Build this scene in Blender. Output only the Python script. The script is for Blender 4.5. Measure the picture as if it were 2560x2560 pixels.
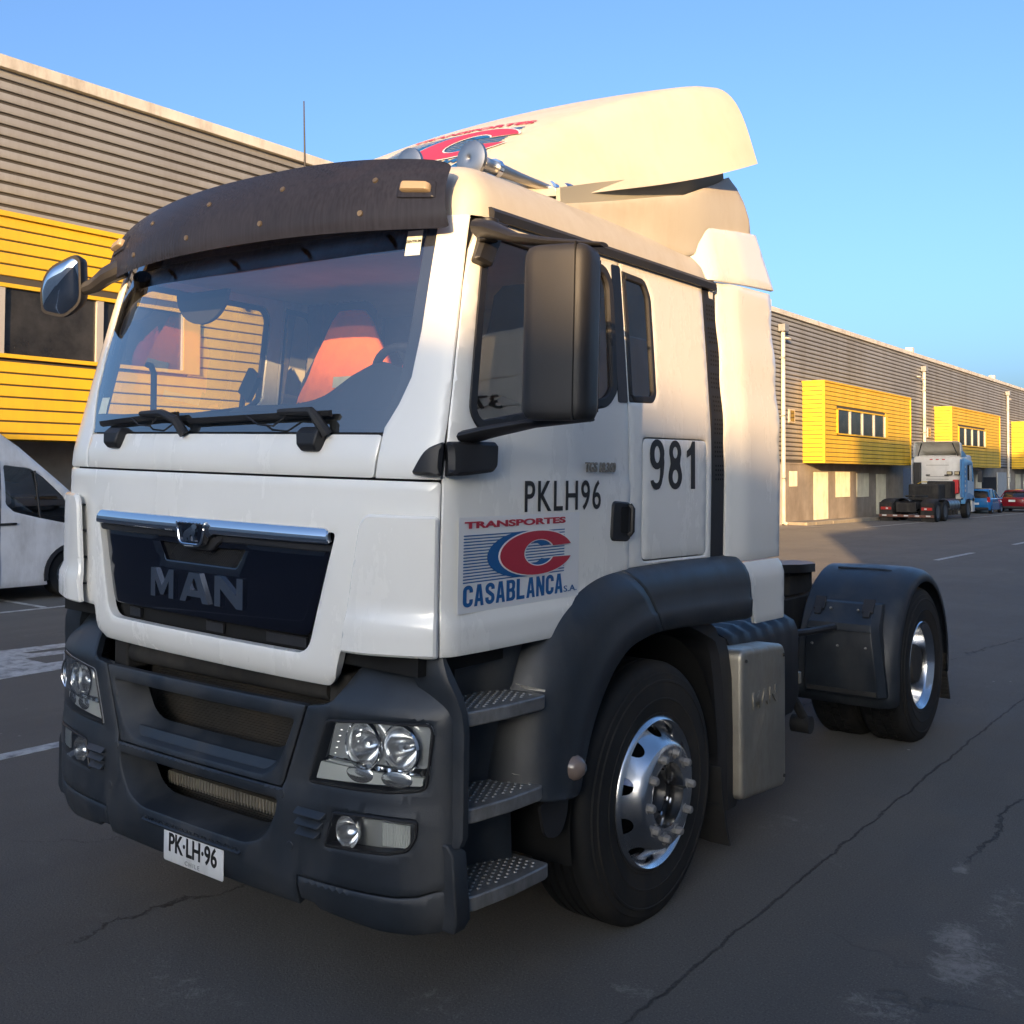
import bpy, bmesh, math, random
from mathutils import Vector, Matrix
from mathutils.geometry import delaunay_2d_cdt
random.seed(7)
R = math.radians
scene = bpy.context.scene
for o in list(bpy.data.objects):
    bpy.data.objects.remove(o, do_unlink=True)
COL = scene.collection

# ---------------------------------------------------------------- camera
cam_data = bpy.data.cameras.new('camera')
cam = bpy.data.objects.new('camera', cam_data)
COL.objects.link(cam)
cam_data.sensor_fit = 'HORIZONTAL'
cam_data.sensor_width = 36.0
cam_data.lens = 36.0 * 2559.337 / 2560.0
cam_data.shift_x = 0.0
cam_data.shift_y = -(1280 - 1101.147) / 2560.0
cam_data.clip_start = 0.05
cam_data.clip_end = 3000
YAW, PITCH, ROLL = 0.6516, 0.03135, 0.00511
fw = Vector((-math.sin(YAW) * math.cos(PITCH), math.cos(YAW) * math.cos(PITCH), math.sin(PITCH)))
rt = Vector((math.cos(YAW), math.sin(YAW), 0))
up = rt.cross(fw)
rt2 = rt * math.cos(ROLL) + up * math.sin(ROLL)
up2 = -rt * math.sin(ROLL) + up * math.cos(ROLL)
cam.matrix_world = Matrix(((rt2.x, up2.x, -fw.x, 3.258), (rt2.y, up2.y, -fw.y, -2.248), (rt2.z, up2.z, -fw.z, 1.808), (0, 0, 0, 1)))
scene.camera = cam

# ---------------------------------------------------------------- light
SUN_EL, SUN_AZ = R(8.0), R(23.4)          # low evening sun behind the camera; light travels toward (-sin az, cos az)
world = bpy.data.worlds.new('World')
scene.world = world
world.use_nodes = True
wn = world.node_tree.nodes
wl = world.node_tree.links
sky = wn.new('ShaderNodeTexSky')
sky.sky_type = 'NISHITA'
sky.sun_disc = False
sky.sun_elevation = SUN_EL
sky.sun_rotation = math.pi - SUN_AZ       # the sun stands toward (sin az, -cos az)
sky.altitude = 0
sky.air_density = 0.7
sky.dust_density = 4.5
sky.ozone_density = 3.0
wn['Background'].inputs['Strength'].default_value = 0.15
wl.new(sky.outputs[0], wn['Background'].inputs['Color'])
sun_data = bpy.data.lights.new('sun', 'SUN')
sun_data.energy = 3.0
sun_data.angle = R(0.53)
sun_data.color = (1.0, 0.63, 0.29)
sun = bpy.data.objects.new('sun', sun_data)
COL.objects.link(sun)
sun_dir = Vector((-math.sin(SUN_AZ) * math.cos(SUN_EL), math.cos(SUN_AZ) * math.cos(SUN_EL), -math.sin(SUN_EL)))
sun.rotation_euler = sun_dir.to_track_quat('-Z', 'Y').to_euler()
sun.location = (40, -90, 40)
vs = scene.view_settings
vs.view_transform = 'Standard'
vs.look = 'None'
vs.gamma = 1
vs.use_curve_mapping = False
vs.exposure = 1.68
scene.render.resolution_x = 1024
scene.render.resolution_y = 1024

# ---------------------------------------------------------------- materials
MATS = {}

def mat(name, color, rough=0.5, metal=0.0, spec=0.5, var=0.0, vscale=4.0, bump=0.0, bscale=60.0, coat=0.0, dirt=None, dscale=3.0, damt=0.5, trans=0.0, emis=None, world=False, streak=0.35):
    if name in MATS:
        return MATS[name]
    m = bpy.data.materials.new(name)
    m.use_nodes = True
    nt = m.node_tree
    b = nt.nodes['Principled BSDF']
    b.inputs['Base Color'].default_value = (*color, 1)
    b.inputs['Roughness'].default_value = rough
    b.inputs['Metallic'].default_value = metal
    b.inputs['Specular IOR Level'].default_value = spec
    if coat:
        b.inputs['Coat Weight'].default_value = coat
        b.inputs['Coat Roughness'].default_value = 0.03
    if trans:
        b.inputs['Transmission Weight'].default_value = trans
    if emis:
        b.inputs['Emission Color'].default_value = (*emis[0], 1)
        b.inputs['Emission Strength'].default_value = emis[1]
    tc = nt.nodes.new('ShaderNodeTexCoord')
    co_ = nt.nodes.new('ShaderNodeNewGeometry').outputs['Position'] if world else tc.outputs['Object']
    if var or dirt:
        nz = nt.nodes.new('ShaderNodeTexNoise')
        nz.inputs['Scale'].default_value = vscale
        nz.inputs['Detail'].default_value = 8
        nz.inputs['Roughness'].default_value = 0.65
        nt.links.new(co_, nz.inputs['Vector'])
        cr = nt.nodes.new('ShaderNodeValToRGB')
        lo = [max(0, c * (1 - var)) for c in color]
        hi = [min(1, c * (1 + var)) for c in color]
        cr.color_ramp.elements[0].position = 0.3
        cr.color_ramp.elements[1].position = 0.7
        cr.color_ramp.elements[0].color = (*lo, 1)
        cr.color_ramp.elements[1].color = (*hi, 1)
        nt.links.new(nz.outputs['Fac'], cr.inputs['Fac'])
        last = cr.outputs['Color']
        if dirt:
            n2 = nt.nodes.new('ShaderNodeTexNoise')
            n2.inputs['Scale'].default_value = dscale
            n2.inputs['Detail'].default_value = 10
            n2.inputs['Roughness'].default_value = 0.7
            mp = nt.nodes.new('ShaderNodeMapping')
            mp.inputs['Scale'].default_value = (1, 1, streak)
            mp.inputs['Location'].default_value = (3.1, 1.7, 0.4)
            nt.links.new(co_, mp.inputs['Vector'])
            nt.links.new(mp.outputs[0], n2.inputs['Vector'])
            c2 = nt.nodes.new('ShaderNodeValToRGB')
            c2.color_ramp.elements[0].position = 0.46
            c2.color_ramp.elements[1].position = 0.72
            c2.color_ramp.elements[0].color = (0, 0, 0, 1)
            c2.color_ramp.elements[1].color = (damt, damt, damt, 1)
            nt.links.new(n2.outputs['Fac'], c2.inputs['Fac'])
            mx = nt.nodes.new('ShaderNodeMix')
            mx.data_type = 'RGBA'
            mx.inputs['B'].default_value = (*dirt, 1)
            nt.links.new(c2.outputs['Color'], mx.inputs['Factor'])
            nt.links.new(last, mx.inputs['A'])
            last = mx.outputs['Result']
            mr = nt.nodes.new('ShaderNodeMapRange')
            mr.inputs['To Min'].default_value = rough
            mr.inputs['To Max'].default_value = min(1, rough + 0.5)
            nt.links.new(c2.outputs['Color'], mr.inputs['Value'])
            nt.links.new(mr.outputs[0], b.inputs['Roughness'])
        nt.links.new(last, b.inputs['Base Color'])
    if bump:
        nb = nt.nodes.new('ShaderNodeTexNoise')
        nb.inputs['Scale'].default_value = bscale
        nb.inputs['Detail'].default_value = 4
        nt.links.new(tc.outputs['Object'], nb.inputs['Vector'])
        bp = nt.nodes.new('ShaderNodeBump')
        bp.inputs['Strength'].default_value = bump
        bp.inputs['Distance'].default_value = 0.01
        nt.links.new(nb.outputs['Fac'], bp.inputs['Height'])
        nt.links.new(bp.outputs[0], b.inputs['Normal'])
    MATS[name] = m
    return m

def glass_mat(name, tint, refl=1.0, rough=0.0, base=0.04, mult=1.5):
    """thin pane: tinted see-through sheet with a fresnel reflection"""
    if name in MATS:
        return MATS[name]
    m = bpy.data.materials.new(name)
    m.use_nodes = True
    nt = m.node_tree
    nt.nodes.remove(nt.nodes['Principled BSDF'])
    out = nt.nodes['Material Output']
    tr = nt.nodes.new('ShaderNodeBsdfTransparent')
    tr.inputs['Color'].default_value = (*tint, 1)
    gl = nt.nodes.new('ShaderNodeBsdfGlossy')
    gl.inputs['Roughness'].default_value = rough
    gl.inputs['Color'].default_value = (refl, refl, refl, 1)
    fr = nt.nodes.new('ShaderNodeFresnel')
    fr.inputs['IOR'].default_value = 1.55
    ma = nt.nodes.new('ShaderNodeMath')
    ma.operation = 'MULTIPLY_ADD'
    ma.inputs[1].default_value = mult
    ma.inputs[2].default_value = base
    ma.use_clamp = True
    nt.links.new(fr.outputs[0], ma.inputs[0])
    mx = nt.nodes.new('ShaderNodeMixShader')
    nt.links.new(ma.outputs[0], mx.inputs[0])
    nt.links.new(tr.outputs[0], mx.inputs[1])
    nt.links.new(gl.outputs[0], mx.inputs[2])
    nt.links.new(mx.outputs[0], out.inputs['Surface'])
    MATS[name] = m
    return m

# ---------------------------------------------------------------- object helpers

def thing(name, label, cat, loc=(0, 0, 0), rotz=0.0, group=None):
    o = bpy.data.objects.new(name, None)
    COL.objects.link(o)
    o.empty_display_size = 0.2
    o.location = loc
    o.rotation_euler = (0, 0, rotz)
    o['label'] = label
    o['category'] = cat
    if group:
        o['group'] = group
    return o

def tag(o, label, cat, group=None):
    o['label'] = label
    o['category'] = cat
    if group:
        o['group'] = group
    return o

class MB:
    """collects vertices and faces of one mesh object"""
    def __init__(self):
        self.v = []
        self.f = []
        self.mi = []
        self.cur = 0

    def add(self, verts, faces):
        n = len(self.v)
        self.v += [tuple(x) for x in verts]
        for f in faces:
            self.f.append([i + n for i in f])
            self.mi.append(self.cur)
        return self

    def box(self, c, s, rot=None):
        hx, hy, hz = s[0] / 2, s[1] / 2, s[2] / 2
        vs_ = [Vector((x, y, z)) for x in (-hx, hx) for y in (-hy, hy) for z in (-hz, hz)]
        if rot is not None:
            m = rot if isinstance(rot, Matrix) else Matrix.Rotation(rot[0], 3, 'X') if False else (Matrix.Rotation(rot[2], 3, 'Z') @ Matrix.Rotation(rot[1], 3, 'Y') @ Matrix.Rotation(rot[0], 3, 'X'))
            vs_ = [m @ v for v in vs_]
        c = Vector(c)
        return self.add([v + c for v in vs_], [(0, 1, 3, 2), (4, 6, 7, 5), (0, 4, 5, 1), (2, 3, 7, 6), (0, 2, 6, 4), (1, 5, 7, 3)])

    def bx(self, x0, x1, y0, y1, z0, z1):
        return self.box(((x0 + x1) / 2, (y0 + y1) / 2, (z0 + z1) / 2), (abs(x1 - x0), abs(y1 - y0), abs(z1 - z0)))

    def cyl(self, p0, p1, r0, r1=None, n=16, cap=True):
        p0, p1 = Vector(p0), Vector(p1)
        if r1 is None:
            r1 = r0
        d = (p1 - p0).normalized()
        a = d.orthogonal().normalized()
        b = d.cross(a)
        vs_ = []
        for p, r in ((p0, r0), (p1, r1)):
            for i in range(n):
                t = 2 * math.pi * i / n
                vs_.append(p + a * (r * math.cos(t)) + b * (r * math.sin(t)))
        fs = [(i, (i + 1) % n, n + (i + 1) % n, n + i) for i in range(n)]
        if cap:
            fs += [tuple(range(n - 1, -1, -1)), tuple(range(n, 2 * n))]
        return self.add(vs_, fs)

    def tube(self, pts, r, n=8, closed=False, cap=True):
        pts = [Vector(p) for p in pts]
        m = len(pts)
        rs = r if isinstance(r, (list, tuple)) else [r] * m
        up_ = None
        vs_ = []
        for i, p in enumerate(pts):
            if closed:
                d = (pts[(i + 1) % m] - pts[i - 1]).normalized()
            else:
                d = (pts[min(i + 1, m - 1)] - pts[max(i - 1, 0)]).normalized()
            if up_ is None:
                up_ = d.orthogonal().normalized()
            up_ = (up_ - d * up_.dot(d)).normalized()
            b = d.cross(up_)
            for k in range(n):
                t = 2 * math.pi * k / n
                vs_.append(p + up_ * (rs[i] * math.cos(t)) + b * (rs[i] * math.sin(t)))
        fs = []
        for i in range(m if closed else m - 1):
            j = (i + 1) % m
            for k in range(n):
                fs.append((i * n + k, i * n + (k + 1) % n, j * n + (k + 1) % n, j * n + k))
        if cap and not closed:
            fs += [tuple(range(n - 1, -1, -1)), tuple(range((m - 1) * n, m * n))]
        return self.add(vs_, fs)

    def lathe(self, prof, c, axis='X', n=48, closed=False):
        """prof: (offset along axis, radius)"""
        c = Vector(c)
        vs_ = []
        for (h, r) in prof:
            for i in range(n):
                t = 2 * math.pi * i / n
                if axis == 'X':
                    vs_.append(c + Vector((h, r * math.cos(t), r * math.sin(t))))
                elif axis == 'Y':
                    vs_.append(c + Vector((r * math.cos(t), h, r * math.sin(t))))
                else:
                    vs_.append(c + Vector((r * math.cos(t), r * math.sin(t), h)))
        m = len(prof)
        fs = []
        for a in range(m if closed else m - 1):
            b = (a + 1) % m
            for i in range(n):
                j = (i + 1) % n
                fs.append((a * n + i, a * n + j, b * n + j, b * n + i))
        return self.add(vs_, fs)

    def loft(self, rings, closed=True, cap=True):
        n = len(rings[0])
        vs_ = [p for r in rings for p in r]
        fs = []
        for a in range(len(rings) - 1):
            for i in range(n if closed else n - 1):
                j = (i + 1) % n
                fs.append((a * n + i, a * n + j, (a + 1) * n + j, (a + 1) * n + i))
        if cap and closed:
            fs += [tuple(range(n - 1, -1, -1)), tuple(range((len(rings) - 1) * n, len(rings) * n))]
        return self.add(vs_, fs)

    def prism(self, poly, mapf, t0, t1):
        """poly: list of (u,v); mapf(u,v,t)->xyz"""
        n = len(poly)
        vs_ = [mapf(u, v, t0) for u, v in poly] + [mapf(u, v, t1) for u, v in poly]
        fs = [tuple(range(n - 1, -1, -1)), tuple(range(n, 2 * n))]
        fs += [(i, (i + 1) % n, n + (i + 1) % n, n + i) for i in range(n)]
        return self.add(vs_, fs)

    def build(self, name, material, parent=None, xf=None, bevel=0.0, seg=2, smooth=35, fix=True, mats=None, weld=False):
        me = bpy.data.meshes.new(name)
        vs_ = [xf(*p) for p in self.v] if xf else self.v
        me.from_pydata([tuple(p) for p in vs_], [], self.f)
        for m in (mats or [material]):
            me.materials.append(m)
        if mats:
            me.polygons.foreach_set('material_index', self.mi)
        if fix or weld:
            bm = bmesh.new()
            bm.from_mesh(me)
            if weld:
                bmesh.ops.remove_doubles(bm, verts=bm.verts, dist=0.0004)
            bmesh.ops.recalc_face_normals(bm, faces=bm.faces)
            bm.to_mesh(me)
            bm.free()
        if smooth:
            me.polygons.foreach_set('use_smooth', [True] * len(me.polygons))
            me.set_sharp_from_angle(angle=R(smooth))
        me.update()
        o = bpy.data.objects.new(name, me)
        COL.objects.link(o)
        if parent is not None:
            o.parent = parent
        if bevel:
            bv = o.modifiers.new('bevel', 'BEVEL')
            bv.width = bevel
            bv.segments = seg
            bv.limit_method = 'ANGLE'
            bv.angle_limit = R(40)
            bv.harden_normals = True
        return o

def dense(loop, step):
    out = []
    n = len(loop)
    for i in range(n):
        a, b = loop[i], loop[(i + 1) % n]
        d = math.hypot(b[0] - a[0], b[1] - a[1])
        m = max(1, int(math.ceil(d / step)))
        for j in range(m):
            t = j / m
            out.append((a[0] + (b[0] - a[0]) * t, a[1] + (b[1] - a[1]) * t))
    return out

def roundpoly(poly, r, n=4):
    """round the corners of a polygon; r may be a list"""
    out = []
    m = len(poly)
    for i in range(m):
        p0, p, p1 = Vector(poly[i - 1]), Vector(poly[i]), Vector(poly[(i + 1) % m])
        rr = r[i] if isinstance(r, (list, tuple)) else r
        if rr <= 0:
            out.append(tuple(p))
            continue
        a = (p0 - p)
        b = (p1 - p)
        d = min(rr, a.length * 0.48, b.length * 0.48)
        q0 = p + a.normalized() * d
        q1 = p + b.normalized() * d
        for k in range(n + 1):
            t = k / n
            q = q0 * (1 - t) ** 2 + p * (2 * t * (1 - t)) + q1 * t * t
            out.append((q.x, q.y))
    return out

def inside(pt, loop):
    x, y = pt
    c = False
    n = len(loop)
    j = n - 1
    for i in range(n):
        xi, yi = loop[i]
        xj, yj = loop[j]
        if (yi > y) != (yj > y) and x < (xj - xi) * (y - yi) / (yj - yi) + xi:
            c = not c
        j = i
    return c

def area(loop):
    s = 0
    for i in range(len(loop)):
        a, b = loop[i - 1], loop[i]
        s += a[0] * b[1] - b[0] * a[1]
    return s / 2

def inset(loop, d):
    """offset a loop to its left by d (inward when counter-clockwise)"""
    out = []
    n = len(loop)
    for i in range(n):
        p0, p, p1 = Vector(loop[i - 1]), Vector(loop[i]), Vector(loop[(i + 1) % n])
        e0 = (p - p0)
        e1 = (p1 - p)
        if e0.length < 1e-9 or e1.length < 1e-9:
            out.append(tuple(p))
            continue
        n0 = Vector((-e0.y, e0.x)).normalized()
        n1 = Vector((-e1.y, e1.x)).normalized()
        m = (n0 + n1)
        if m.length < 1e-6:
            m = n0
        m.normalize()
        k = d / max(0.45, m.dot(n0))
        q = p + m * k
        out.append((q.x, q.y))
    return out

def patch(outer, holes, mapf, step=0.05, thick=0.012, flip=False, edge=0.0, edgedrop=0.0, backless=False):
    """curved sheet with holes: polygon in (u,v) mapped to space by mapf, given thickness toward the inside"""
    if area(outer) < 0:
        outer = outer[::-1]
    hs = [h if area(h) < 0 else h[::-1] for h in holes]
    loops = [dense(l, step) for l in [outer] + hs]
    pts = []
    edges = []
    lid = []
    for l in loops:
        s = len(pts)
        pts += [Vector(p) for p in l]
        edges += [(s + i, s + (i + 1) % len(l)) for i in range(len(l))]
        lid.append((s, len(l)))
    nb = len(pts)
    if edge:
        for l in loops:
            s = len(pts)
            q = inset(l, edge)
            pts += [Vector(p) for p in q]
    us = [p[0] for p in loops[0]]
    vs_ = [p[1] for p in loops[0]]
    u0, u1, v0, v1 = min(us), max(us), min(vs_), max(vs_)
    guard = max(edge * 1.6, step * 0.35)
    nu = max(1, int((u1 - u0) / step))
    nv = max(1, int((v1 - v0) / step))
    bp = [p for l in loops for p in l]
    # coarse buckets for distance tests
    bk = {}
    cs = max(guard, step)
    for p in bp:
        bk.setdefault((int(p[0] // cs), int(p[1] // cs)), []).append(p)
    for i in range(1, nu):
        for j in range(1, nv):
            p = (u0 + (u1 - u0) * (i + (0.25 if j % 2 else -0.25)) / nu, v0 + (v1 - v0) * j / nv)
            if not inside(p, loops[0]) or any(inside(p, h) for h in loops[1:]):
                continue
            c = (int(p[0] // cs), int(p[1] // cs))
            near = False
            for a in (-1, 0, 1):
                for b in (-1, 0, 1):
                    for q in bk.get((c[0] + a, c[1] + b), ()):
                        if (q[0] - p[0]) ** 2 + (q[1] - p[1]) ** 2 < guard * guard:
                            near = True
            if not near:
                pts.append(Vector(p))
    r = delaunay_2d_cdt(pts, edges, [], 0, 1e-7)
    vv, ff, orig = r[0], r[2], r[3]
    isb = set()
    for i, o in enumerate(orig):
        if any(k < nb for k in o):
            isb.add(i)
    tris = []
    for f in ff:
        c = (sum(vv[i][0] for i in f) / 3, sum(vv[i][1] for i in f) / 3)
        if inside(c, loops[0]) and not any(inside(c, h) for h in loops[1:]):
            tris.append(tuple(f))
    e = 1e-3
    P, Nn = [], []
    for q in vv:
        a = Vector(mapf(q[0], q[1]))
        du = Vector(mapf(q[0] + e, q[1])) - Vector(mapf(q[0] - e, q[1]))
        dv = Vector(mapf(q[0], q[1] + e)) - Vector(mapf(q[0], q[1] - e))
        n = du.cross(dv)
        if n.length < 1e-12:
            n = Vector((0, 0, 1))
        n.normalize()
        if flip:
            n = -n
        P.append(a)
        Nn.append(n)
    front = [P[i] - (Nn[i] * edgedrop if i in isb else Vector((0, 0, 0))) for i in range(len(P))]
    mb = MB()
    nv_ = len(P)
    if backless:
        mb.add(front, [t if not flip else t[::-1] for t in tris])
        return mb
    back = [P[i] - Nn[i] * thick for i in range(len(P))]
    faces = [t if not flip else t[::-1] for t in tris] + [tuple(i + nv_ for i in (t[::-1] if not flip else t)) for t in tris]
    cnt = {}
    for t in tris:
        for a, b in ((t[0], t[1]), (t[1], t[2]), (t[2], t[0])):
            cnt[(a, b)] = cnt.get((a, b), 0) + 1
    for (a, b) in list(cnt):
        if (b, a) not in cnt:
            q = (b, a, a + nv_, b + nv_)
            faces.append(q if not flip else q[::-1])
    mb.add(front + back, faces)
    return mb

def text_mesh(body, size, depth, mapf, material, name, parent, font=None, shear=0.0, scale=(1, 1), align='CENTER', bevel=0.0, space=1.0):
    """extruded lettering laid on a surface through mapf(u,v,t)"""
    cu = bpy.data.curves.new('lettering', 'FONT')
    cu.body = body
    cu.size = size
    cu.align_x = align
    cu.align_y = 'CENTER'
    cu.shear = shear
    cu.space_character = space
    cu.extrude = 0.5
    cu.resolution_u = 4
    cu.offset = bevel
    to = bpy.data.objects.new('lettering', cu)
    COL.objects.link(to)
    dg = bpy.context.evaluated_depsgraph_get()
    me = bpy.data.meshes.new_from_object(to.evaluated_get(dg))
    bpy.data.objects.remove(to, do_unlink=True)
    me.name = name
    for v in me.vertices:
        t = (v.co.z + 0.5) * depth
        v.co = mapf(v.co.x * scale[0], v.co.y * scale[1], t)
    me.materials.clear()
    me.materials.append(material)
    bm = bmesh.new()
    bm.from_mesh(me)
    bmesh.ops.recalc_face_normals(bm, faces=bm.faces)
    bm.to_mesh(me)
    bm.free()
    o = bpy.data.objects.new(name, me)
    COL.objects.link(o)
    if parent is not None:
        o.parent = parent
    return o

def copy_part(src, parent, loc=None, rot=None, name=None):
    c = src.copy()
    COL.objects.link(c)
    c.parent = parent
    if loc is not None:
        c.location = loc
    if rot is not None:
        c.rotation_euler = rot
    return c

def lerp_tab(tab, x):
    if x <= tab[0][0]:
        return tab[0][1]
    for (a, b), (c, d) in zip(tab, tab[1:]):
        if x <= c:
            t = (x - a) / (c - a)
            return b + (d - b) * t
    return tab[-1][1]

def smooth_tab(tab, x):
    """Catmull-Rom through a table"""
    if x <= tab[0][0]:
        return tab[0][1]
    if x >= tab[-1][0]:
        return tab[-1][1]
    for i in range(len(tab) - 1):
        if x <= tab[i + 1][0]:
            break
    x0, y0 = tab[i]
    x1, y1 = tab[i + 1]
    m0 = (tab[i + 1][1] - tab[i - 1][1]) / (tab[i + 1][0] - tab[i - 1][0]) if i > 0 else (y1 - y0) / (x1 - x0)
    m1 = (tab[i + 2][1] - tab[i][1]) / (tab[i + 2][0] - tab[i][0]) if i + 2 < len(tab) else (y1 - y0) / (x1 - x0)
    h = x1 - x0
    t = (x - x0) / h
    return (2 * t ** 3 - 3 * t ** 2 + 1) * y0 + (t ** 3 - 2 * t ** 2 + t) * h * m0 + (-2 * t ** 3 + 3 * t ** 2) * y1 + (t ** 3 - t ** 2) * h * m1

# ================================================================ SETTING
def gz(y):
    """height of the yard surface: level round the truck, falling gently away"""
    return -0.0095 * max(0.0, y - 6.0)

def asphalt_material():
    m = bpy.data.materials.new('asphalt')
    m.use_nodes = True
    nt = m.node_tree
    L = nt.links.new
    b = nt.nodes['Principled BSDF']
    tc = nt.nodes.new('ShaderNodeTexCoord')
    co = tc.outputs['Object']

    def noise(scale, detail=6, rough=0.6, vec=None, dist=0.0):
        n = nt.nodes.new('ShaderNodeTexNoise')
        n.inputs['Scale'].default_value = scale
        n.inputs['Detail'].default_value = detail
        n.inputs['Roughness'].default_value = rough
        n.inputs['Distortion'].default_value = dist
        L(vec or co, n.inputs['Vector'])
        return n.outputs['Fac']

    def ramp(fac, p0, p1, c0=0.0, c1=1.0):
        r = nt.nodes.new('ShaderNodeMapRange')
        r.inputs['From Min'].default_value = p0
        r.inputs['From Max'].default_value = p1
        r.inputs['To Min'].default_value = c0
        r.inputs['To Max'].default_value = c1
        L(fac, r.inputs['Value'])
        return r.outputs[0]

    def math2(op, a, bb):
        n = nt.nodes.new('ShaderNodeMath')
        n.operation = op
        for i, s in enumerate((a, bb)):
            if isinstance(s, (int, float)):
                n.inputs[i].default_value = s
            else:
                L(s, n.inputs[i])
        return n.outputs[0]

    def mix(fac, a, c):
        n = nt.nodes.new('ShaderNodeMix')
        n.data_type = 'RGBA'
        for key, s in (('Factor', fac), ('A', a), ('B', c)):
            if isinstance(s, (int, float)):
                n.inputs[key].default_value = s
            elif isinstance(s, tuple):
                n.inputs[key].default_value = (*s, 1)
            else:
                L(s, n.inputs[key])
        return n.outputs['Result']

    sep = nt.nodes.new('ShaderNodeSeparateXYZ')
    L(co, sep.inputs[0])
    X, Y = sep.outputs[0], sep.outputs[1]
    grain = noise(120, 4, 0.8)
    fine = noise(38, 6, 0.8)
    med = noise(2.3, 8, 0.7)
    big = noise(0.35, 6, 0.6)
    c = mix(ramp(big, 0.35, 0.65), (0.074, 0.073, 0.071), (0.098, 0.095, 0.090))
    c = mix(ramp(med, 0.4, 0.72, 0, 0.5), c, (0.115, 0.110, 0.103))
    c = mix(ramp(fine, 0.55, 0.75, 0, 0.55), c, (0.135, 0.132, 0.126))
    c = mix(ramp(grain, 0.56, 0.68, 0, 0.9), c, (0.19, 0.185, 0.172))
    c = mix(ramp(grain, 0.46, 0.34, 0, 0.8), c, (0.028, 0.028, 0.029))
    # tyre-polished lanes along the yard
    mp = nt.nodes.new('ShaderNodeMapping')
    mp.inputs['Scale'].default_value = (1.2, 0.06, 1)
    L(co, mp.inputs['Vector'])
    lane = noise(1.6, 5, 0.6, mp.outputs[0])
    c = mix(ramp(lane, 0.5, 0.7, 0, 0.35), c, (0.055, 0.055, 0.056))
    # oil spots
    oil = noise(3.1, 2, 0.4)
    oil2 = ramp(math2('MULTIPLY', ramp(oil, 0.72, 0.80), ramp(noise(0.8, 2, 0.5), 0.45, 0.6)), 0, 1, 0, 0.8)
    c = mix(oil2, c, (0.012, 0.012, 0.013))
    # pale scuffs and powdery spots
    sc = noise(1.15, 9, 0.72, None, 0.6)
    sn = noise(17, 6, 0.8)
    scm = math2('MULTIPLY', ramp(sc, 0.60, 0.70), ramp(sn, 0.47, 0.62))
    c = mix(math2('MULTIPLY', scm, 0.45), c, (0.27, 0.26, 0.25))
    # chalky scuff trail beside the front wheel (a mark with its own shape)
    def blob(cx, cy, rx, ry):
        dx = math2('MULTIPLY', math2('SUBTRACT', X, cx), 1 / rx)
        dy = math2('MULTIPLY', math2('SUBTRACT', Y, cy), 1 / ry)
        d = math2('ADD', math2('MULTIPLY', dx, dx), math2('MULTIPLY', dy, dy))
        return ramp(d, 1.0, 0.0)
    tot = None
    for (cx, cy, rx, ry, w) in [(2.17, 2.07, .10, .16, 1), (2.26, 1.86, .13, .30, .75), (2.36, 1.75, .25, .18, .45), (2.27, 2.48, .10, .32, .5), (2.02, 2.80, .05, .12, .8), (1.39, .91, .10, .06, .8), (2.13, 1.31, .16, .12, .6), (.12, -.05, .35, .2, .22), (.94, .42, .2, .12, .22), (2.5, 2.9, .2, .5, .3)]:
        bl = math2('MULTIPLY', blob(cx, cy, rx, ry), w)
        tot = bl if tot is None else math2('ADD', tot, bl)
    scn = noise(14, 9, 0.85, None, 0.8)
    sk = math2('MULTIPLY', ramp(math2('ADD', tot, math2('MULTIPLY', math2('SUBTRACT', scn, 0.5), 5.0)), 0.30, 1.3), ramp(tot, 0, 0.12))
    c = mix(math2('MULTIPLY', sk, 0.5), c, (0.34, 0.33, 0.32))
    # brownish dust
    c = mix(math2('MULTIPLY', ramp(noise(0.9, 8, 0.7), 0.55, 0.75), 0.35), c, (0.14, 0.118, 0.095))
    vs2 = nt.nodes.new('ShaderNodeTexVoronoi')
    vs2.inputs['Scale'].default_value = 5.5
    L(co, vs2.inputs['Vector'])
    speck = math2('MULTIPLY', ramp(vs2.outputs['Distance'], 0.075, 0.03), ramp(noise(2.7, 2, 0.5), 0.60, 0.66))
    c = mix(math2('MULTIPLY', speck, 0.8), c, (0.34, 0.33, 0.31))
    # paving joint beside the truck and wandering cracks
    wob = math2('MULTIPLY', math2('SUBTRACT', noise(3.5, 8, 0.75), 0.5), 0.10)
    jd = math2('ABSOLUTE', math2('SUBTRACT', math2('ADD', X, wob), 1.485), 0)
    joint = math2('MULTIPLY', ramp(jd, 0.008, 0.002), ramp(noise(6, 4, 0.6), 0.30, 0.50, 0.35, 1))
    wob2 = math2('MULTIPLY', math2('SUBTRACT', noise(2.0, 9, 0.7), 0.5), 0.55)
    cd = math2('ABSOLUTE', math2('SUBTRACT', math2('ADD', X, math2('ADD', wob2, math2('MULTIPLY', Y, -0.12))), -0.50), 0)
    crack = math2('MULTIPLY', ramp(cd, 0.010, 0.002), ramp(noise(1.4, 3, 0.6), 0.38, 0.5))
    cd3 = math2('ABSOLUTE', math2('SUBTRACT', math2('ADD', X, math2('MULTIPLY', wob2, 0.6)), 2.02), 0)
    crack3 = math2('MULTIPLY', ramp(cd3, 0.010, 0.002), math2('MULTIPLY', ramp(Y, 2.7, 3.2), 0.8))
    vor = nt.nodes.new('ShaderNodeTexVoronoi')
    vor.feature = 'DISTANCE_TO_EDGE'
    vor.inputs['Scale'].default_value = 0.28
    vadd = nt.nodes.new('ShaderNodeVectorMath')
    vadd.operation = 'ADD'
    nzc = nt.nodes.new('ShaderNodeTexNoise')
    nzc.inputs['Scale'].default_value = 1.5
    nzc.inputs['Detail'].default_value = 7
    L(co, nzc.inputs['Vector'])
    L(co, vadd.inputs[0])
    L(nzc.outputs['Color'], vadd.inputs[1])
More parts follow.
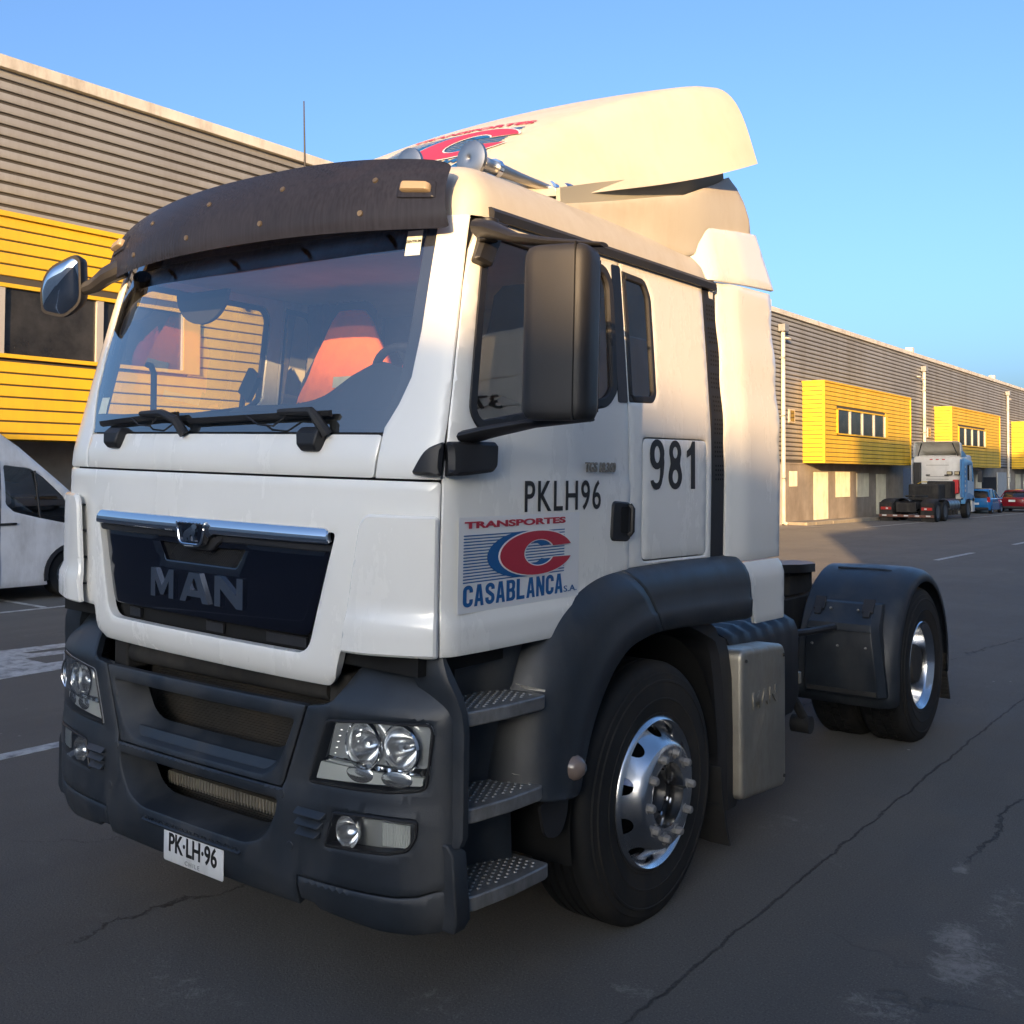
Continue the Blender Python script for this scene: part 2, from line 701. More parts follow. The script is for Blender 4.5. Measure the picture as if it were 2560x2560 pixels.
    L(vadd.outputs[0], vor.inputs['Vector'])
    crk4 = math2('MULTIPLY', ramp(vor.outputs['Distance'], 0.0040, 0.001), math2('MULTIPLY', ramp(noise(0.5, 3, 0.6), 0.52, 0.62), 0.45))
    allc = math2('MAXIMUM', math2('MAXIMUM', joint, crack), math2('MAXIMUM', crk4, crack3))
    c = mix(math2('MULTIPLY', allc, 0.55), c, (0.010, 0.010, 0.011))
    L(c, b.inputs['Base Color'])
    rg = ramp(med, 0.3, 0.7, 0.72, 0.92)
    L(rg, b.inputs['Roughness'])
    b.inputs['Specular IOR Level'].default_value = 0.35
    b.inputs['Diffuse Roughness'].default_value = 1.0
    hgt = math2('ADD', math2('MULTIPLY', grain, 0.6), math2('MULTIPLY', fine, 0.6))
    hgt = math2('SUBTRACT', hgt, math2('MULTIPLY', allc, 1.5))
    bp = nt.nodes.new('ShaderNodeBump')
    bp.inputs['Strength'].default_value = 0.8
    bp.inputs['Distance'].default_value = 0.012
    L(hgt, bp.inputs['Height'])
    L(bp.outputs[0], b.inputs['Normal'])
    return m

ASPHALT = asphalt_material()
ys = [-600, -120, -40, -10, 0, 3, 6, 9, 15, 30, 60, 120, 240, 600, 1500]
xs = [-900, -200, -60, -20, -10, 0, 5, 10, 20, 60, 200, 900]
mb = MB()
mb.add([(x, y, gz(y)) for y in ys for x in xs], [(j * len(xs) + i, j * len(xs) + i + 1, (j + 1) * len(xs) + i + 1, (j + 1) * len(xs) + i) for j in range(len(ys) - 1) for i in range(len(xs) - 1)])
ground = mb.build('yard_asphalt', ASPHALT, smooth=0, fix=False)
ground['kind'] = 'structure'

def paint_material():
    m = mat('road_paint', (0.42, 0.42, 0.40), rough=0.75, var=0.25, vscale=6, dirt=(0.06, 0.06, 0.06), dscale=9, damt=0.85, bump=0.2, bscale=120)
    return m
PAINT = paint_material()

def ground_sheet(name, outer, holes=(), h=0.004):
    pm = patch([tuple(p) for p in outer], [list(x) for x in holes], lambda u, v: (u, v, gz(v) + h), step=0.5, thick=0.003)
    o = pm.build(name, PAINT, smooth=0)
    o['kind'] = 'structure'
    return o

# worn lane line beside the truck, its dashes further along, parking-bay lines and the painted arrow
ground_sheet('lane_line', [(-3.30, -12), (-3.17, -12), (-3.17, 1.9), (-3.30, 1.9)])
for i, (a, b_) in enumerate([(22.45, 25.85), (30.7, 34.2), (39.0, 42.4), (47.4, 50.8), (56, 59.3), (14.2, 17.6)]):
    ground_sheet('lane_dash', [(-3.37, a), (-3.23, a), (-3.23, b_), (-3.37, b_)])
ground_sheet('parking_line', [(-9.86, -3), (-9.76, -3), (-9.70, 9), (-9.80, 9)])
ground_sheet('parking_bay_line', [(-12.5, 4.80), (-9.87, 4.76), (-9.87, 4.84), (-12.5, 4.88)])
ground_sheet('parking_edge_line', [(-10.42, 39.0), (-10.32, 39.0), (-10.32, 92), (-10.42, 92)])
ground_sheet('painted_arrow', [(-7.13, 1.9), (-6.90, 4.2), (-5.70, 3.4), (-5.60, 1.5)], [[(-6.76, 2.89), (-6.75, 3.62), (-6.51, 3.62), (-6.65, 2.96)], [(-6.43, 2.77), (-6.37, 3.6), (-6.02, 3.5), (-6.04, 2.78)]])

# ---------------------------------------------------------------- warehouse along the street
def concrete_mat(name, c):
    return mat(name, c, rough=0.9, var=0.22, vscale=1.2, dirt=(c[0] * 0.55, c[1] * 0.5, c[2] * 0.45), dscale=0.9, damt=0.6, bump=0.25, bscale=25)
M_GREY = mat('grey_cladding', (0.265, 0.265, 0.262), rough=0.55, metal=0.0, var=0.14, vscale=0.35, dirt=(0.14, 0.13, 0.115), dscale=0.9, damt=0.55, world=True, streak=0.12)
M_YEL = mat('yellow_cladding', (0.80, 0.49, 0.020), rough=0.5, var=0.08, vscale=0.5, dirt=(0.48, 0.29, 0.04), dscale=1.1, damt=0.5, world=True, streak=0.12)
M_CAP = mat('parapet_white', (0.62, 0.58, 0.50), rough=0.7, var=0.15, vscale=1.0, dirt=(0.25, 0.2, 0.15), dscale=2.5, damt=0.6)
M_CONC = concrete_mat('concrete_wall', (0.33, 0.28, 0.22))
M_DARKBACK = mat('dark_backing', (0.06, 0.055, 0.05), rough=0.9)
M_FRAME = mat('aluminium_frame', (0.55, 0.52, 0.46), rough=0.45, metal=0.3)
M_WGLASS = mat('window_glass_dark', (0.03, 0.03, 0.03), rough=0.06, spec=0.7, var=0.5, vscale=2.0)
M_PIPE = mat('white_pipe', (0.68, 0.62, 0.50), rough=0.6, var=0.1, vscale=2, dirt=(0.35, 0.27, 0.18), dscale=2, damt=0.5)
M_SHUT = mat('cream_shutter', (0.58, 0.55, 0.42), rough=0.6, var=0.1, vscale=2, dirt=(0.3, 0.24, 0.15), dscale=3, damt=0.5)
M_METAL_GREY = mat('galvanised_steel', (0.30, 0.30, 0.29), rough=0.55, metal=0.5, var=0.1)

WX, BX = -13.63, -12.68        # wall face, face of the projecting offices
Y0, Y1 = -0.2, 118.0
ware = thing('warehouse', 'long grey clad warehouse with yellow projecting offices along the street', 'warehouse', (WX, Y0, 0))
WL = (WX, Y0, 0)               # parts are stored relative to the warehouse root

def wpart(mb_, name, m, parent=ware, **k):
    mb_.v = [(p[0] - WX, p[1] - Y0, p[2]) for p in mb_.v]
    return mb_.build(name, m, parent, **k)

b = MB()
b.bx(WX - 18, WX - 0.06, Y0, Y1, 2.3, 8.47)
wpart(b, 'inner_wall', M_DARKBACK, smooth=0)
PITCH_R = 0.190
seg_len = (Y1 - Y0) / 6
b = MB()
# one cladding board: slightly bellied face, lip at the bottom, open groove beneath
prof = [(0.0, 0.050), (0.030, 0.052), (0.038, 0.075), (0.034, 0.150), (0.022, 0.186), (0.0, 0.186)]
nseg = 6
def board_mesh(length, m, name, depthscale=1.0):
    bb = MB()
    bb.prism([(q[0] * depthscale, q[1]) for q in prof], lambda u, v, t: (u, t, v), 0.004, length - 0.004)
    return bb.build(name, m, smooth=25)
board0 = board_mesh(seg_len, M_GREY, 'wall_board')
first = True
rows = int((8.45 - 2.3) / PITCH_R)
for s in range(nseg):
    for r_ in range(rows):
        o = board0 if first else copy_part(board0, ware)
        o.parent = ware
        o.location = (-0.055 + random.uniform(-.002, .002), s * seg_len, 8.45 - (r_ + 1) * PITCH_R)
        first = False
b = MB()
b.bx(WX - 0.06, WX + 0.09, Y0, Y1, 8.452, 8.66)
wpart(b, 'parapet_cap', M_CAP, bevel=0.01)
for i, y in enumerate(range(0, 110, 20)):
    b = MB()
    b.bx(WX - 0.5, WX - 0.1, y + 17.3, y + 17.6, 8.60, 9.0)
    wpart(b, 'parapet_stub', M_CAP, smooth=0)
b = MB()
b.bx(WX - 18, WX, Y0, Y1, -2.0, 2.292)
b.bx(WX, WX + 0.03, Y0, Y1, 2.22, 2.288)
wpart(b, 'concrete_plinth', M_CONC, smooth=0)

BOXES = [0.6, 20.4, 40.7, 61.3, 82.2, 102.9]
BL, BZ0, BZ1 = 12.45, 2.32, 5.82
RB = 18
PB = (BZ1 - BZ0 - 0.10) / RB

def yboard(length, name='yellow_board'):
    bb = MB()
    pr = [(0.0, 0.022), (0.018, 0.022), (0.030, 0.030), (0.026, PB * 0.6), (0.024, PB * 0.985), (0.0, PB * 0.985)]
    bb.prism(pr, lambda u, v, t: (u, t, v), 0.003, length - 0.003)
    return bb.build(name, M_YEL, smooth=25)
WIN0, WIN1, WZ0, WZ1 = 1.60, 8.25, 3.62, 4.66
yb_full = yb_left = yb_right = yb_end = None
for bi, by in enumerate(BOXES):
    core = MB()
    core.bx(WX - 0.05, BX - 0.03, by, by + BL, BZ0 + 0.02, BZ1 - 0.02)
    box_o = wpart(core, 'office_box', M_DARKBACK, smooth=0)
    mat_soffit = M_DARKBACK
    def sub(mb_, name, m, **k):
        return wpart(mb_, name, m, parent=box_o, **k)
    for r_ in range(RB):
        z = BZ0 + 0.05 + r_ * PB
        hit = z + PB > WZ0 - 0.05 and z < WZ1 + 0.05
        if not hit:
            if yb_full is None:
                yb_full = yboard(BL); o = yb_full
            else:
                o = copy_part(yb_full, box_o)
            o.parent = box_o
            o.location = (BX - 0.03 - WX, by - Y0, z)
        else:
            if yb_left is None:
                yb_left = yboard(WIN0 - 0.08); yb_right = yboard(BL - WIN1 - 0.08)
                ol, orr = yb_left, yb_right
            else:
                ol, orr = copy_part(yb_left, box_o), copy_part(yb_right, box_o)
            ol.parent = box_o; orr.parent = box_o
            ol.location = (BX - 0.03 - WX, by - Y0, z)
            orr.location = (BX - 0.03 - WX, by + WIN1 + 0.08 - Y0, z)
        # boards of the end that faces down the street
        if yb_end is None:
            e_ = MB()
            pr = [(0.0, 0.022), (0.018, 0.022), (0.030, 0.030), (0.026, PB * 0.6), (0.024, PB * 0.985), (0.0, PB * 0.985)]
            e_.prism(pr, lambda u, v, t: (t, -u, v), 0.002, BX - WX - 0.05)
            yb_end = e_.build('end_board', M_YEL, smooth=25); o = yb_end
        else:
            o = copy_part(yb_end, box_o)
        o.parent = box_o
        o.location = (0.0, by - Y0, z)
    t = MB()
    t.bx(WX - 0.02, BX + 0.05, by - 0.06, by + BL + 0.03, BZ1 - 0.05, BZ1 + 0.03)
    t.bx(BX - 0.06, BX + 0.035, by - 0.035, by + 0.05, BZ0, BZ1 - 0.052)
    t.bx(BX - 0.06, BX + 0.034, by + BL - 0.04, by + BL + 0.03, BZ0, BZ1 - 0.052)
    t.bx(WX + 0.01, BX + 0.036, by - 0.036, by + BL + 0.03, BZ0 - 0.03, BZ0 + 0.045)
    sub(t, 'corner_trim', M_YEL, smooth=0)
    g = MB()
    g.bx(BX - 0.10, BX - 0.02, by + WIN0, by + WIN1, WZ0, WZ1)
    sub(g, 'window_pane', M_WGLASS, smooth=0)
    fr = MB()
    for (a, c_) in ((WIN0 - 0.07, WIN0 + 0.02), (WIN1 - 0.05, WIN1 + 0.30)):
        fr.bx(BX - 0.03, BX + 0.045, by + a, by + c_, WZ0 - 0.06, WZ1 + 0.06)
    fr.bx(BX - 0.03, BX + 0.05, by + WIN0 - 0.07, by + WIN1 + 0.30, WZ1, WZ1 + 0.062)
    fr.bx(BX - 0.03, BX + 0.05, by + WIN0 - 0.07, by + WIN1 + 0.30, WZ0 - 0.062, WZ0)
    sub(fr, 'window_frame', M_YEL, smooth=0)
    for k_ in range(4):
        mu = MB()
        yy = by + WIN0 + (WIN1 - WIN0) * (k_ + 1) / 4
        mu.bx(BX - 0.022, BX + 0.03, yy - 0.07, yy + 0.05, WZ0 + 0.002, WZ1 - 0.002)
        sub(mu, 'mullion', M_FRAME, smooth=0)

def corrugated(x, y0, y1, z0, z1, pitch=0.11, d=0.022):
    bb = MB()
    n = max(2, int(round((y1 - y0) / pitch)))
    pts = []
    for i in range(n):
        a = y0 + (y1 - y0) * i / n
        w = (y1 - y0) / n
        pts += [(a, 0), (a + w * 0.25, 0), (a + w * 0.4, d), (a + w * 0.8, d), (a + w * 0.95, 0)]
    pts.append((y1, 0))
    vs_ = []
    for (a, dd) in pts:
        vs_ += [(x + dd, a, z0), (x + dd, a, z1)]
    bb.add(vs_, [(2 * i, 2 * i + 2, 2 * i + 3, 2 * i + 1) for i in range(len(pts) - 1)])
    bb.bx(x - 0.03, x - 0.004, y0, y1, z0, z1)
    return bb
for by in BOXES:
    g0 = gz(by + 3)
    for (a, c_, z0, z1, nm) in [(1.20, 2.90, g0 + 0.14, 1.90, 'steel_door'), (3.95, 5.80, 0.74, 1.92, 'window_shutter'), (6.75, 8.50, 0.70, 1.87, 'window_shutter'), (9.75, 11.2, g0 + 0.14, 1.83, 'steel_door')]:
        wpart(corrugated(WX + 0.035, by + a, by + c_, z0, z1), nm, M_SHUT, smooth=0)
    if by < 1:
        continue
    wpart(corrugated(WX + 0.035, by - 1.55, by - 0.75, 1.28, 1.93), 'vent_shutter', M_SHUT, smooth=0)
    q = MB()
    q.bx(WX - 0.02, WX + 0.05, by - 1.60, by - 0.98, 3.98, 4.55)
    v_ = wpart(q, 'small_window', M_FRAME, smooth=0)
    q = MB()
    q.bx(WX + 0.052, WX + 0.06, by - 1.50, by - 1.08, 4.03, 4.5)
    wpart(q, 'window_pane', M_WGLASS, parent=v_, smooth=0)
# roller door opening beside the far truck, with its leaf standing open
q = MB()
q.bx(WX - 0.3, WX + 0.012, 71.6, 77.0, gz(74) + 0.01, 1.66)
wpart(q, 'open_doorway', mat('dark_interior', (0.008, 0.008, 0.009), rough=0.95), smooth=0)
q = MB()
q.bx(WX + 0.02, WX + 0.08, 77.1, 80.0, gz(78) + 0.1, 2.0)
wpart(q, 'door_leaf', mat('pale_door', (0.42, 0.42, 0.40), rough=0.6, var=0.1), smooth=0)
q = MB()
q.bx(WX - 0.3, WX + 0.012, 13.3, 19.6, 0.01, 2.1)
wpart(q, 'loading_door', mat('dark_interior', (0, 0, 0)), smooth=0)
q = MB()
q.bx(WX - 0.3, WX + 0.014, 55.0, 57.6, -0.5, 2.15)
wpart(q, 'loading_door', mat('grey_steel_door', (0.22, 0.23, 0.25), rough=0.7, var=0.1), smooth=0)  # door in a plain blue-grey steel tone
# rain pipes with hoppers
for y in (17.2, 38.25, 58.7, 80.4, 100.6):
    g0 = gz(y)
    q = MB()
    q.cyl((WX + 0.13, y, g0 + 0.06), (WX + 0.13, y, 7.72), 0.085, n=14)
    q.tube([(WX + 0.13, y, g0 + 0.35), (WX + 0.14, y, g0 + 0.12), (WX + 0.30, y, g0 + 0.03)], 0.084, n=12)
    pipe = wpart(q, 'rain_pipe', M_PIPE)
    q = MB()
    q.bx(WX + 0.01, WX + 0.30, y - 0.22, y + 0.22, 7.72, 8.02)
    wpart(q, 'pipe_hopper', M_METAL_GREY, parent=pipe, bevel=0.01)
    for z in (1.6, 4.2, 6.6):
        q = MB()
        q.bx(WX + 0.005, WX + 0.23, y - 0.105, y + 0.105, z, z + 0.05)
        wpart(q, 'pipe_clip', M_METAL_GREY, parent=pipe, smooth=0)
# white skirting column at the pipe foot
q = MB()
q.bx(WX + 0.01, WX + 0.20, 37.2, 37.9, gz(37) , 2.2)
wpart(q, 'corner_guard', M_PIPE, smooth=0)
# number plate sign on the wall beyond the second visible office
def sgn(u, v, t):
    return (WX + 0.02 + t - WX, 54.55 + u - Y0, 4.65 + v)
text_mesh('6', 1.75, 0.14, sgn, mat('orange_sign', (0.62, 0.30, 0.10), rough=0.6, var=0.1), 'number_sign', ware)

def wall_lamp(y, z, arm, label):
    t = thing('street_lamp', label, 'lamp', (WX, y, z), group='lamps on the warehouse wall')
    q = MB()
    q.cyl((0.16, 0, 0.0), (0.16, arm, 0.06), 0.022, n=8)
    q.cyl((0.16, 0, -0.45), (0.16, arm * 0.6, 0.02), 0.014, n=8)
    q.build('arm', M_PIPE, t)
    q = MB()
    rings = []
    sg_ = 1 if arm > 0 else -1
    for (s, w, h) in ((0, .04, .03), (.08, .09, .05), (.35, .10, .055), (.52, .06, .035), (.56, .015, .015)):
        rings.append([(0.16 + w * math.cos(a), arm + sg_ * (s - 0.05), 0.07 + h * math.sin(a)) for a in [2 * math.pi * i / 12 for i in range(12)]])
    q.loft(rings)
    q.build('lamp_head', M_PIPE, t)
    return t
wall_lamp(38.25, 7.40, 0.22, 'white lamp on a short arm at the rain pipe before the first yellow office')
wall_lamp(58.7, 7.25, -0.9, 'white lamp on a braced arm at the rain pipe between two yellow offices')
wall_lamp(80.4, 7.40, 0.3, 'white lamp on an arm above the parked red car')

# ---------------------------------------------------------------- pavement and kerb at the warehouse foot
M_PAVE = concrete_mat('pavement_concrete', (0.30, 0.26, 0.20))
pv = MB()
pv.add([(x, y, gz(y) + 0.125) for y in (38.6, 118) for x in (WX, -12.78)] + [(x, y, gz(y) - 0.1) for y in (38.6, 118) for x in (WX, -12.78)], [(0, 1, 3, 2), (0, 4, 5, 1), (1, 5, 7, 3), (2, 3, 7, 6)])
pave = pv.build('pavement', M_PAVE, smooth=0)
pave['kind'] = 'structure'
M_KERB = concrete_mat('kerb_stone', (0.36, 0.31, 0.22))
kb = None
for i in range(60):
    y = 38.6 + i * 1.0
    if kb is None:
        q = MB()
        q.box((0, 0.5, 0.0), (0.14, 0.985, 0.30))
        kb = q.build('kerb_stone', M_KERB, pave, bevel=0.015)
        o = kb
    else:
        o = copy_part(kb, pave)
    o.location = (-12.70 + random.uniform(-.008, .008), y, gz(y + .5) - 0.012 + random.uniform(-.01, .01))
    o.rotation_euler = (random.uniform(-.012, .012), 0, random.uniform(-.01, .01))
# apron of concrete before the pavement
ap = MB()
ap.add([(x, y, gz(y) + 0.004) for y in (28, 38.6) for x in (WX, -11.9)], [(0, 1, 3, 2)])
ap_o = ap.build('apron', M_PAVE, smooth=0)
ap_o['kind'] = 'structure'

# ---------------------------------------------------------------- buildings on the other side of the street (behind the camera)
M_OPP = mat('opposite_cladding', (0.66, 0.63, 0.57), rough=0.6, var=0.15, vscale=0.5)
M_OPPY = mat('opposite_wall', (0.66, 0.62, 0.55), rough=0.8, var=0.15, vscale=0.5)

def clad_block(name, label, x0, x1, y0, y1, h, mtl, loc=(0, 0, 0), rotz=0.0):
    t = thing(name, label, 'warehouse', loc, rotz)
    q = MB()
    q.bx(x0, x1, y0, y1, -1.5, h - 0.2)
    q.build('wall', mtl, t, smooth=0)
    q = MB()
    q.bx(x0 - 0.06, x1 + 0.06, y0 - 0.06, y1 + 0.06, h - 0.198, h)
    q.build('parapet_cap', M_CAP, t, smooth=0)
    return t
opp_low = clad_block('warehouse', 'pale warehouse wing in front of the taller block across the yard', 12, 40, -17.5, -12.2, 7.42, M_OPP)
opp_high = clad_block('warehouse', 'tall pale warehouse block across the yard from the offices', 12, 60, -12.1, 75, 12.3, M_OPP)
opp_end = clad_block('warehouse', 'low pale warehouse closing the yard behind the viewer', -60, 22, -30, 0, 7.25, M_OPPY, (15.0, -31.9, 0), -R(21.4))

# ================================================================ THE TRACTOR TRUCK
M_WHITE = mat('white_paint', (0.87, 0.85, 0.79), rough=0.26, spec=0.5, coat=0.6, var=0.02, vscale=1.5, dirt=(0.60, 0.54, 0.44), dscale=2.2, damt=0.09)
M_SPOIL = mat('white_gelcoat', (0.60, 0.55, 0.45), rough=0.42, spec=0.4, var=0.05, vscale=1.3, dirt=(0.42, 0.34, 0.24), dscale=3.0, damt=0.35)
M_PLAST = mat('slate_plastic', (0.020, 0.025, 0.032), rough=0.40, spec=0.5, var=0.22, vscale=7, dirt=(0.078, 0.075, 0.070), dscale=3.5, damt=0.55, bump=0.12, bscale=420)
M_BLACK = mat('black_plastic', (0.016, 0.016, 0.018), rough=0.5, var=0.2, vscale=5, dirt=(0.05, 0.045, 0.04), dscale=3, damt=0.4, bump=0.04, bscale=250)
M_DUSTY = mat('dusty_black', (0.020, 0.019, 0.018), rough=0.85, var=0.3, vscale=6, dirt=(0.085, 0.075, 0.062), dscale=4, damt=0.6)
M_VOID = mat('deep_black', (0.004, 0.004, 0.004), rough=0.9)
M_GLOSSB = mat('gloss_navy_black', (0.0035, 0.0045, 0.010), rough=0.10, spec=0.5, coat=0.5)
M_CHROME = mat('chrome', (0.80, 0.81, 0.83), rough=0.06, metal=1.0)
M_SATIN = mat('satin_metal', (0.50, 0.48, 0.44), rough=0.32, metal=1.0, var=0.1, vscale=6)
M_ALU = mat('polished_aluminium', (0.70, 0.70, 0.70), rough=0.17, metal=1.0, var=0.12, vscale=7, dirt=(0.30, 0.27, 0.22), dscale=5, damt=0.35)
M_ALUD = mat('dusty_aluminium', (0.40, 0.37, 0.31), rough=0.45, metal=0.75, var=0.15, vscale=4, dirt=(0.27, 0.22, 0.16), dscale=3, damt=0.75)
M_NUT = mat('dusty_nut', (0.26, 0.25, 0.235), rough=0.6, metal=0.4, var=0.2, vscale=20)
M_STEP = mat('step_metal', (0.30, 0.29, 0.275), rough=0.45, metal=0.7, var=0.25, vscale=9, dirt=(0.10, 0.095, 0.085), dscale=7, damt=0.6)
M_RUB = mat('rubber', (0.013, 0.013, 0.013), rough=0.75, spec=0.35, var=0.25, vscale=5, dirt=(0.055, 0.045, 0.034), dscale=3.5, damt=0.75)
M_GLASS = glass_mat('windscreen_glass', (0.93, 0.96, 0.93), base=0.10, mult=1.9)
M_SGLASS = glass_mat('side_glass', (0.90, 0.92, 0.86), base=0.04, mult=1.6)
M_LENS = glass_mat('lamp_lens', (0.93, 0.95, 0.95), base=0.03)
M_REFL = mat('lamp_reflector', (0.86, 0.87, 0.89), rough=0.15, metal=0.9)
M_FROST = mat('lamp_frost', (0.60, 0.62, 0.61), rough=0.35, spec=0.6)
M_AMBER = mat('amber_bulb', (0.20, 0.12, 0.07), rough=0.3)
M_RED = mat('decal_red', (0.46, 0.030, 0.055), rough=0.4)
M_BLUE = mat('decal_blue', (0.008, 0.105, 0.30), rough=0.4)
M_STKW = mat('sticker_white', (0.78, 0.78, 0.77), rough=0.3, coat=0.3)
M_INK = mat('black_lettering', (0.016, 0.015, 0.014), rough=0.45)
M_SEAT = mat('seat_cloth', (0.035, 0.035, 0.04), rough=0.9, var=0.2, vscale=8)
M_DASH = mat('dash_plastic', (0.035, 0.037, 0.04), rough=0.7, var=0.1)
M_LINER = mat('cab_lining', (0.50, 0.45, 0.36), rough=0.9, var=0.1)

truck = thing('tractor_truck', 'white tractor truck with a dark sun visor and the number 981 on its side', 'truck', (0, 0, 0))
SR = 0.0205

def CX(x, y, z):
    """the cab leans a little on its springs"""
    return (x + SR * (z - 1.1), y, z - SR * x)

FT = [(0.9, .105), (1.0, .10), (1.15, .090), (1.4, .083), (1.7, .082), (1.86, .087), (1.94, .102), (2.0, .117), (2.25, .172), (2.53, .235), (2.66, .268), (2.80, .31)]
SDT = [(0.9, 1.12), (1.5, 1.12), (1.95, 1.115), (2.25, 1.092), (2.53, 1.066), (2.80, 1.040)]
OUTL = [(0, 0), (.3, .003), (.6, .018), (.8, .042), (.9, .058), (1.0, .078), (1.06, .096), (1.095, .118), (1.114, .150), (1.12, .20), (1.12, .30), (1.12, 1.2), (1.12, 3.4)]
_s = [0.0]
for (a, b_), (c, d) in zip(OUTL, OUTL[1:]):
    _s.append(_s[-1] + math.hypot(c - a, d - b_))
OX = [(s_, p[0]) for s_, p in zip(_s, OUTL)]
OO = [(s_, p[1]) for s_, p in zip(_s, OUTL)]
S20 = _s[9]
ff = lambda z: smooth_tab(FT, z)
sd = lambda z: smooth_tab(SDT, z)

def s_of_x(x):
    return lerp_tab([(p[0], s_) for s_, p in zip(_s[:9], OUTL[:9])], abs(x)) * (1 if x >= 0 else -1)

def sstep(a, b_, x):
    t = min(1, max(0, (x - a) / (b_ - a)))
    return t * t * (3 - 2 * t)

def cabmap(s, z, out=0.0):
    sg = 1 if s >= 0 else -1
    a = abs(s)
    x, o = smooth_tab(OX, a), smooth_tab(OO, a)
    e = 1e-3
    tx, to = smooth_tab(OX, a + e) - smooth_tab(OX, max(0, a - e)), smooth_tab(OO, a + e) - smooth_tab(OO, max(0, a - e))
    l = math.hypot(tx, to)
    nx, no = to / l, -tx / l
    bul = out + 0.013 * sstep(1.385, 1.345, z) * sstep(.74, .90, a)
    return Vector(((x * sd(z) / 1.12 + nx * bul) * sg, o + ff(z) + no * bul, z))

def sidemap(y, z, out=0.0, sg=1):
    return cabmap(sg * (S20 + (y - ff(z) - 0.20)), z, out)

def front(x, z, out=0.0):
    return cabmap(s_of_x(x), z, out)

S_DOOR = S20 - 0.085
S_SEAM = s_of_x(.862)
EDGE = dict(edge=0.006, edgedrop=0.003)

def cpart(mb_, name, m, parent=truck, **k):
    return mb_.build(name, m, parent, xf=CX, **k)

# ---- inner black shell seen through the panel gaps
sh = patch([(-S20 - 1.93, 1.26), (S20 + 1.93, 1.26), (S20 + 1.93, 1.93), (-S20 - 1.93, 1.93)], [], lambda u, v: cabmap(u, v, -0.030), step=0.10, thick=0.01)
cab_body = cpart(sh, 'cab_body', M_VOID)

# ---- hood flap under the windscreen
hf = patch(roundpoly([(-S_SEAM + .003, 1.806), (S_SEAM - .003, 1.806), (S_SEAM + .012, 1.948), (-S_SEAM - .012, 1.948)], .015, 3), [], lambda u, v: cabmap(u, v, 0.004 * math.sin(max(0, min(1, (v - 1.8) / .15)) * 3.1)), step=0.035, thick=0.03, **EDGE)
cpart(hf, 'hood_flap', M_WHITE)

# ---- front panel with the grille opening
G0, G1 = 1.203, 1.620
gr_hole = roundpoly([(-.600, G0), (.600, G0), (.716, G1), (-.716, G1)], [.06, .06, .02, .02], 5)
fp_out = roundpoly([(-.68, 1.103), (.68, 1.103), (.715, 1.13), (.742, 1.232), (S_DOOR - .003, 1.240), (S_DOOR - .003, 1.798), (-S_DOOR + .003, 1.798), (-S_DOOR + .003, 1.240), (-.742, 1.232), (-.715, 1.13)], .012, 3)
fpm = lambda u, v: cabmap(u, v, -0.02 * sstep(1.16, 1.10, v) + 0.006 * sstep(.86, .77, abs(u)) * sstep(1.76, 1.67, v))
fp = patch(fp_out, [gr_hole], fpm, step=0.035, thick=0.035, **EDGE)
cpart(fp, 'front_panel', M_WHITE)

# ---- grille panel: black gloss sheet, chrome bar, badge, MAN letters
gl_out = roundpoly([(-.592, 1.262), (.592, 1.262), (.690, 1.585), (.12, 1.585), (.07, 1.54), (-.07, 1.54), (-.12, 1.585), (-.690, 1.585)], [.03, .03, .01, .02, .02, .02, .02, .01], 3)
slot = roundpoly([(-.215, 1.462), (.215, 1.462), (.262, 1.532), (.085, 1.528), (.065, 1.512), (-.065, 1.512), (-.085, 1.528), (-.262, 1.532)], .008, 2)
gp = patch(gl_out, [slot], lambda u, v: cabmap(u, v, -0.012), step=0.05, thick=0.03, **EDGE)
grille = cpart(gp, 'grille_panel', M_GLOSSB)
low = patch(roundpoly([(-.575, 1.205), (.575, 1.205), (.596, 1.256), (-.596, 1.256)], .012, 2), [], lambda u, v: cabmap(u, v, -0.045), step=0.08, thick=0.02)
cpart(low, 'lower_slot', M_VOID, parent=grille)
for (a, b_) in ((-.50, -.42), (.02, .12), (.36, .56)):
    cpart(patch([(a, 1.215), (b_, 1.215), (b_, 1.25), (a, 1.25)], [], lambda u, v: cabmap(u, v, -.03), step=.1, thick=.01), 'slot_latch', M_BLACK, parent=grille, smooth=0)
# mesh inside the air slot
sb = patch(roundpoly([(-.225, 1.455), (.225, 1.455), (.27, 1.538), (-.27, 1.538)], .008, 2), [], lambda u, v: cabmap(u, v, -0.05), step=0.1, thick=0.01)
cpart(sb, 'air_slot', M_VOID, parent=grille)
q = MB()
for i in range(-34, 60):
    for sgn_ in (1, -1):
        x0 = -0.26 + i * 0.011
        pts_ = []
        for (zz, xx) in ((1.460, x0), (1.532, x0 + sgn_ * 0.072)):
            pts_.append((xx, zz))
        (xa, za), (xb, zb_) = pts_
        if min(xa, xb) < -.235 or max(xa, xb) > .235:
            continue
        q.cyl(front(xa, za, -.030), front(xb, zb_, -.030), 0.0013, n=4, cap=False)
cpart(q, 'slot_mesh', M_BLACK, parent=grille)
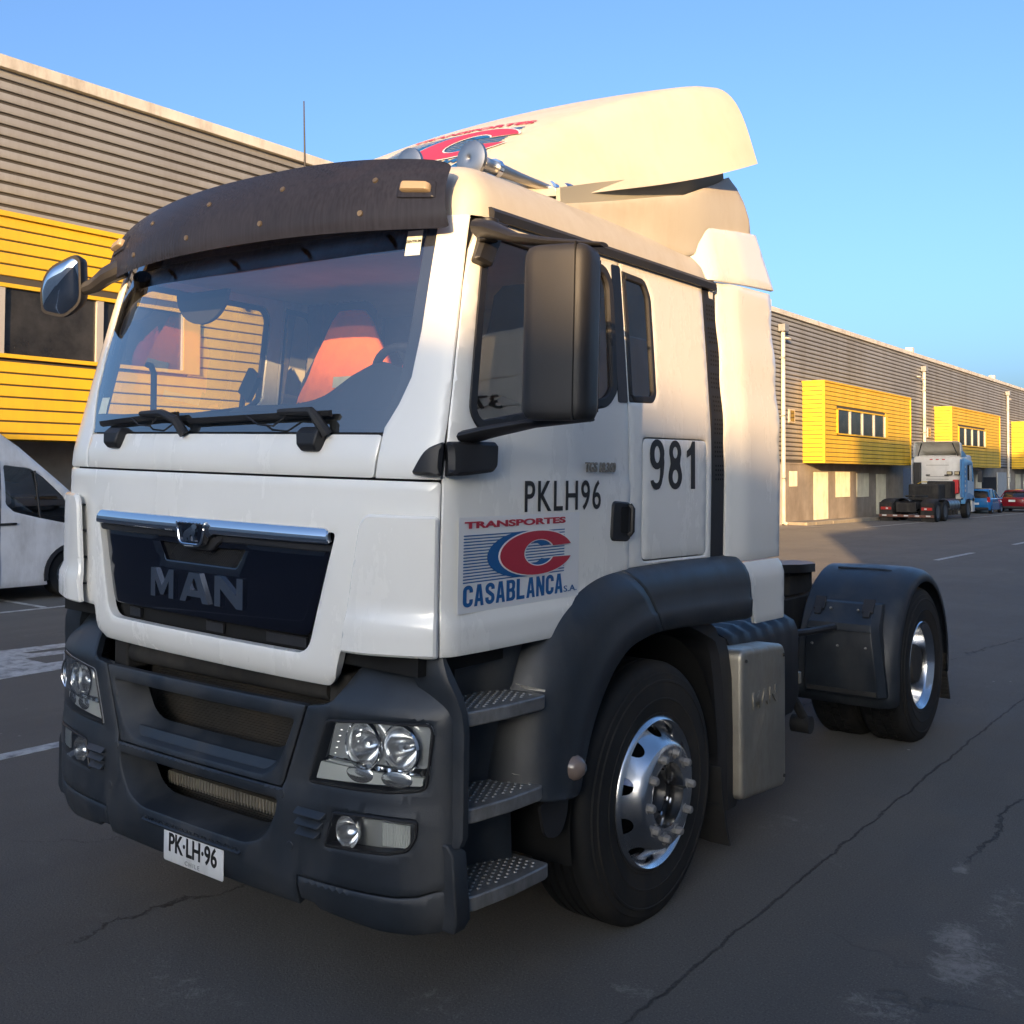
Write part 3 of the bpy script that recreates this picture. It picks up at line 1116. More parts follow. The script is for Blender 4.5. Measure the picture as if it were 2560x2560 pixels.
# chrome bar with a drop for the badge
bar_out = roundpoly([(-.700, 1.578), (-.115, 1.578), (-.085, 1.560), (.085, 1.560), (.115, 1.578), (.700, 1.578), (.690, 1.636), (-.690, 1.636)], [.012, .02, .02, .02, .02, .012, .02, .02], 3)
cb = patch(bar_out, [], lambda u, v: cabmap(u, v, 0.004 + 0.020 * math.sin(max(0, min(1, (v - 1.560) / .076)) * math.pi * .8 + .35)), step=0.012, thick=0.02, edge=.004, edgedrop=.004)
cpart(cb, 'chrome_bar', M_CHROME)
q = patch(roundpoly([(-.70, 1.552), (-.13, 1.552), (-.085, 1.515), (.085, 1.515), (.13, 1.552), (.70, 1.552), (.708, 1.580), (-.708, 1.580)], .01, 2), [], lambda u, v: cabmap(u, v, -.001), step=.05, thick=.02, edge=.004, edgedrop=.004)
cpart(q, 'bar_lower_trim', M_BLACK)  # black trim strip along the lower edge of the chrome bar
# badge: chrome shield ring, dark field, standing lion
sho = roundpoly([(-.092, 1.622), (-.070, 1.530), (.070, 1.530), (.092, 1.622)], [.012, .03, .03, .012], 4)
shi = roundpoly([(-.078, 1.612), (-.060, 1.541), (.060, 1.541), (.078, 1.612)], [.008, .022, .022, .008], 4)
badge = cpart(patch(sho, [shi], lambda u, v: cabmap(u, v, .036), step=.02, thick=.03, edge=.003, edgedrop=.003), 'badge', M_CHROME)
cpart(patch(shi, [], lambda u, v: cabmap(u, v, .026), step=.05, thick=.02), 'badge_field', M_GLOSSB, parent=badge)
lion = [(-.048, .548), (-.040, .556), (-.044, .570), (-.034, .585), (-.018, .592), (.000, .602), (.012, .611), (.026, .613), (.038, .606), (.036, .598), (.028, .594), (.030, .584), (.024, .572), (.026, .556), (.032, .547), (.020, .546), (.014, .566), (.004, .574), (-.002, .566), (.006, .548), (-.006, .546), (-.016, .562), (-.022, .560), (-.012, .547), (-.030, .546), (-.034, .556), (-.038, .549)]
cpart(patch([(a, b_ + 1.0) for a, b_ in lion], [], lambda u, v: cabmap(u, v, .032), step=.02, thick=.006), 'badge_lion', M_CHROME, parent=badge)
# MAN letters
def frontmap(cx, cz, base):
    def f(u, v, t):
        return CX(*front(cx + u, cz + v, base + t))
    return f
letters = {
    'M': [(-.075, -.055), (-.045, -.055), (-.045, .010), (-.010, -.045), (.010, -.045), (.045, .010), (.045, -.055), (.075, -.055), (.075, .055), (.045, .055), (0, -.012), (-.045, .055), (-.075, .055)],
    'A': [(-.088, -.055), (-.052, -.055), (-.042, -.034), (.042, -.034), (.052, -.055), (.088, -.055), (.032, .055), (-.032, .055)],
    'N': [(-.080, -.055), (-.046, -.055), (-.046, .010), (.046, -.055), (.080, -.055), (.080, .055), (.046, .055), (.046, -.008), (-.046, .055), (-.080, .055)]}
for ch, cx in (('M', -.222), ('A', -.018), ('N', .186)):
    holes = [[(-.026, -.010), (.026, -.010), (.003, .034), (-.003, .034)]] if ch == 'A' else []
    o = cpart(patch([(cx + a, 1.372 + c) for a, c in letters[ch]], [[(cx + a, 1.372 + c) for a, c in h] for h in holes], lambda u, v: cabmap(u, v, -.001), step=.05, thick=.011), 'badge_letter', M_CHROME, parent=grille)

# ---- corner deflectors (white fins beside the grille) with black vent slats behind the free edge
for sg in (1, -1):
    dl = [(.775, 1.238), (S_DOOR - .008, 1.246), (S_DOOR - .008, 1.690), (.865, 1.690), (.838, 1.655)]
    d = patch(roundpoly([(sg * a, b_) for a, b_ in dl], [.015, .01, .015, .05, .03], 4), [], lambda u, v: cabmap(u, v, 0.046 - 0.026 * sstep(.86, 1.12, abs(u)) + 0.006 * sstep(1.37, 1.34, v)), step=0.03, thick=0.02, edge=.008, edgedrop=.008)
    df = cpart(d, 'corner_deflector', M_WHITE)
    for k_ in range(4):
        z = 1.31 + k_ * .11
        q = MB()
        a, b_ = .80 + (z - 1.238) * .15, .92 + (z - 1.238) * .12
        P = [cabmap(sg * a, z, .030), cabmap(sg * b_, z, .030), cabmap(sg * b_, z, -.004), cabmap(sg * a, z, -.004)]
        q.add([tuple(p) for p in P] + [(p.x, p.y, p.z + .008) for p in P], [(0, 1, 2, 3), (7, 6, 5, 4), (0, 4, 5, 1), (1, 5, 6, 2), (2, 6, 7, 3), (3, 7, 4, 0)])
        cpart(q, 'vent_slat', M_BLACK, parent=df, smooth=0)

# ---- windscreen pillars with the cowl corner
for sg in (1, -1):
    ap_ = [(S_SEAM + .004, 1.806), (S_DOOR - .003, 1.806), (S_DOOR - .003, 2.705), (s_of_x(.985), 2.705), (s_of_x(.985), 2.60), (s_of_x(.972), 2.30), (s_of_x(.955), 2.14), (s_of_x(.92), 2.05), (S_SEAM + .016, 1.972)]
    d = patch([(sg * a, b_) for a, b_ in ap_], [], lambda u, v: cabmap(u, v), step=0.03, thick=0.03, **EDGE)
    cpart(d, 'pillar_panel', M_WHITE)
    d = patch([(sg * a, b_) for a, b_ in [(s_of_x(.90), 2.00), (S_DOOR + .05, 2.0), (S_DOOR + .05, 2.70), (s_of_x(.92), 2.70), (s_of_x(.915), 2.3)]], [], lambda u, v: cabmap(u, v, -.035), step=.05, thick=.02)
    cpart(d, 'pillar_trim', M_DASH)

# ---- windscreen
def ws_loop(dx, dz0, dz1):
    side_ = [(.862, 1.955), (.905, 2.025), (.940, 2.12), (.958, 2.30), (.972, 2.60), (.975, 2.70)]
    r_ = [(s_of_x(max(0, a - dx)), min(max(b_, 1.955 + dz0), 2.70 - dz1)) for a, b_ in side_]
    return r_ + [(-a, b_) for a, b_ in r_[::-1]]
glass = patch(ws_loop(-.012, 0, 0), [], lambda u, v: cabmap(u, v, -.006), step=.06, backless=True)
windscreen = cpart(glass, 'windscreen', M_GLASS)
frit = patch(ws_loop(-.016, -.012, -.005), [ws_loop(.035, .075, .03)], lambda u, v: cabmap(u, v, -.010), step=.04, thick=.004)
cpart(frit, 'windscreen_border', M_BLACK, parent=windscreen)
band = patch([(-s_of_x(.93), 2.585), (s_of_x(.93), 2.585), (s_of_x(.935), 2.69), (-s_of_x(.935), 2.69)], [], lambda u, v: cabmap(u, v, -.014), step=.06, backless=True)
cpart(band, 'tint_band', glass_mat('tint_band', (0.10, 0.12, 0.12), base=0.03), parent=windscreen)
# stickers inside the glass
for (x0, x1, z0, z1, nm) in ((-.875, -.800, 2.035, 2.105, 'inspection_sticker'), (.862, .925, 2.565, 2.655, 'service_sticker')):
    d = patch([(s_of_x(x0), z0), (s_of_x(x1), z0), (s_of_x(x1), z1), (s_of_x(x0), z1)], [], lambda u, v: cabmap(u, v, -.005), step=.05, thick=.001)
    cpart(d, nm, mat('paper_sticker', (0.62, 0.68, 0.64), rough=0.5, var=.1, vscale=40), parent=windscreen)
text_mesh('ZENTRUM', .0135, .0006, frontmap(.8935, 2.615, -.003), M_INK, 'sticker_print', windscreen, bevel=.0003)

# ---- door and rear side panel
def yd(z, k=0.0):
    return ff(z) + 0.115 + k
door_loop = [(yd(1.245), 1.245), (.50, 1.243), (.828, 1.240), (.875, 1.290), (.93, 1.335), (1.03, 1.383), (1.18, 1.425), (1.317, 1.448), (1.317, 2.0), (1.317, 2.700), (.56, 2.700)]
door_loop += [(yd(z) + dy, z) for z, dy in ((2.690, .075), (2.650, .030), (2.58, .006), (2.45, 0), (2.25, 0), (2.0, 0), (1.8, 0), (1.6, 0), (1.4, 0))]
win_loop = roundpoly([(yd(2.03, .082), 2.03), (.365, 1.975), (1.17, 2.102), (1.232, 2.16), (1.247, 2.59), (1.205, 2.648), (.53, 2.662), (yd(2.58, .075), 2.60), (yd(2.3, .075), 2.3)], [.03, .04, .06, .02, .04, .03, .03, .02, .02], 4)
side_out = [(1.323, 1.448), (1.60, 1.452), (2.055, 1.442), (2.055, 2.700), (1.323, 2.700)]
rwin = roundpoly([(1.335, 2.118), (1.53, 2.125), (1.560, 2.160), (1.562, 2.58), (1.52, 2.650), (1.335, 2.658)], [.01, .02, .02, .03, .03, .01], 4)
hatch = roundpoly([(1.425, 1.468), (2.010, 1.460), (2.010, 1.985), (1.425, 1.980)], .035, 4)
hatch_in = roundpoly([(1.431, 1.474), (2.004, 1.466), (2.004, 1.979), (1.431, 1.974)], .032, 4)

def cablip(v):
    return -0.006 * sstep(1.80, 1.787, v) * 0
doors = {}
for sg in (1, -1):
    mp_ = lambda u, v, sg=sg: sidemap(u, v, 0.006 * sstep(1.815, 1.80, v) * sstep(.30, .40, u), sg)
    fl = sg < 0
    d = patch(door_loop, [win_loop], mp_, step=.035, thick=.03, flip=fl, **EDGE)
    door = cpart(d, 'door', M_WHITE)
    doors[sg] = door
    d = patch(inset(win_loop[::1], -.012) if area(win_loop) > 0 else win_loop, [inset(win_loop, .026)], lambda u, v, sg=sg: sidemap(u, v, .004, sg), step=.04, thick=.02, flip=fl, edge=.004, edgedrop=.004)
    cpart(d, 'window_seal', M_BLACK, parent=door)
    d = patch(inset(win_loop, .02), [], lambda u, v, sg=sg: sidemap(u, v, -.010, sg), step=.08, flip=fl, backless=True)
    cpart(d, 'door_window', M_SGLASS, parent=door)
    # dark pillar trim behind the window
    d = patch(roundpoly([(1.243, 2.112), (1.316, 2.114), (1.316, 2.672), (1.25, 2.672)], .01, 2), [], lambda u, v, sg=sg: sidemap(u, v, .003, sg), step=.06, thick=.006, flip=fl)
    cpart(d, 'pillar_cover', M_GLOSSB, parent=door)
    # rear side panel
    d = patch(side_out, [rwin, hatch], lambda u, v, sg=sg: sidemap(u, v, 0, sg), step=.04, thick=.03, flip=fl, **EDGE)
    side_panel = cpart(d, 'rear_side_panel', M_WHITE)
    d = patch(rwin, [inset(rwin, .028)], lambda u, v, sg=sg: sidemap(u, v, .002, sg), step=.04, thick=.02, flip=fl, edge=.004, edgedrop=.004)
    cpart(d, 'window_seal', M_BLACK, parent=side_panel)
    d = patch(inset(rwin, .025), [], lambda u, v, sg=sg: sidemap(u, v, -.008, sg), step=.08, flip=fl, backless=True)
    cpart(d, 'rear_window', glass_mat('dark_side_glass', (0.16, 0.17, 0.14), base=0.07), parent=side_panel)
    d = patch(hatch_in, [], lambda u, v, sg=sg: sidemap(u, v, 0, sg), step=.05, thick=.02, flip=fl, **EDGE)
    cpart(d, 'locker_hatch', M_WHITE)
    # door handle
    q = MB()
    P = lambda y, z, o_: tuple(sidemap(y, z, o_, sg))
    hl = roundpoly([(1.165, 1.565), (1.318, 1.555), (1.325, 1.715), (1.175, 1.725)], .03, 4)
    ho = cpart(patch(hl, [], lambda u, v, sg=sg: sidemap(u, v, .014, sg), step=.03, thick=.02, flip=fl, edge=.008, edgedrop=.010), 'door_handle', M_BLACK, parent=door)
    hv = roundpoly([(1.235, 1.595), (1.29, 1.592), (1.293, 1.695), (1.238, 1.700)], .01, 2)
    cpart(patch(hv, [], lambda u, v, sg=sg: sidemap(u, v, .0155, sg), step=.05, thick=.002, flip=fl), 'handle_recess', M_VOID, parent=door)
    q.tube([P(1.285, 1.585, .022), P(1.288, 1.60, .034), P(1.290, 1.69, .034), P(1.288, 1.705, .022)], .011, n=8)
    cpart(q, 'handle_grip', M_BLACK, parent=door)

# ---- roof shell
def roof_ring(t):
    """t 0..1 from the drip rail to the crown"""
    a = t * math.pi / 2
    d_ = 0.30 * (1 - math.cos(a))
    z = 2.700 + 0.245 * math.sin(a)
    pts_ = []
    for s_ in [s_of_x(x) for x in (0, .2, .4, .6, .75, .87, .95)] + [s_of_x(.985), s_of_x(1.03), S_DOOR - .03, S_DOOR, S_DOOR + .04, S20]:
        p = cabmap(s_, 2.70)
        pts_.append((p.x, p.y))
    for y in (.60, .75, .95, 1.2, 1.45, 1.7, 1.9, 2.02, 2.10):
        pts_.append((sd(2.70), y))
    pts_ += [(sd(2.70) - .012, 2.135), (sd(2.70) - .05, 2.155), (.8, 2.16), (.4, 2.16), (0, 2.16)]
    half = []
    for (x, y) in pts_:
        xx = x * (1 - d_ / 1.05)
        yf = cabmap(0, 2.70).y
        yy = yf + (y - yf) * (1 - (d_ * 1.9) / 1.9) + d_ * 1.05 * 1.0 if False else 0.27 + d_ * 1.0 + (y - 0.27) * (2.16 - 0.27 - d_ * 1.30) / (2.16 - 0.27)
        half.append((xx, yy, z + 0.02 * t * (1 - (xx / 1.05) ** 2)))
    return half + [(-x, y, z_) for (x, y, z_) in half[-2:0:-1]]
q = MB()
q.loft([roof_ring(t) for t in (0, .08, .16, .26, .36, .48, .6, .72, .84, .93, 1.0)], cap=False)
n_ = len(roof_ring(1.0))
last = roof_ring(1.0)
cy_ = sum(p[1] for p in last) / n_
q.v.append((0, cy_, 2.975))
ci = len(q.v) - 1
base_i = len(q.v) - 1 - n_
for i in range(n_):
    q.f.append([base_i + i, base_i + (i + 1) % n_, ci]); q.mi.append(0)
roof = cpart(q, 'roof', M_SPOIL, smooth=50)
for sg in (1, -1):
    q = MB()
    pr = []
    for y in [.47 + i * .11 for i in range(16)] + [2.165]:
        x = sd(2.71) + .004
        pr.append([(sg * (x - .03), y, 2.694), (sg * (x + .018), y, 2.694), (sg * (x + .020), y, 2.722), (sg * (x + .004), y, 2.738), (sg * (x - .03), y, 2.742)])
    q.loft(pr)
    cpart(q, 'drip_rail', M_BLACK, parent=roof)
# rear wall of the cab
q = MB()
q.bx(-1.05, 1.05, 2.13, 2.17, 1.1, 2.72)
cpart(q, 'rear_wall', M_WHITE, smooth=0)
q = MB()
q.bx(-1.02, 1.02, 2.08, 2.128, 1.3, 2.70)
cpart(q, 'rear_lining', M_LINER, smooth=0)
q = MB()
q.bx(-1.03, 1.03, .45, 2.10, 2.690, 2.70)
cpart(q, 'headlining', M_LINER, smooth=0)
q = MB()
q.bx(-1.05, 1.05, .16, 2.12, 1.18, 1.30)
cpart(q, 'cab_floor', M_VOID, smooth=0)

# ---- black perforated strip and side fairings behind the cab
def wav(z):
    return 0.007 * math.sin((z - 1.43) / .30 * 2 * math.pi) * sstep(1.75, 2.0, z)
for sg in (1, -1):
    fl = sg < 0
    zz = [1.435 + i * .045 for i in range(29)]
    lp = [(2.064 + wav(z), z) for z in zz] + [(2.192 + wav(z), z) for z in zz[::-1]]
    d = patch(lp, [], lambda u, v, sg=sg: sidemap(u, v, -.004, sg), step=.05, thick=.03, flip=fl, edge=.004, edgedrop=.003)
    strip = cpart(d, 'gap_strip', M_BLACK)
    q = MB()
    for band_ in range(8):
        for r_ in range(4):
            for c_ in range(4):
                z = 1.80 + band_ * .107 + r_ * .021
                y = 2.092 + wav(z) + c_ * .024
                P = [sidemap(y + a, z + b_, -.001, sg) for a, b_ in ((0, 0), (.013, 0), (.013, .009), (0, .009))]
                q.add([tuple(p) for p in P], [(0, 1, 2, 3) if sg > 0 else (3, 2, 1, 0)])
    cpart(q, 'strip_holes', M_VOID, parent=strip, smooth=0)
    rip = lambda u, v: .030 * sstep(2.19, 2.40, u) + .003 * math.sin((v - 1.43) / .30 * 2 * math.pi) * sstep(1.75, 2.0, v)
    lp = [(2.205 + wav(z), z) for z in [1.415] + zz[1:] + [2.745]] + [(2.775 + .006 * math.sin((z - 1.43) / .30 * 6.28) * sstep(1.75, 2.0, z), z) for z in ([1.41] + zz[1:] + [2.765])[::-1]]
    d = patch(lp, [], lambda u, v, sg=sg: sidemap(u, v, rip(u, v), sg), step=.05, thick=.02, flip=fl, **EDGE)
    cpart(d, 'side_fairing', M_WHITE)
    lp = roundpoly([(2.44, 1.105), (2.795, 1.098), (2.785, 1.402), (2.24, 1.408), (2.34, 1.36)], [.01, .01, .03, .01, .05], 4)
    d = patch(lp, [], lambda u, v, sg=sg: sidemap(u, v, .030 * sstep(2.19, 2.40, u) + .010 * sstep(1.40, 1.36, v), sg), step=.04, thick=.02, flip=fl, **EDGE)
    cpart(d, 'lower_fairing', M_WHITE)
    lp = [(1.93, 2.885), (2.02, 2.845), (2.075, 2.790), (2.115, 2.742), (2.80, 2.785), (2.70, 3.065), (2.15, 3.00), (1.95, 2.925)]
    um = lambda u, v, sg=sg: Vector((sg * (1.075 - .22 * (v - 2.75) + .02 * sstep(2.2, 2.5, u) - .085 * sstep(2.22, 1.95, u)), u, v))
    d = patch(lp, [], um, step=.04, thick=.02, flip=fl, **EDGE)
    cpart(d, 'upper_fairing', M_WHITE)

# ---- roof spoiler
ST = [(.78, 2.955, .60, 2.93, .66), (.95, 3.075, .64, 2.92, .78), (1.2, 3.225, .68, 2.965, .87), (1.5, 3.395, .73, 3.045, .945), (1.8, 3.545, .80, 3.130, 1.005), (2.1, 3.675, .87, 3.225, 1.06), (2.35, 3.765, .92, 3.315, 1.10), (2.50, 3.800, .945, 3.372, 1.118)]
tb = lambda i: [(r_[0], r_[i]) for r_ in ST]

def sp_ring(y, out=0.0):
    zt, wt, zb, wb = (smooth_tab(tb(i), y) for i in (1, 2, 3, 4))
    zt += out; wt += out; wb += out
    half = []
    for k_ in range(9):
        x = (wt - .13) * k_ / 8
        half.append((x, y, zt + .055 * (1 - (x / wt) ** 2) * sstep(.8, 1.5, y)))
    sc_ = .10 * sstep(.85, 1.4, y) * sstep(2.45, 1.6, y)
    hgt_ = zt - zb
    z_e = half[-1][2]
    p0 = Vector((wt - .13, z_e))
    p1 = Vector((wt + .06, z_e - .02 * hgt_))
    p2 = Vector((wt + .05 - sc_ + .3 * (wb - wt), zb + .50 * hgt_))
    p3 = Vector((wb, zb))
    for k_ in range(1, 15):
        t = k_ / 14
        r_ = p0 * (1 - t) ** 3 + p1 * (3 * t * (1 - t) ** 2) + p2 * (3 * t * t * (1 - t)) + p3 * t ** 3
        half.append((r_.x, y, r_.y))
    return [(-x, a, b_) for (x, a, b_) in half[:0:-1]] + half
yst = [.78 + (2.50 - .78) * i / 30 for i in range(31)]
q = MB()
ro = [sp_ring(y) for y in yst]
ri = [sp_ring(y, -.018) for y in yst]
n_ = len(ro[0])
q.loft(ro, closed=False, cap=False)
off_ = len(q.v)
q.loft(ri, closed=False, cap=False)
m_ = len(yst)
for i in range(m_ - 1):
    for k_ in (0, n_ - 1):
        q.f.append([i * n_ + k_, (i + 1) * n_ + k_, off_ + (i + 1) * n_ + k_, off_ + i * n_ + k_]); q.mi.append(0)
for j in (0, m_ - 1):
    for k_ in range(n_ - 1):
        q.f.append([j * n_ + k_, j * n_ + k_ + 1, off_ + j * n_ + k_ + 1, off_ + j * n_ + k_]); q.mi.append(0)
spoiler = cpart(q, 'roof_spoiler', M_SPOIL, smooth=40)
for sg in (1, -1):
    top = [(1.12, 2.905), (1.45, 2.985), (1.80, 3.075), (1.95, 3.11), (2.1, 3.17), (2.30, 3.245), (2.46, 3.315)]
    lp = [(1.05, 2.83), (2.0, 2.84), (2.63, 2.98), (2.66, 3.06), (2.645, 3.14), (2.60, 3.22), (2.54, 3.28)] + top[::-1]
    cm = lambda u, v, sg=sg: Vector((sg * (.93 + .075 * sstep(1.2, 2.2, u) - .05 * (v - 2.9) + .02 * math.sin(min(1, max(0, (v - 2.9) / .4)) * 3.1)), u, v))
    d = patch(lp, [], cm, step=.04, thick=.02, flip=sg < 0, **EDGE)
    cpart(d, 'spoiler_base', M_SPOIL)
    lp = [(1.10, 2.84)] + [(y, z - .06) for y, z in top] + [(2.44, 3.36), (2.2, 3.29), (1.8, 3.17), (1.4, 3.06), (1.1, 2.97)]
    d = patch(lp, [], lambda u, v, sg=sg: Vector((sg * (.905 + .075 * sstep(1.2, 2.2, u) - .05 * (v - 2.9)), u, v)), step=.1, thick=.02, flip=sg < 0)
    cpart(d, 'spoiler_inner_wall', mat('shaded_gelcoat', (.34, .33, .28), rough=.7))  # grey colour paints in the shade under the spoiler's overhang
q = MB()
for y in (1.35, 2.3):
    for x in (-.6, .6):
        q.cyl((x, y, 2.9), (x, y, smooth_tab(tb(1), y) - .02), .02, n=8)
cpart(q, 'spoiler_strut', M_BLACK)

# ---- condensed block glyphs: strokes of even width in a cell 1 wide, 2 high
def arc_pts(cx, cy, rx, ry, a0, a1, n=10):
    return [(cx + rx * math.cos(R(a0 + (a1 - a0) * i / n)), cy + ry * math.sin(R(a0 + (a1 - a0) * i / n))) for i in range(n + 1)]

def ribbon(path, w):
    L_, R_ = [], []
    for i, p in enumerate(path):
        a, b_ = Vector(path[max(0, i - 1)]), Vector(path[min(len(path) - 1, i + 1)])
        d_ = (b_ - a).normalized()
        n_v = Vector((-d_.y, d_.x))
        L_.append((p[0] + n_v.x * w / 2, p[1] + n_v.y * w / 2))
        R_.append((p[0] - n_v.x * w / 2, p[1] - n_v.y * w / 2))
    return L_, R_

def glyph(ch, w=.34):
    """list of ('poly', outer, holes) or ('rib', left, right)"""
    h = w / 2
    if ch == 'C':
        return [('rib',) + ribbon([(1 - h, 1.32), (1 - h, 1.5)] + arc_pts(.5, 1.5, .5 - h, .5 - h, 0, 180) + arc_pts(.5, .5, .5 - h, .5 - h, 180, 360) + [(1 - h, .5), (1 - h, .70)], w)]
    if ch == 'S':
        return [('rib',) + ribbon([(1 - h, 1.38), (1 - h, 1.52)] + arc_pts(.5, 1.52, .5 - h, .48 - h, 0, 180) + [(h, 1.42), (.22, 1.24), (.5, 1.03), (.78, .80), (1 - h, .60)] + arc_pts(.5, .48, .5 - h, .48 - h, 0, -180) + [(h, .48), (h, .66)], w)]
    if ch == 'A':
        return [('poly', [(0, 0), (.30, 0), (.36, .42), (.64, .42), (.70, 0), (1, 0), (.70, 2), (.30, 2)], [[(.405, .72), (.595, .72), (.5, 1.52)]])]
    if ch == 'B':
        return [('poly', [(0, 0), (.60, 0)] + arc_pts(.60, .40, .40, .40, -90, 20, 6) + [(.97, .82), (.86, 1.02), (.95, 1.22)] + arc_pts(.60, 1.60, .38, .40, -15, 90, 6) + [(0, 2)], [[(.34, .30), (.56, .30), (.66, .42), (.66, .72), (.56, .86), (.34, .86)], [(.34, 1.18), (.54, 1.18), (.64, 1.30), (.64, 1.58), (.54, 1.70), (.34, 1.70)]])]
    if ch == 'L':
        return [('poly', [(0, 0), (.92, 0), (.92, .34), (.35, .34), (.35, 2), (0, 2)], [])]
    if ch == 'N':
        return [('poly', [(0, 0), (.30, 0), (.30, 1.10), (.66, 0), (1, 0), (1, 2), (.70, 2), (.70, .92), (.34, 2), (0, 2)], [])]
    if ch == '1':
        return [('poly', [(.40, 0), (.72, 0), (.72, 2), (.50, 2), (.34, 1.74), (.08, 1.58), (.08, 1.30), (.40, 1.44)], [])]
    if ch == '8':
        return [('poly', arc_pts(.5, .52, .5, .52, -90, 25, 8) + [(.84, 1.04)] + arc_pts(.5, 1.52, .44, .48, -30, 210, 12) + [(.16, 1.04)] + arc_pts(.5, .52, .5, .52, 155, 269, 8), [arc_pts(.5, .52, .21, .28, 0, 345, 15), arc_pts(.5, 1.50, .18, .24, 0, 345, 15)])]
    if ch == '9':
        return [('poly', arc_pts(.5, 1.46, .5, .54, -20, 200, 14) + arc_pts(.46, 1.36, .46, .56, 195, 300, 8) + [(.72, .92), (.70, .62)] + arc_pts(.44, .52, .24, .26, -10, -150, 8) + [(.04, .36)] + arc_pts(.46, .46, .44, .46, 205, 300, 6) + [(.80, .22), (.94, .62), (1.0, 1.1)], [arc_pts(.5, 1.40, .20, .34, 0, 345, 15)])]
    return []

def block_text(body, P, m, nm, parent, w, h, gap, stroke, cx, cy):
    """each glyph its own flat piece laid on the surface P(u,v,t)"""
    n = len(body)
    tot = n * w + (n - 1) * gap
    for i, ch in enumerate(body):
        u0 = cx - tot / 2 + i * (w + gap)
        v0 = cy - h / 2
        for g in glyph(ch, stroke):
            tr = lambda p: (u0 + p[0] * w, v0 + p[1] * h / 2)
            if g[0] == 'poly':
                d = patch([tr(p) for p in g[1]], [[tr(p) for p in hh] for hh in g[2]], lambda u, v: P(u, v, .0014), step=.3, thick=.0008)
            else:
                d = MB()
                vsx = []
                for a, b_ in zip(g[1], g[2]):
                    vsx += [P(*tr(a), .0014), P(*tr(b_), .0014)]
                d.add(vsx, [(2 * k_, 2 * k_ + 1, 2 * k_ + 3, 2 * k_ + 2) for k_ in range(len(g[1]) - 1)])
            d.build(nm, m, parent, smooth=0, fix=False)

# ---- company logo as flat decals
def logo(parent, P, s, withtext=True, part_xf=None):
    """P(u,v,t): u,v in logo units (width 1), s the scale"""
    def flat(loop, holes, t, m, nm):
        d = patch(loop, holes, lambda u, v: P(u, v, t), step=.12, thick=.0008)
        return d.build(nm, m, parent, smooth=0)
    # stripes
    for i in range(16):
        v = .135 + i * .0335
        flat([(0, v), (.76, v), (.76, v + .013), (0, v + .013)], [], .0010, M_BLUE, 'logo_stripe')

    def cshape(cx, cy, rx, ry, ix, iy, icx, a0, n=40):
        o_ = [(cx + rx * math.cos(t), cy + ry * math.sin(t)) for t in [a0 + (2 * math.pi - 2 * a0) * k_ / n for k_ in range(n + 1)]]
        i_ = [(icx + ix * math.cos(t), cy + iy * math.sin(t)) for t in [a0 * 1.0 + .15 + (2 * math.pi - 2 * (a0 + .15)) * k_ / n for k_ in range(n + 1)]]
        return o_ + i_[::-1]
    flat(cshape(.435, .395, .275, .262, .115, .130, .47, .42), [], .0022, M_BLUE, 'logo_blue_c')
    flat(cshape(.535, .395, .298, .268, .112, .145, .55, .30), [], .0034, M_STKW, 'logo_white_edge')
    flat(cshape(.535, .395, .286, .255, .122, .155, .55, .30), [], .0046, M_RED, 'logo_red_c')
    text_mesh('TRANSPORTES', .098, .0012, lambda u, v, t: P(.385 + u, .755 + v, .001 + t), M_RED, 'logo_lettering', parent, scale=(1.17, 1), bevel=.0035)
    block_text('CASABLANCA', P, M_BLUE, 'logo_letter', parent, .0655, .235, .0105, .36, .375, -.005)
    text_mesh('S.A.', .105, .0012, lambda u, v, t: P(.815 + u, -.085 + v, .001 + t), M_BLUE, 'logo_lettering', parent, scale=(.72, 1))

def door_logo(u, v, t):
    k_ = .752
    return Vector(CX(*sidemap(.278 + u * k_, 1.4325 + v * .300, .0085 + t)))
st = patch(roundpoly([(-.03, -.185), (.89, -.185), (.89, .845), (-.03, .845)], .01, 2), [], lambda u, v: door_logo(u, v, -.0005), step=.15, thick=.001)
st_o = st.build('company_sticker', M_STKW, truck, smooth=0)
logo(st_o, door_logo, .752)
# the same logo on the spoiler's front slope, partly dusty
def sp_pt(x, y, t):
    zt, wt = smooth_tab(tb(1), y), smooth_tab(tb(2), y)
    z = zt + .055 * (1 - (x / wt) ** 2) * sstep(.8, 1.5, y)
    e = .01
    z2 = smooth_tab(tb(1), y + e) + .055 * (1 - (x / wt) ** 2) * sstep(.8, 1.5, y + e)
    n = Vector((0, -(z2 - z), e)).normalized()
    return Vector((x, y, z)) + n * t
def sp_logo(u, v, t):
    return Vector(CX(*sp_pt(-.25 + u * .98, 1.00 + v * .62, .003 + t)))
lg = patch([(-.02, -.14), (.02, -.14), (.02, -.13), (-.02, -.13)], [], lambda u, v: sp_logo(u, v, -.001), step=.15, thick=.001)
lg_o = lg.build('spoiler_logo', M_SPOIL, truck, smooth=0)
logo(lg_o, sp_logo, 1.0)

# door lettering and numbers
def dl(cy, cz):
    return lambda u, v, t: Vector(CX(*sidemap(cy + u, cz + v, .0085 + t)))
text_mesh('PKLH96', .155, .001, dl(.845, 1.742), M_INK, 'plate_lettering', doors[1], scale=(.86, 1), space=1.15, bevel=.0012)
block_text('981', lambda u, v, t: Vector(CX(*sidemap(u, v, .0015 + t))), M_INK, 'fleet_number', truck, .122, .212, .036, .26, 1.700, 1.868)
text_mesh('TGS 18.360', .052, .006, dl(1.085, 1.851), mat('badge_silver', (.30, .27, .22), rough=.35, metal=.5), 'model_badge', doors[1], scale=(.86, 1), shear=.12, bevel=.0008)

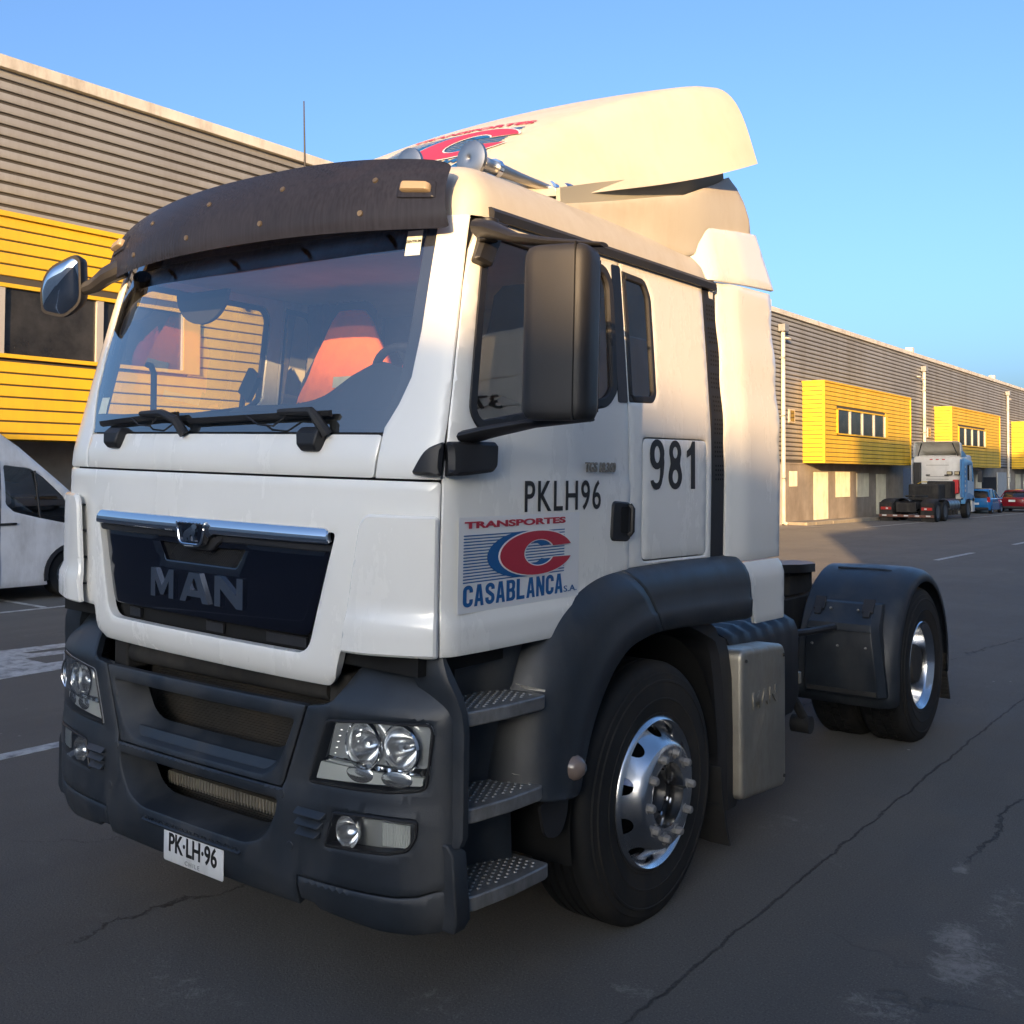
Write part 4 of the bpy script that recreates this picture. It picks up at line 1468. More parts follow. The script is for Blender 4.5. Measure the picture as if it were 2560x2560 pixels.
# ---- sun visor
def vis(u, v):
    """u across (-1..1), v 0 bottom .. 1 top"""
    x = u * (1.015 - .045 * v)
    yb = .165 + .140 * abs(u) ** 2.4
    yt = .285 + .085 * abs(u) ** 2.2
    y = yb + (yt - yb) * max(0.0, v) ** 1.6 - .022 * math.sin(v * math.pi)
    zb = 2.660 - .022 * u * u
    zt = 2.955 - .070 * abs(u) ** 2.6
    return Vector((x, y, zb + (zt - zb) * v))
def visor_mat():
    m = bpy.data.materials.new('smoked_acrylic')
    m.use_nodes = True
    nt = m.node_tree
    b = nt.nodes['Principled BSDF']
    b.inputs['Base Color'].default_value = (.030, .026, .034, 1)
    b.inputs['Roughness'].default_value = .35
    tr = nt.nodes.new('ShaderNodeBsdfTransparent')
    tr.inputs['Color'].default_value = (.035, .026, .036, 1)
    df = nt.nodes.new('ShaderNodeBsdfDiffuse')
    df.inputs['Color'].default_value = (.026, .030, .048, 1)
    gl = nt.nodes.new('ShaderNodeBsdfGlossy')
    gl.inputs['Roughness'].default_value = .22
    tc = nt.nodes.new('ShaderNodeTexCoord')
    mp = nt.nodes.new('ShaderNodeMapping')
    mp.inputs['Scale'].default_value = (60, 60, 3.0)
    n = nt.nodes.new('ShaderNodeTexNoise')
    n.inputs['Scale'].default_value = 1.6
    n.inputs['Detail'].default_value = 7
    nt.links.new(tc.outputs['Object'], mp.inputs[0])
    nt.links.new(mp.outputs[0], n.inputs['Vector'])
    n2 = nt.nodes.new('ShaderNodeTexNoise')
    n2.inputs['Scale'].default_value = 3
    n2.inputs['Detail'].default_value = 6
    nt.links.new(tc.outputs['Object'], n2.inputs['Vector'])
    ad = nt.nodes.new('ShaderNodeMath')
    ad.operation = 'MULTIPLY'
    nt.links.new(n.outputs['Fac'], ad.inputs[0])
    nt.links.new(n2.outputs['Fac'], ad.inputs[1])
    mr = nt.nodes.new('ShaderNodeMapRange')
    mr.inputs['From Min'].default_value = .12
    mr.inputs['From Max'].default_value = .42
    mr.inputs['To Min'].default_value = .45
    mr.inputs['To Max'].default_value = .85
    nt.links.new(ad.outputs[0], mr.inputs['Value'])
    fr = nt.nodes.new('ShaderNodeFresnel')
    fr.inputs['IOR'].default_value = 1.5
    m1 = nt.nodes.new('ShaderNodeMixShader')
    nt.links.new(fr.outputs[0], m1.inputs[0])
    nt.links.new(tr.outputs[0], m1.inputs[1])
    nt.links.new(gl.outputs[0], m1.inputs[2])
    m2 = nt.nodes.new('ShaderNodeMixShader')
    nt.links.new(mr.outputs[0], m2.inputs[0])
    nt.links.new(m1.outputs[0], m2.inputs[1])
    nt.links.new(df.outputs[0], m2.inputs[2])
    nt.nodes.remove(b)
    nt.links.new(m2.outputs[0], nt.nodes['Material Output'].inputs['Surface'])
    return m
M_VISOR = visor_mat()
vl = roundpoly([(-1, 0), (1, 0), (1, 1), (-1, 1)], [.05, .05, .12, .12], 6)
d = patch(vl, [], vis, step=.045, backless=True)
visor = cpart(d, 'sun_visor', M_VISOR)
vb = [(.28, .66), (.72, .66), (-.16, .66), (-.60, .66), (.21, .22), (.68, .22), (-.24, .22), (-.68, .22)]
for (u, v) in vb:
    p = vis(u, v)
    n = (vis(u + .01, v) - vis(u - .01, v)).cross(vis(u, v + .01) - vis(u, v - .01)).normalized()
    if n.y > 0:
        n = -n
    q = MB()
    q.cyl(p - n * .004, p + n * .005, .0125, .010, n=12)
    cpart(q, 'visor_bolt', mat('dull_brass', (.13, .11, .085), rough=.5, metal=.6), parent=visor)
    q = MB()
    q.cyl(p - n * .004, p - n * .03, .008, n=8)
    cpart(q, 'visor_bracket', M_BLACK, parent=visor, smooth=0)
def vis_out(u, v, o_):
    n = (vis(u + .004, v) - vis(u - .004, v)).cross(vis(u, v + .004) - vis(u, v - .004)).normalized()
    if n.y > 0:
        n = -n
    return vis(u, v) + n * o_
for sg in (1, -1):
    d = patch(roundpoly([(sg * .820, .40), (sg * .965, .40), (sg * .965, .66), (sg * .820, .66)], .03, 4), [], lambda u, v: vis_out(u, v, .007), step=.03, thick=.010, flip=False, edge=.008, edgedrop=.005)
    cpart(d, 'lamp_base', M_VISOR, parent=visor)
    d = patch(roundpoly([(sg * .838, .47), (sg * .950, .47), (sg * .950, .585), (sg * .838, .585)], .02, 4), [], lambda u, v: vis_out(u, v, .028), step=.012, thick=.026, edge=.010, edgedrop=.010)
    cpart(d, 'marker_lamp', mat('clear_marker', (.32, .25, .16), rough=.2, spec=.8), parent=visor, smooth=60)

# ---- wipers
for (x0, z0, x1, z1, xb, zb, nm) in ((.04, 2.003, .60, 2.020, .655, 1.945, 'wiper'), (-.62, 2.000, -.235, 2.022, -.115, 1.945, 'wiper')):
    q = MB()
    pts_ = [tuple(front(xb, zb, .010)), tuple(front(xb - .03, zb + .055, .045)), tuple(front(x1, z1 + .004, .050)), tuple(front(x1 - .16, z1 + .004, .045))]
    q.tube(pts_, [.020, .018, .016, .010], n=8)
    wo = cpart(q, nm, M_BLACK)
    q = MB()
    a, b_ = x0 - .13, x1 + .06
    ns = 14
    rg = []
    for i in range(ns + 1):
        x = a + (b_ - a) * i / ns
        z = z0 + (z1 - z0) * (x - x0) / (x1 - x0) - .004
        p = front(x, z, .022)
        rg.append([(p.x, p.y - .010, p.z + .010), (p.x, p.y + .008, p.z + .012), (p.x, p.y + .012, p.z - .012), (p.x, p.y - .004, p.z - .008)])
    q.loft(rg)
    cpart(q, 'wiper_blade', M_BLACK, parent=wo)
    q = MB()
    mid = (x0 + x1) / 2 + .06
    q.tube([tuple(front(mid + .09, z1 - .008, .035)), tuple(front(mid + .03, z1 - .045, .030)), tuple(front(mid - .05, z1 - .040, .03)), tuple(front(mid - .12, z1 - .010, .03))], .0035, n=6)
    cpart(q, 'washer_hose', M_BLACK, parent=wo)
for x in (.592, -.600):
    q = MB()
    rg = []
    for (z, w, dep) in ((1.972, .052, .03), (1.95, .058, .045), (1.91, .050, .040), (1.888, .040, .020)):
        p = front(x, z)
        rg.append([(p.x - w, p.y + .02, z), (p.x - w * .9, p.y - dep, z), (p.x + w * .9, p.y - dep, z), (p.x + w, p.y + .02, z)])
    q.loft(rg)
    cpart(q, 'wiper_cap', M_BLACK, bevel=.008)
# dark scuttle between glass and flap
d = patch([(-S_SEAM, 1.935), (S_SEAM, 1.935), (S_SEAM + .02, 1.975), (-S_SEAM - .02, 1.975)], [], lambda u, v: cabmap(u, v, -.018), step=.08, thick=.02)
cpart(d, 'scuttle', M_BLACK)

# ---- air horns, beacon, aerial
for (x, y0_, ln, nm) in ((.80, .66, .60, 'air_horn'), (.52, .62, .62, 'air_horn')):
    z = 2.992 + (.01 if x < .6 else 0)
    q = MB()
    q.lathe([(-.004, .0), (-.012, .02), (0.0, .068), (.012, .070), (.024, .062), (.030, .045), (.055, .034), (.09, .028), (.17, .027), (.30, .021), (ln, .017), (ln, 0)], (x, y0_, z), axis='Y', n=36)
    horn = cpart(q, nm, M_SATIN, smooth=50)
    for yy in (y0_ + .15, y0_ + ln - .08):
        q = MB()
        q.cyl((x, yy, z), (x, yy, 2.90), .011, n=8)
        q.cyl((x, yy - .012, z), (x, yy + .012, z), .036, n=14)
        cpart(q, 'horn_bracket', M_CHROME, parent=horn)
    q = MB()
    q.lathe([(0, .0), (.0, .05), (.03, .062), (.06, .055), (.085, .035), (.095, .0)], (x, y0_ + ln - .02, z - .005), axis='Y', n=20)
    cpart(q, 'horn_driver', M_CHROME, parent=horn, smooth=50)
q = MB()
q.tube([(.035, .52, 2.93), (.040, .52, 3.05), (.047, .50, 3.31)], [.006, .004, .0025], n=6)
cpart(q, 'aerial', M_BLACK)

# ---- mirrors
def rbox(cx, cy, cz, sx, sy, sz, r, n=4):
    """rounded-corner housing swept along z"""
    rg = []
    for (z, k_) in ((-.5, .80), (-.485, .92), (-.45, .985), (-.40, 1.0), (.40, 1.0), (.45, .985), (.485, .92), (.5, .80)):
        lp = roundpoly([(-sx / 2 * k_, -sy / 2 * k_), (sx / 2 * k_, -sy / 2 * k_), (sx / 2 * k_, sy / 2 * k_), (-sx / 2 * k_, sy / 2 * k_)], r, n)
        rg.append([(cx + a, cy + b_, cz + z * sz) for a, b_ in lp])
    return rg
for sg in (1,):
    m_loc = truck
    q = MB()
    mir_rot = Matrix.Rotation(R(12 * sg), 3, 'Z')
    c0 = Vector((sg * 1.462, .322, 2.262))
    def turn(p):
        v = mir_rot @ (Vector(p) - c0)
        return tuple(v + c0)
    rg = rbox(c0.x, c0.y, c0.z, .215, .150, .530, .045)
    q.loft([[turn(p) for p in r_] for r_ in rg])
    mirror = cpart(q, 'door_mirror', M_BLACK, smooth=50)
    q = MB()
    q.add([turn((c0.x - .095, c0.y + .079, c0.z - .235)), turn((c0.x + .095, c0.y + .079, c0.z - .235)), turn((c0.x + .095, c0.y + .079, c0.z + .235)), turn((c0.x - .095, c0.y + .079, c0.z + .235))], [(0, 1, 2, 3)])
    cpart(q, 'mirror_glass', M_CHROME, parent=mirror, smooth=0)
    q = MB()
    gx = c0.x + sg * .070
    q.box(turn((gx, c0.y, c0.z)), (.004, .152, .5315), rot=mir_rot)
    cpart(q, 'housing_groove', M_VOID, parent=mirror, smooth=0)
    # lower arm and bracket pod
    q = MB()
    rg = []
    for (x, y, z, h, w) in ((1.145, .27, 1.945, .045, .06), (1.22, .30, 1.965, .040, .055), (1.34, .345, 1.990, .030, .045), (1.52, .40, 2.004, .014, .03)):
        rg.append([(sg * x, y + w * math.cos(a), z + h * .5 * math.sin(a)) for a in [2 * math.pi * i / 12 for i in range(12)]])
    q.loft(rg)
    cpart(q, 'mirror_arm', M_BLACK, parent=mirror)
    q = MB()
    rg = []
    for (x, y, z, h, w) in ((1.075, .40, 2.645, .070, .065), (1.15, .37, 2.628, .060, .060), (1.26, .36, 2.585, .036, .05), (1.40, .37, 2.557, .030, .045), (1.56, .40, 2.540, .014, .025)):
        rg.append([(sg * x, y + w * math.cos(a), z + h * .5 * math.sin(a)) for a in [2 * math.pi * i / 12 for i in range(12)]])
    q.loft(rg)
    cpart(q, 'mirror_arm', M_BLACK, parent=mirror)
    # bracket pod: front half on the cowl corner, rear half on the door
    q = patch(roundpoly([(sg * s_of_x(1.00), 1.822), (sg * (S_DOOR - .004), 1.818), (sg * (S_DOOR - .004), 1.930), (sg * s_of_x(1.05), 1.905)], [.02, .005, .01, .03], 4), [], lambda u, v: cabmap(u, v, .030 * sstep(.98, 1.09, abs(u)) + .012), step=.02, thick=.05, edge=.010, edgedrop=.010)
    cpart(q, 'mirror_pod', M_BLACK)
    q = patch(roundpoly([(yd(1.85, .006), 1.818), (.40, 1.835), (.405, 1.932), (yd(1.9, .006), 1.930)], [.005, .03, .02, .005], 4), [], lambda u, v, sg=sg: sidemap(u, v, .055, sg), step=.02, thick=.07, flip=sg < 0, edge=.012, edgedrop=.014)
    cpart(q, 'mirror_pod', M_BLACK)
    q = patch(roundpoly([(yd(2.55, .015), 2.54), (yd(2.55, .075), 2.52), (.52, 2.67), (.545, 2.685), (.46, 2.69), (yd(2.66, .035), 2.655)], .012, 3), [], lambda u, v, sg=sg: sidemap(u, v, .040, sg), step=.02, thick=.05, flip=sg < 0, edge=.010, edgedrop=.010)
    cpart(q, 'upper_mirror_bracket', M_BLACK)
    q = MB()
    q.cyl((sg * 1.105, .40, 2.60), (sg * 1.105, .40, 2.675), .034, n=14)
    cpart(q, 'mirror_pivot', M_BLACK, bevel=.004)
# small front-view mirror on the far corner
q = MB()
c1 = Vector((-1.235, .195, 2.625))
lp = roundpoly([(-.115, -.125), (.005, -.150), (.105, -.085), (.118, .120), (.085, .140), (-.055, .085), (-.110, .0)], [.03, .03, .05, .03, .02, .05, .05], 4)
for_r = []
mrot = Matrix.Rotation(R(24), 3, 'Z') @ Matrix.Rotation(R(10), 3, 'X')
for (t, k_) in ((.0, .98), (.02, 1.0), (.06, .92), (.085, .6), (.09, .2)):
    for_r.append([tuple(c1 + mrot @ Vector((a * k_, t, b_ * k_))) for a, b_ in lp])
q.loft(for_r)
fm = cpart(q, 'front_view_mirror', M_BLACK, smooth=50)
q = MB()
lp2 = [(a * .88, b_ * .88) for a, b_ in lp]
q.loft([[tuple(c1 + mrot @ Vector((a * k_, t, b_ * k_))) for a, b_ in lp2] for (t, k_) in ((-.001, 1.0), (-.010, .9), (-.018, .7), (-.023, .4), (-.025, .05))], cap=True)
cpart(q, 'mirror_glass', M_CHROME, parent=fm, smooth=60)
q = MB()
q.tube([(-1.16, .27, 2.615), (-1.07, .27, 2.625), (-.96, .26, 2.655), (-.90, .30, 2.69)], [.03, .034, .040, .045], n=10)
cpart(q, 'mirror_arm', M_BLACK, parent=fm)

# ---- bumper
BO = [(0, .080), (.3, .084), (.55, .093), (.75, .104), (.9, .124), (1.0, .152), (1.08, .184), (1.125, .208), (1.150, .238), (1.158, .28), (1.158, .34)]
_bs = [0.0]
for (a, b_), (c, d) in zip(BO, BO[1:]):
    _bs.append(_bs[-1] + math.hypot(c - a, d - b_))
BXT = [(s_, p[0]) for s_, p in zip(_bs, BO)]
BYT = [(s_, p[1]) for s_, p in zip(_bs, BO)]
def bs(x):
    return lerp_tab([(p[0], s_) for s_, p in zip(_bs[:9], BO[:9])], abs(x)) * (1 if x >= 0 else -1)
BEND = _bs[8] + .02

def bmap(s, z, out=0.0):
    sg = 1 if s >= 0 else -1
    a = abs(s)
    e = 1e-3
    x, y = smooth_tab(BXT, a), smooth_tab(BYT, a)
    tx, ty = smooth_tab(BXT, a + e) - smooth_tab(BXT, max(0, a - e)), smooth_tab(BYT, a + e) - smooth_tab(BYT, max(0, a - e))
    l = math.hypot(tx, ty)
    nx, ny = ty / l, -tx / l
    roll = .62 * max(0, z - 1.035) + 2.0 * max(0, z - 1.10) ** 2
    tuck = .35 * max(0, .42 - z)
    sh_ = .010 * sstep(.745, .725, z) * sstep(1.25, 1.0, a)
    return Vector(((x + nx * (out + sh_)) * sg, y + ny * (out + sh_) + roll + tuck, z))

def bpart(mb_, name, m, parent=truck, **k):
    return mb_.build(name, m, parent, **k)

def bl(pts_):
    return [(bs(a), b_) for a, b_ in pts_]
hl_r = [(.696, .988), (.88, 1.006), (1.085, 1.015), (1.096, .985), (1.076, .810), (1.05, .797), (.95, .782), (.82, .775), (.615, .768)]
fg_r = [(.741, .697), (.90, .710), (1.052, .711), (1.048, .655), (1.022, .610), (.95, .592), (.82, .583), (.702, .576)]
hl_rr = roundpoly(hl_r, [.02, 0, .015, .015, .02, .01, 0, 0, .02], 3)
fg_rr = roundpoly(fg_r, [.012, 0, .015, .01, .02, .01, 0, .012], 3)
mir = lambda L_: [(-a, b_) for a, b_ in L_]
lower_hole = roundpoly([(-.478, .690), (.478, .690), (.466, .63), (.405, .535), (.31, .505), (-.31, .505), (-.405, .535), (-.466, .63)], [.02, .02, .05, .05, .03, .03, .05, .05], 4)
half_top = [(.610, 1.020), (.68, 1.032), (.715, 1.052), (.745, 1.10), (.775, 1.168), (.80, 1.178), (1.005, 1.184), (1.025, 1.178), (1.06, 1.140), (1.11, 1.112), (1.135, 1.088)]
half_bot = [(1.10, .497), (1.05, .477), (.98, .466), (.845, .462), (.575, .455), (.565, .345)]
out_r = bl(half_top) + [(BEND, 1.06), (BEND, .512)] + bl(half_bot)
outer = out_r + [(-a, b_) for a, b_ in out_r[::-1]] + bl([(-.498, .730), (.498, .730)])
d = patch(outer, [bl(hl_rr), bl(mir(hl_rr)), bl(fg_rr), bl(mir(fg_rr)), bl(lower_hole)], bmap, step=.03, thick=.03, edge=.006, edgedrop=.004)
bumper = bpart(d, 'bumper', M_PLAST)
up_hole = roundpoly([(-.548, .968), (.548, .968), (.470, .80), (.400, .752), (-.400, .752), (-.470, .80)], [.02, .02, .06, .05, .05, .06], 4)
d = patch(roundpoly(bl([(-.600, 1.020), (.600, 1.020), (.490, .736), (-.490, .736)]), .01, 2), [bl(up_hole)], bmap, step=.03, thick=.03, edge=.006, edgedrop=.004)
bpart(d, 'bumper_centre', M_PLAST)

def funnel(loop, inner, depth, name, m):
    """sloping walls from an opening back to a smaller one"""
    a = dense(bl(loop), .04)
    q = MB()
    n = len(a)
    cxs = sum(p[0] for p in a) / n
    czs = sum(p[1] for p in a) / n
    r0 = [tuple(bmap(u, v, -.004)) for u, v in a]
    r1 = []
    for u, v in a:
        uu, vv = inner(u, v)
        p = bmap(uu, vv, 0)
        r1.append((p.x, p.y + depth, p.z))
    q.loft([r0, r1], cap=False)
    return bpart(q, name, m)
funnel(up_hole, lambda u, v: (u * .88 + .0, .862 + (v - .862) * .62 + .022), .11, 'intake_frame', M_PLAST)
funnel(lower_hole, lambda u, v: (u * .90, .60 + (v - .60) * .80 + .01), .13, 'intake_frame', M_PLAST)
# shelf step in the upper intake
d = patch(roundpoly(bl([(-.40, .762), (.40, .762), (.455, .80), (-.455, .80)]), .01, 2), [], lambda u, v: bmap(u, v, -.020 - (v - .76) * .6), step=.05, thick=.01, edge=.004, edgedrop=.004)
bpart(d, 'intake_shelf', M_PLAST)
# radiator core: finned pack behind both openings
m = mat('radiator_core', (.040, .036, .030), rough=.7, metal=.3, var=.3, vscale=30, dirt=(.12, .09, .06), dscale=6, damt=.5)
q = MB()
q.bx(-.60, .60, .305, .36, .45, 1.02)
rad = bpart(q, 'radiator', m, smooth=0)
q = MB()
for i in range(56):
    z = .462 + i * .010
    q.bx(-.56, .56, .298, .304, z, z + .0035)
fins = bpart(q, 'radiator_fins', m, parent=rad, smooth=0)
fins['kind'] = 'stuff'
q = MB()
q.bx(-.42, .44, .262, .290, .545, .585)
ic = bpart(q, 'oil_cooler', M_ALUD, parent=rad, bevel=.004)
q = MB()
for i in range(44):
    x = -.40 + i * .0185
    q.bx(x, x + .006, .255, .262, .540, .590)
fo = bpart(q, 'cooler_fins', M_ALUD, parent=rad, smooth=0)
fo['kind'] = 'stuff'
# tread plate above the number plate
d = patch(roundpoly(bl([(-.30, .470), (.30, .470), (.29, .502), (-.29, .502)]), .008, 2), [], lambda u, v: bmap(u, v, .012 - (v - .47) * 2.6), step=.05, thick=.012, edge=.004, edgedrop=.004)
tp = bpart(d, 'bumper_step', M_PLAST)
q = MB()
for i in range(26):
    for j in range(3):
        x = -.275 + i * .022
        z = .4745 + j * .0095
        p = bmap(bs(x), z, .012 - (z - .47) * 2.6)
        q.box((p.x, p.y - .002, p.z + .002), (.013, .008, .004), rot=(0, R(28 if (i + j) % 2 else -28), 0))
g_ = bpart(q, 'step_grip', M_PLAST, parent=tp, smooth=0)
g_['kind'] = 'stuff'
# corner lips under the bumper
for sg in (1, -1):
    lp = [(.578, .450), (.845, .455), (.98, .459), (1.05, .470), (1.10, .490)]
    lo_ = [(.90, .333), (.66, .350), (.640, .368), (.578, .372)]
    L_ = [(sg * a, b_) for a, b_ in bl(lp) + [(BEND, .505), (BEND, .41), (bs(1.12), .365), (bs(1.02), .340)] + bl(lo_)]
    d = patch(L_, [], lambda u, v: bmap(u, v, -.002), step=.03, thick=.03, edge=.006, edgedrop=.004)
    bpart(d, 'bumper_lip', M_PLAST)
# louvres beside the fog lamps
for sg in (1, -1):
    for k_ in range(3):
        z = .600 + k_ * .033
        xa, xb = .588 - .004 * k_, .690 + .012 * k_
        q = MB()
        P = [bmap(sg * bs(xa), z, .002), bmap(sg * bs(xb), z, .002), bmap(sg * bs(xb), z + .020, .002), bmap(sg * bs(xa), z + .020, .002), bmap(sg * bs(xa), z + .001, .024), bmap(sg * bs(xb - .012), z + .001, .024)]
        q.add([tuple(p) for p in P], [(0, 1, 5, 4), (4, 5, 2, 3), (0, 4, 3), (1, 2, 5), (0, 3, 2, 1)])
        bpart(q, 'louvre', M_PLAST, parent=bumper, smooth=0, bevel=.002)
# round plugs in the bumper
for (x, z) in ((.545, .545), (-.545, .545), (.50, .712), (-.50, .712)):
    d = patch([(bs(x) + .017 * math.cos(t), z + .017 * math.sin(t)) for t in [2 * math.pi * i / 20 for i in range(20)]], [], lambda u, v: bmap(u, v, .002), step=.03, thick=.008, edge=.003, edgedrop=.003)
    bpart(d, 'bumper_plug', M_PLAST, parent=bumper)

# ---- headlamps and fog lamps
def lamp_unit(sg):
    conv = (lambda L_: bl(L_)) if sg > 0 else (lambda L_: bl(mir(L_)))
    hl = conv(hl_rr)
    a = hl if area(hl) > 0 else hl[::-1]
    rim = patch(a, [inset(a, .009)], lambda u, v: bmap(u, v, .004), step=.03, thick=.05, edge=.003, edgedrop=.004)
    lamp = bpart(rim, 'headlamp', M_BLACK)
    lens = patch(inset(a, .006), [], lambda u, v: bmap(u, v, .006), step=.04, backless=True)
    bpart(lens, 'lens', M_LENS, parent=lamp)
    back = patch(inset(a, .002), [], lambda u, v: bmap(u, v, -.110), step=.05, thick=.01)
    bpart(back, 'housing', mat('lamp_housing', (.66, .67, .68), rough=.3, metal=.45), parent=lamp)
    # side walls
    q = MB()
    aa = dense(a, .03)
    q.loft([[tuple(bmap(u, v, 0)) for u, v in aa], [tuple(bmap(u, v, -.112)) for u, v in aa]], cap=False)
    bpart(q, 'housing_wall', mat('lamp_housing', (0, 0, 0)), parent=lamp)
    for (x, z, r_) in ((.845, .922, .074), (.985, .925, .072)):
        c = bmap(sg * bs(x), z, -.012)
        q = MB()
        q.lathe([(0, r_), (.004, r_ * 1.02), (.02, r_ * .93), (.045, r_ * .72), (.065, r_ * .45), (.078, r_ * .16), (.080, .0)], c, axis='Y', n=28)
        bo = bpart(q, 'reflector', M_REFL, parent=lamp, smooth=60)
        q = MB()
        q.cyl((c.x, c.y + .075, c.z), (c.x, c.y + .022, c.z), .011, .009, n=10)
        bpart(q, 'bulb', M_REFL, parent=lamp)
        q = MB()
        q.lathe([(-.003, r_ * 1.00), (-.006, r_ * 1.04), (.002, r_ * 1.09), (.01, r_ * 1.07)], c, axis='Y', n=28)
        bpart(q, 'reflector_ring', M_CHROME, parent=lamp, smooth=60)
    # fluted inner cheek, chrome sill and frosted lower lamps
    q = MB()
    for k_ in range(6):
        z = .855 + k_ * .020
        xa = .668 + (z - .77) * .34
        p = [bmap(sg * bs(xa + .012), z, -.020), bmap(sg * bs(xa + .075), z, -.055), bmap(sg * bs(xa + .075), z + .014, -.060), bmap(sg * bs(xa + .012), z + .014, -.045)]
        q.add([tuple(v) for v in p], [(0, 1, 2, 3)])
    bpart(q, 'inner_flutes', M_REFL, parent=lamp, smooth=0)['kind'] = 'stuff'
    sill = patch(conv([(.665, .846), (1.055, .842), (1.05, .854), (.70, .868)]), [], lambda u, v: bmap(u, v, -.012), step=.04, thick=.03, edge=.003, edgedrop=.003)
    bpart(sill, 'lamp_sill', M_CHROME, parent=lamp)
    lo_ = patch(roundpoly(conv([(.640, .783), (1.055, .812), (1.060, .838), (.662, .842)]), .004, 2), [], lambda u, v: bmap(u, v, -.016), step=.04, thick=.02)
    bpart(lo_, 'turn_signal', M_FROST, parent=lamp)
    for xx in (.83, .97):
        dsc = patch([(sg * bs(xx + .055 * math.cos(t)), .825 + .028 * math.sin(t)) for t in [2 * math.pi * i / 20 for i in range(20)]], [], lambda u, v: bmap(u, v, -.013), step=.03, thick=.004, edge=.005, edgedrop=.003)
        bpart(dsc, 'signal_optic', M_REFL, parent=lamp)
    up_ = patch(roundpoly(conv([(.690, .862), (1.068, .865), (1.080, .998), (.90, .995), (.720, .975)]), .01, 2), [conv([(x_ + rr_ * math.cos(t), z_ + rr_ * math.sin(t)) for t in [2 * math.pi * i / 24 for i in range(24)]]) for (x_, z_, rr_) in ((.845, .922, .066), (.985, .925, .064))], lambda u, v: bmap(u, v, -.024), step=.03, thick=.01)
    bpart(up_, 'lamp_mask', mat('lamp_mask', (.74, .75, .76), rough=.22, metal=.6), parent=lamp)
    # fog lamp
    fl_ = conv(fg_rr)
    a = fl_ if area(fl_) > 0 else fl_[::-1]
    fog = bpart(patch(a, [inset(a, .010)], lambda u, v: bmap(u, v, .005), step=.03, thick=.04, edge=.003, edgedrop=.004), 'fog_lamp', M_BLACK)
    bpart(patch(inset(a, .005), [], lambda u, v: bmap(u, v, .006), step=.04, backless=True), 'lens', M_LENS, parent=fog)
    bpart(patch(inset(a, .002), [], lambda u, v: bmap(u, v, -.06), step=.04, thick=.01), 'housing', mat('lamp_mask', (0, 0, 0)), parent=fog)
    q = MB()
    c = bmap(sg * bs(.80), .640, -.002)
    q.lathe([(0, .052), (.02, .045), (.04, .026), (.05, .008), (.05, 0)], c, axis='Y', n=24)
    bpart(q, 'reflector', M_REFL, parent=fog, smooth=60)
    q = MB()
    for k_ in range(12):
        x = .935 + k_ * .0078
        p0, p1 = bmap(sg * bs(x), .618, -.012), bmap(sg * bs(x), .690, -.012)
        q.cyl(p0, p1, .0042, n=6)
    bpart(q, 'ribbed_optic', M_FROST, parent=fog)['kind'] = 'stuff'
lamp_unit(1)
lamp_unit(-1)

# ---- number plate
def pl(u, v, t):
    return Vector((u, .0785 - .004 - t + .002 * abs(u), .4015 + v))
d = patch(roundpoly([(-.18, -.0575), (.18, -.0575), (.18, .0575), (-.18, .0575)], .010, 3), [], lambda u, v: pl(u + .025, v, .006), step=.08, thick=.004, edge=.003, edgedrop=.002)
plate = bpart(d, 'number_plate', mat('plate_white', (.72, .72, .70), rough=.4, var=.05, dirt=(.35, .32, .28), dscale=20, damt=.4))
text_mesh('PK·LH·96', .094, .001, lambda u, v, t: pl(u + .025, v + .012, .0065 + t), M_INK, 'plate_lettering', plate, scale=(.80, 1.0), bevel=.0022)
text_mesh('CHILE', .022, .0008, lambda u, v, t: pl(u + .025, v - .042, .0065 + t), mat('plate_grey', (.25, .25, .25)), 'plate_country', plate, scale=(1.25, 1), space=1.3)

# ---- wheel arch fender (two mouldings), rolled into the cab and into the step recess
FEN = [((.800, .660), (.560, .690)), ((.845, .672), (.562, .76)), ((.880, .77), (.575, .86)), ((.930, .88), (.597, .98)), ((1.00, .98), (.635, 1.09)), ((1.09, 1.07), (.705, 1.20)), ((1.20, 1.13), (.825, 1.31)), ((1.33, 1.155), (1.00, 1.395)), ((1.42, 1.163), (1.20, 1.430)), ((1.62, 1.160), (1.55, 1.437)), ((1.90, 1.145), (1.90, 1.438)), ((2.29, 1.125), (2.29, 1.430))]
def fen_curve(t):
    f_ = [[(i, p[k_][c_]) for i, p in enumerate(FEN)] for k_ in (0, 1) for c_ in (0, 1)]
    return [smooth_tab(x, t) for x in f_]
def fender(t0, t1, sg, name, nt=40):
    q = MB()
    rg = []
    for i in range(nt + 1):
        t = t0 + (t1 - t0) * i / nt
        ay, az, by_, bz = fen_curve(t)
        low_ = sstep(6.0, 3.5, t)
        prof_ = [(-.30, 1.055), (-.05, 1.06), (0.0, 1.205), (.04, 1.222), (.30, 1.228), (.33, 1.222), (.55, 1.218), (.70, 1.208 - .012 * low_), (.82, 1.188 - .03 * low_), (.92, 1.155 - .055 * low_), (.98, 1.118 - .08 * low_), (1.02, 1.085 - .11 * low_), (1.03, 1.02 - .06 * low_)]
        rg.append([(sg * x, ay + (by_ - ay) * max(0, k_), az + (bz - az) * max(0, k_)) for k_, x in prof_])
    q.loft(rg, closed=False, cap=False)
    o = q.build(name, M_PLAST, truck, smooth=55)
    so = o.modifiers.new('thickness', 'SOLIDIFY')
    so.thickness = .006
    so.offset = -1
    return o
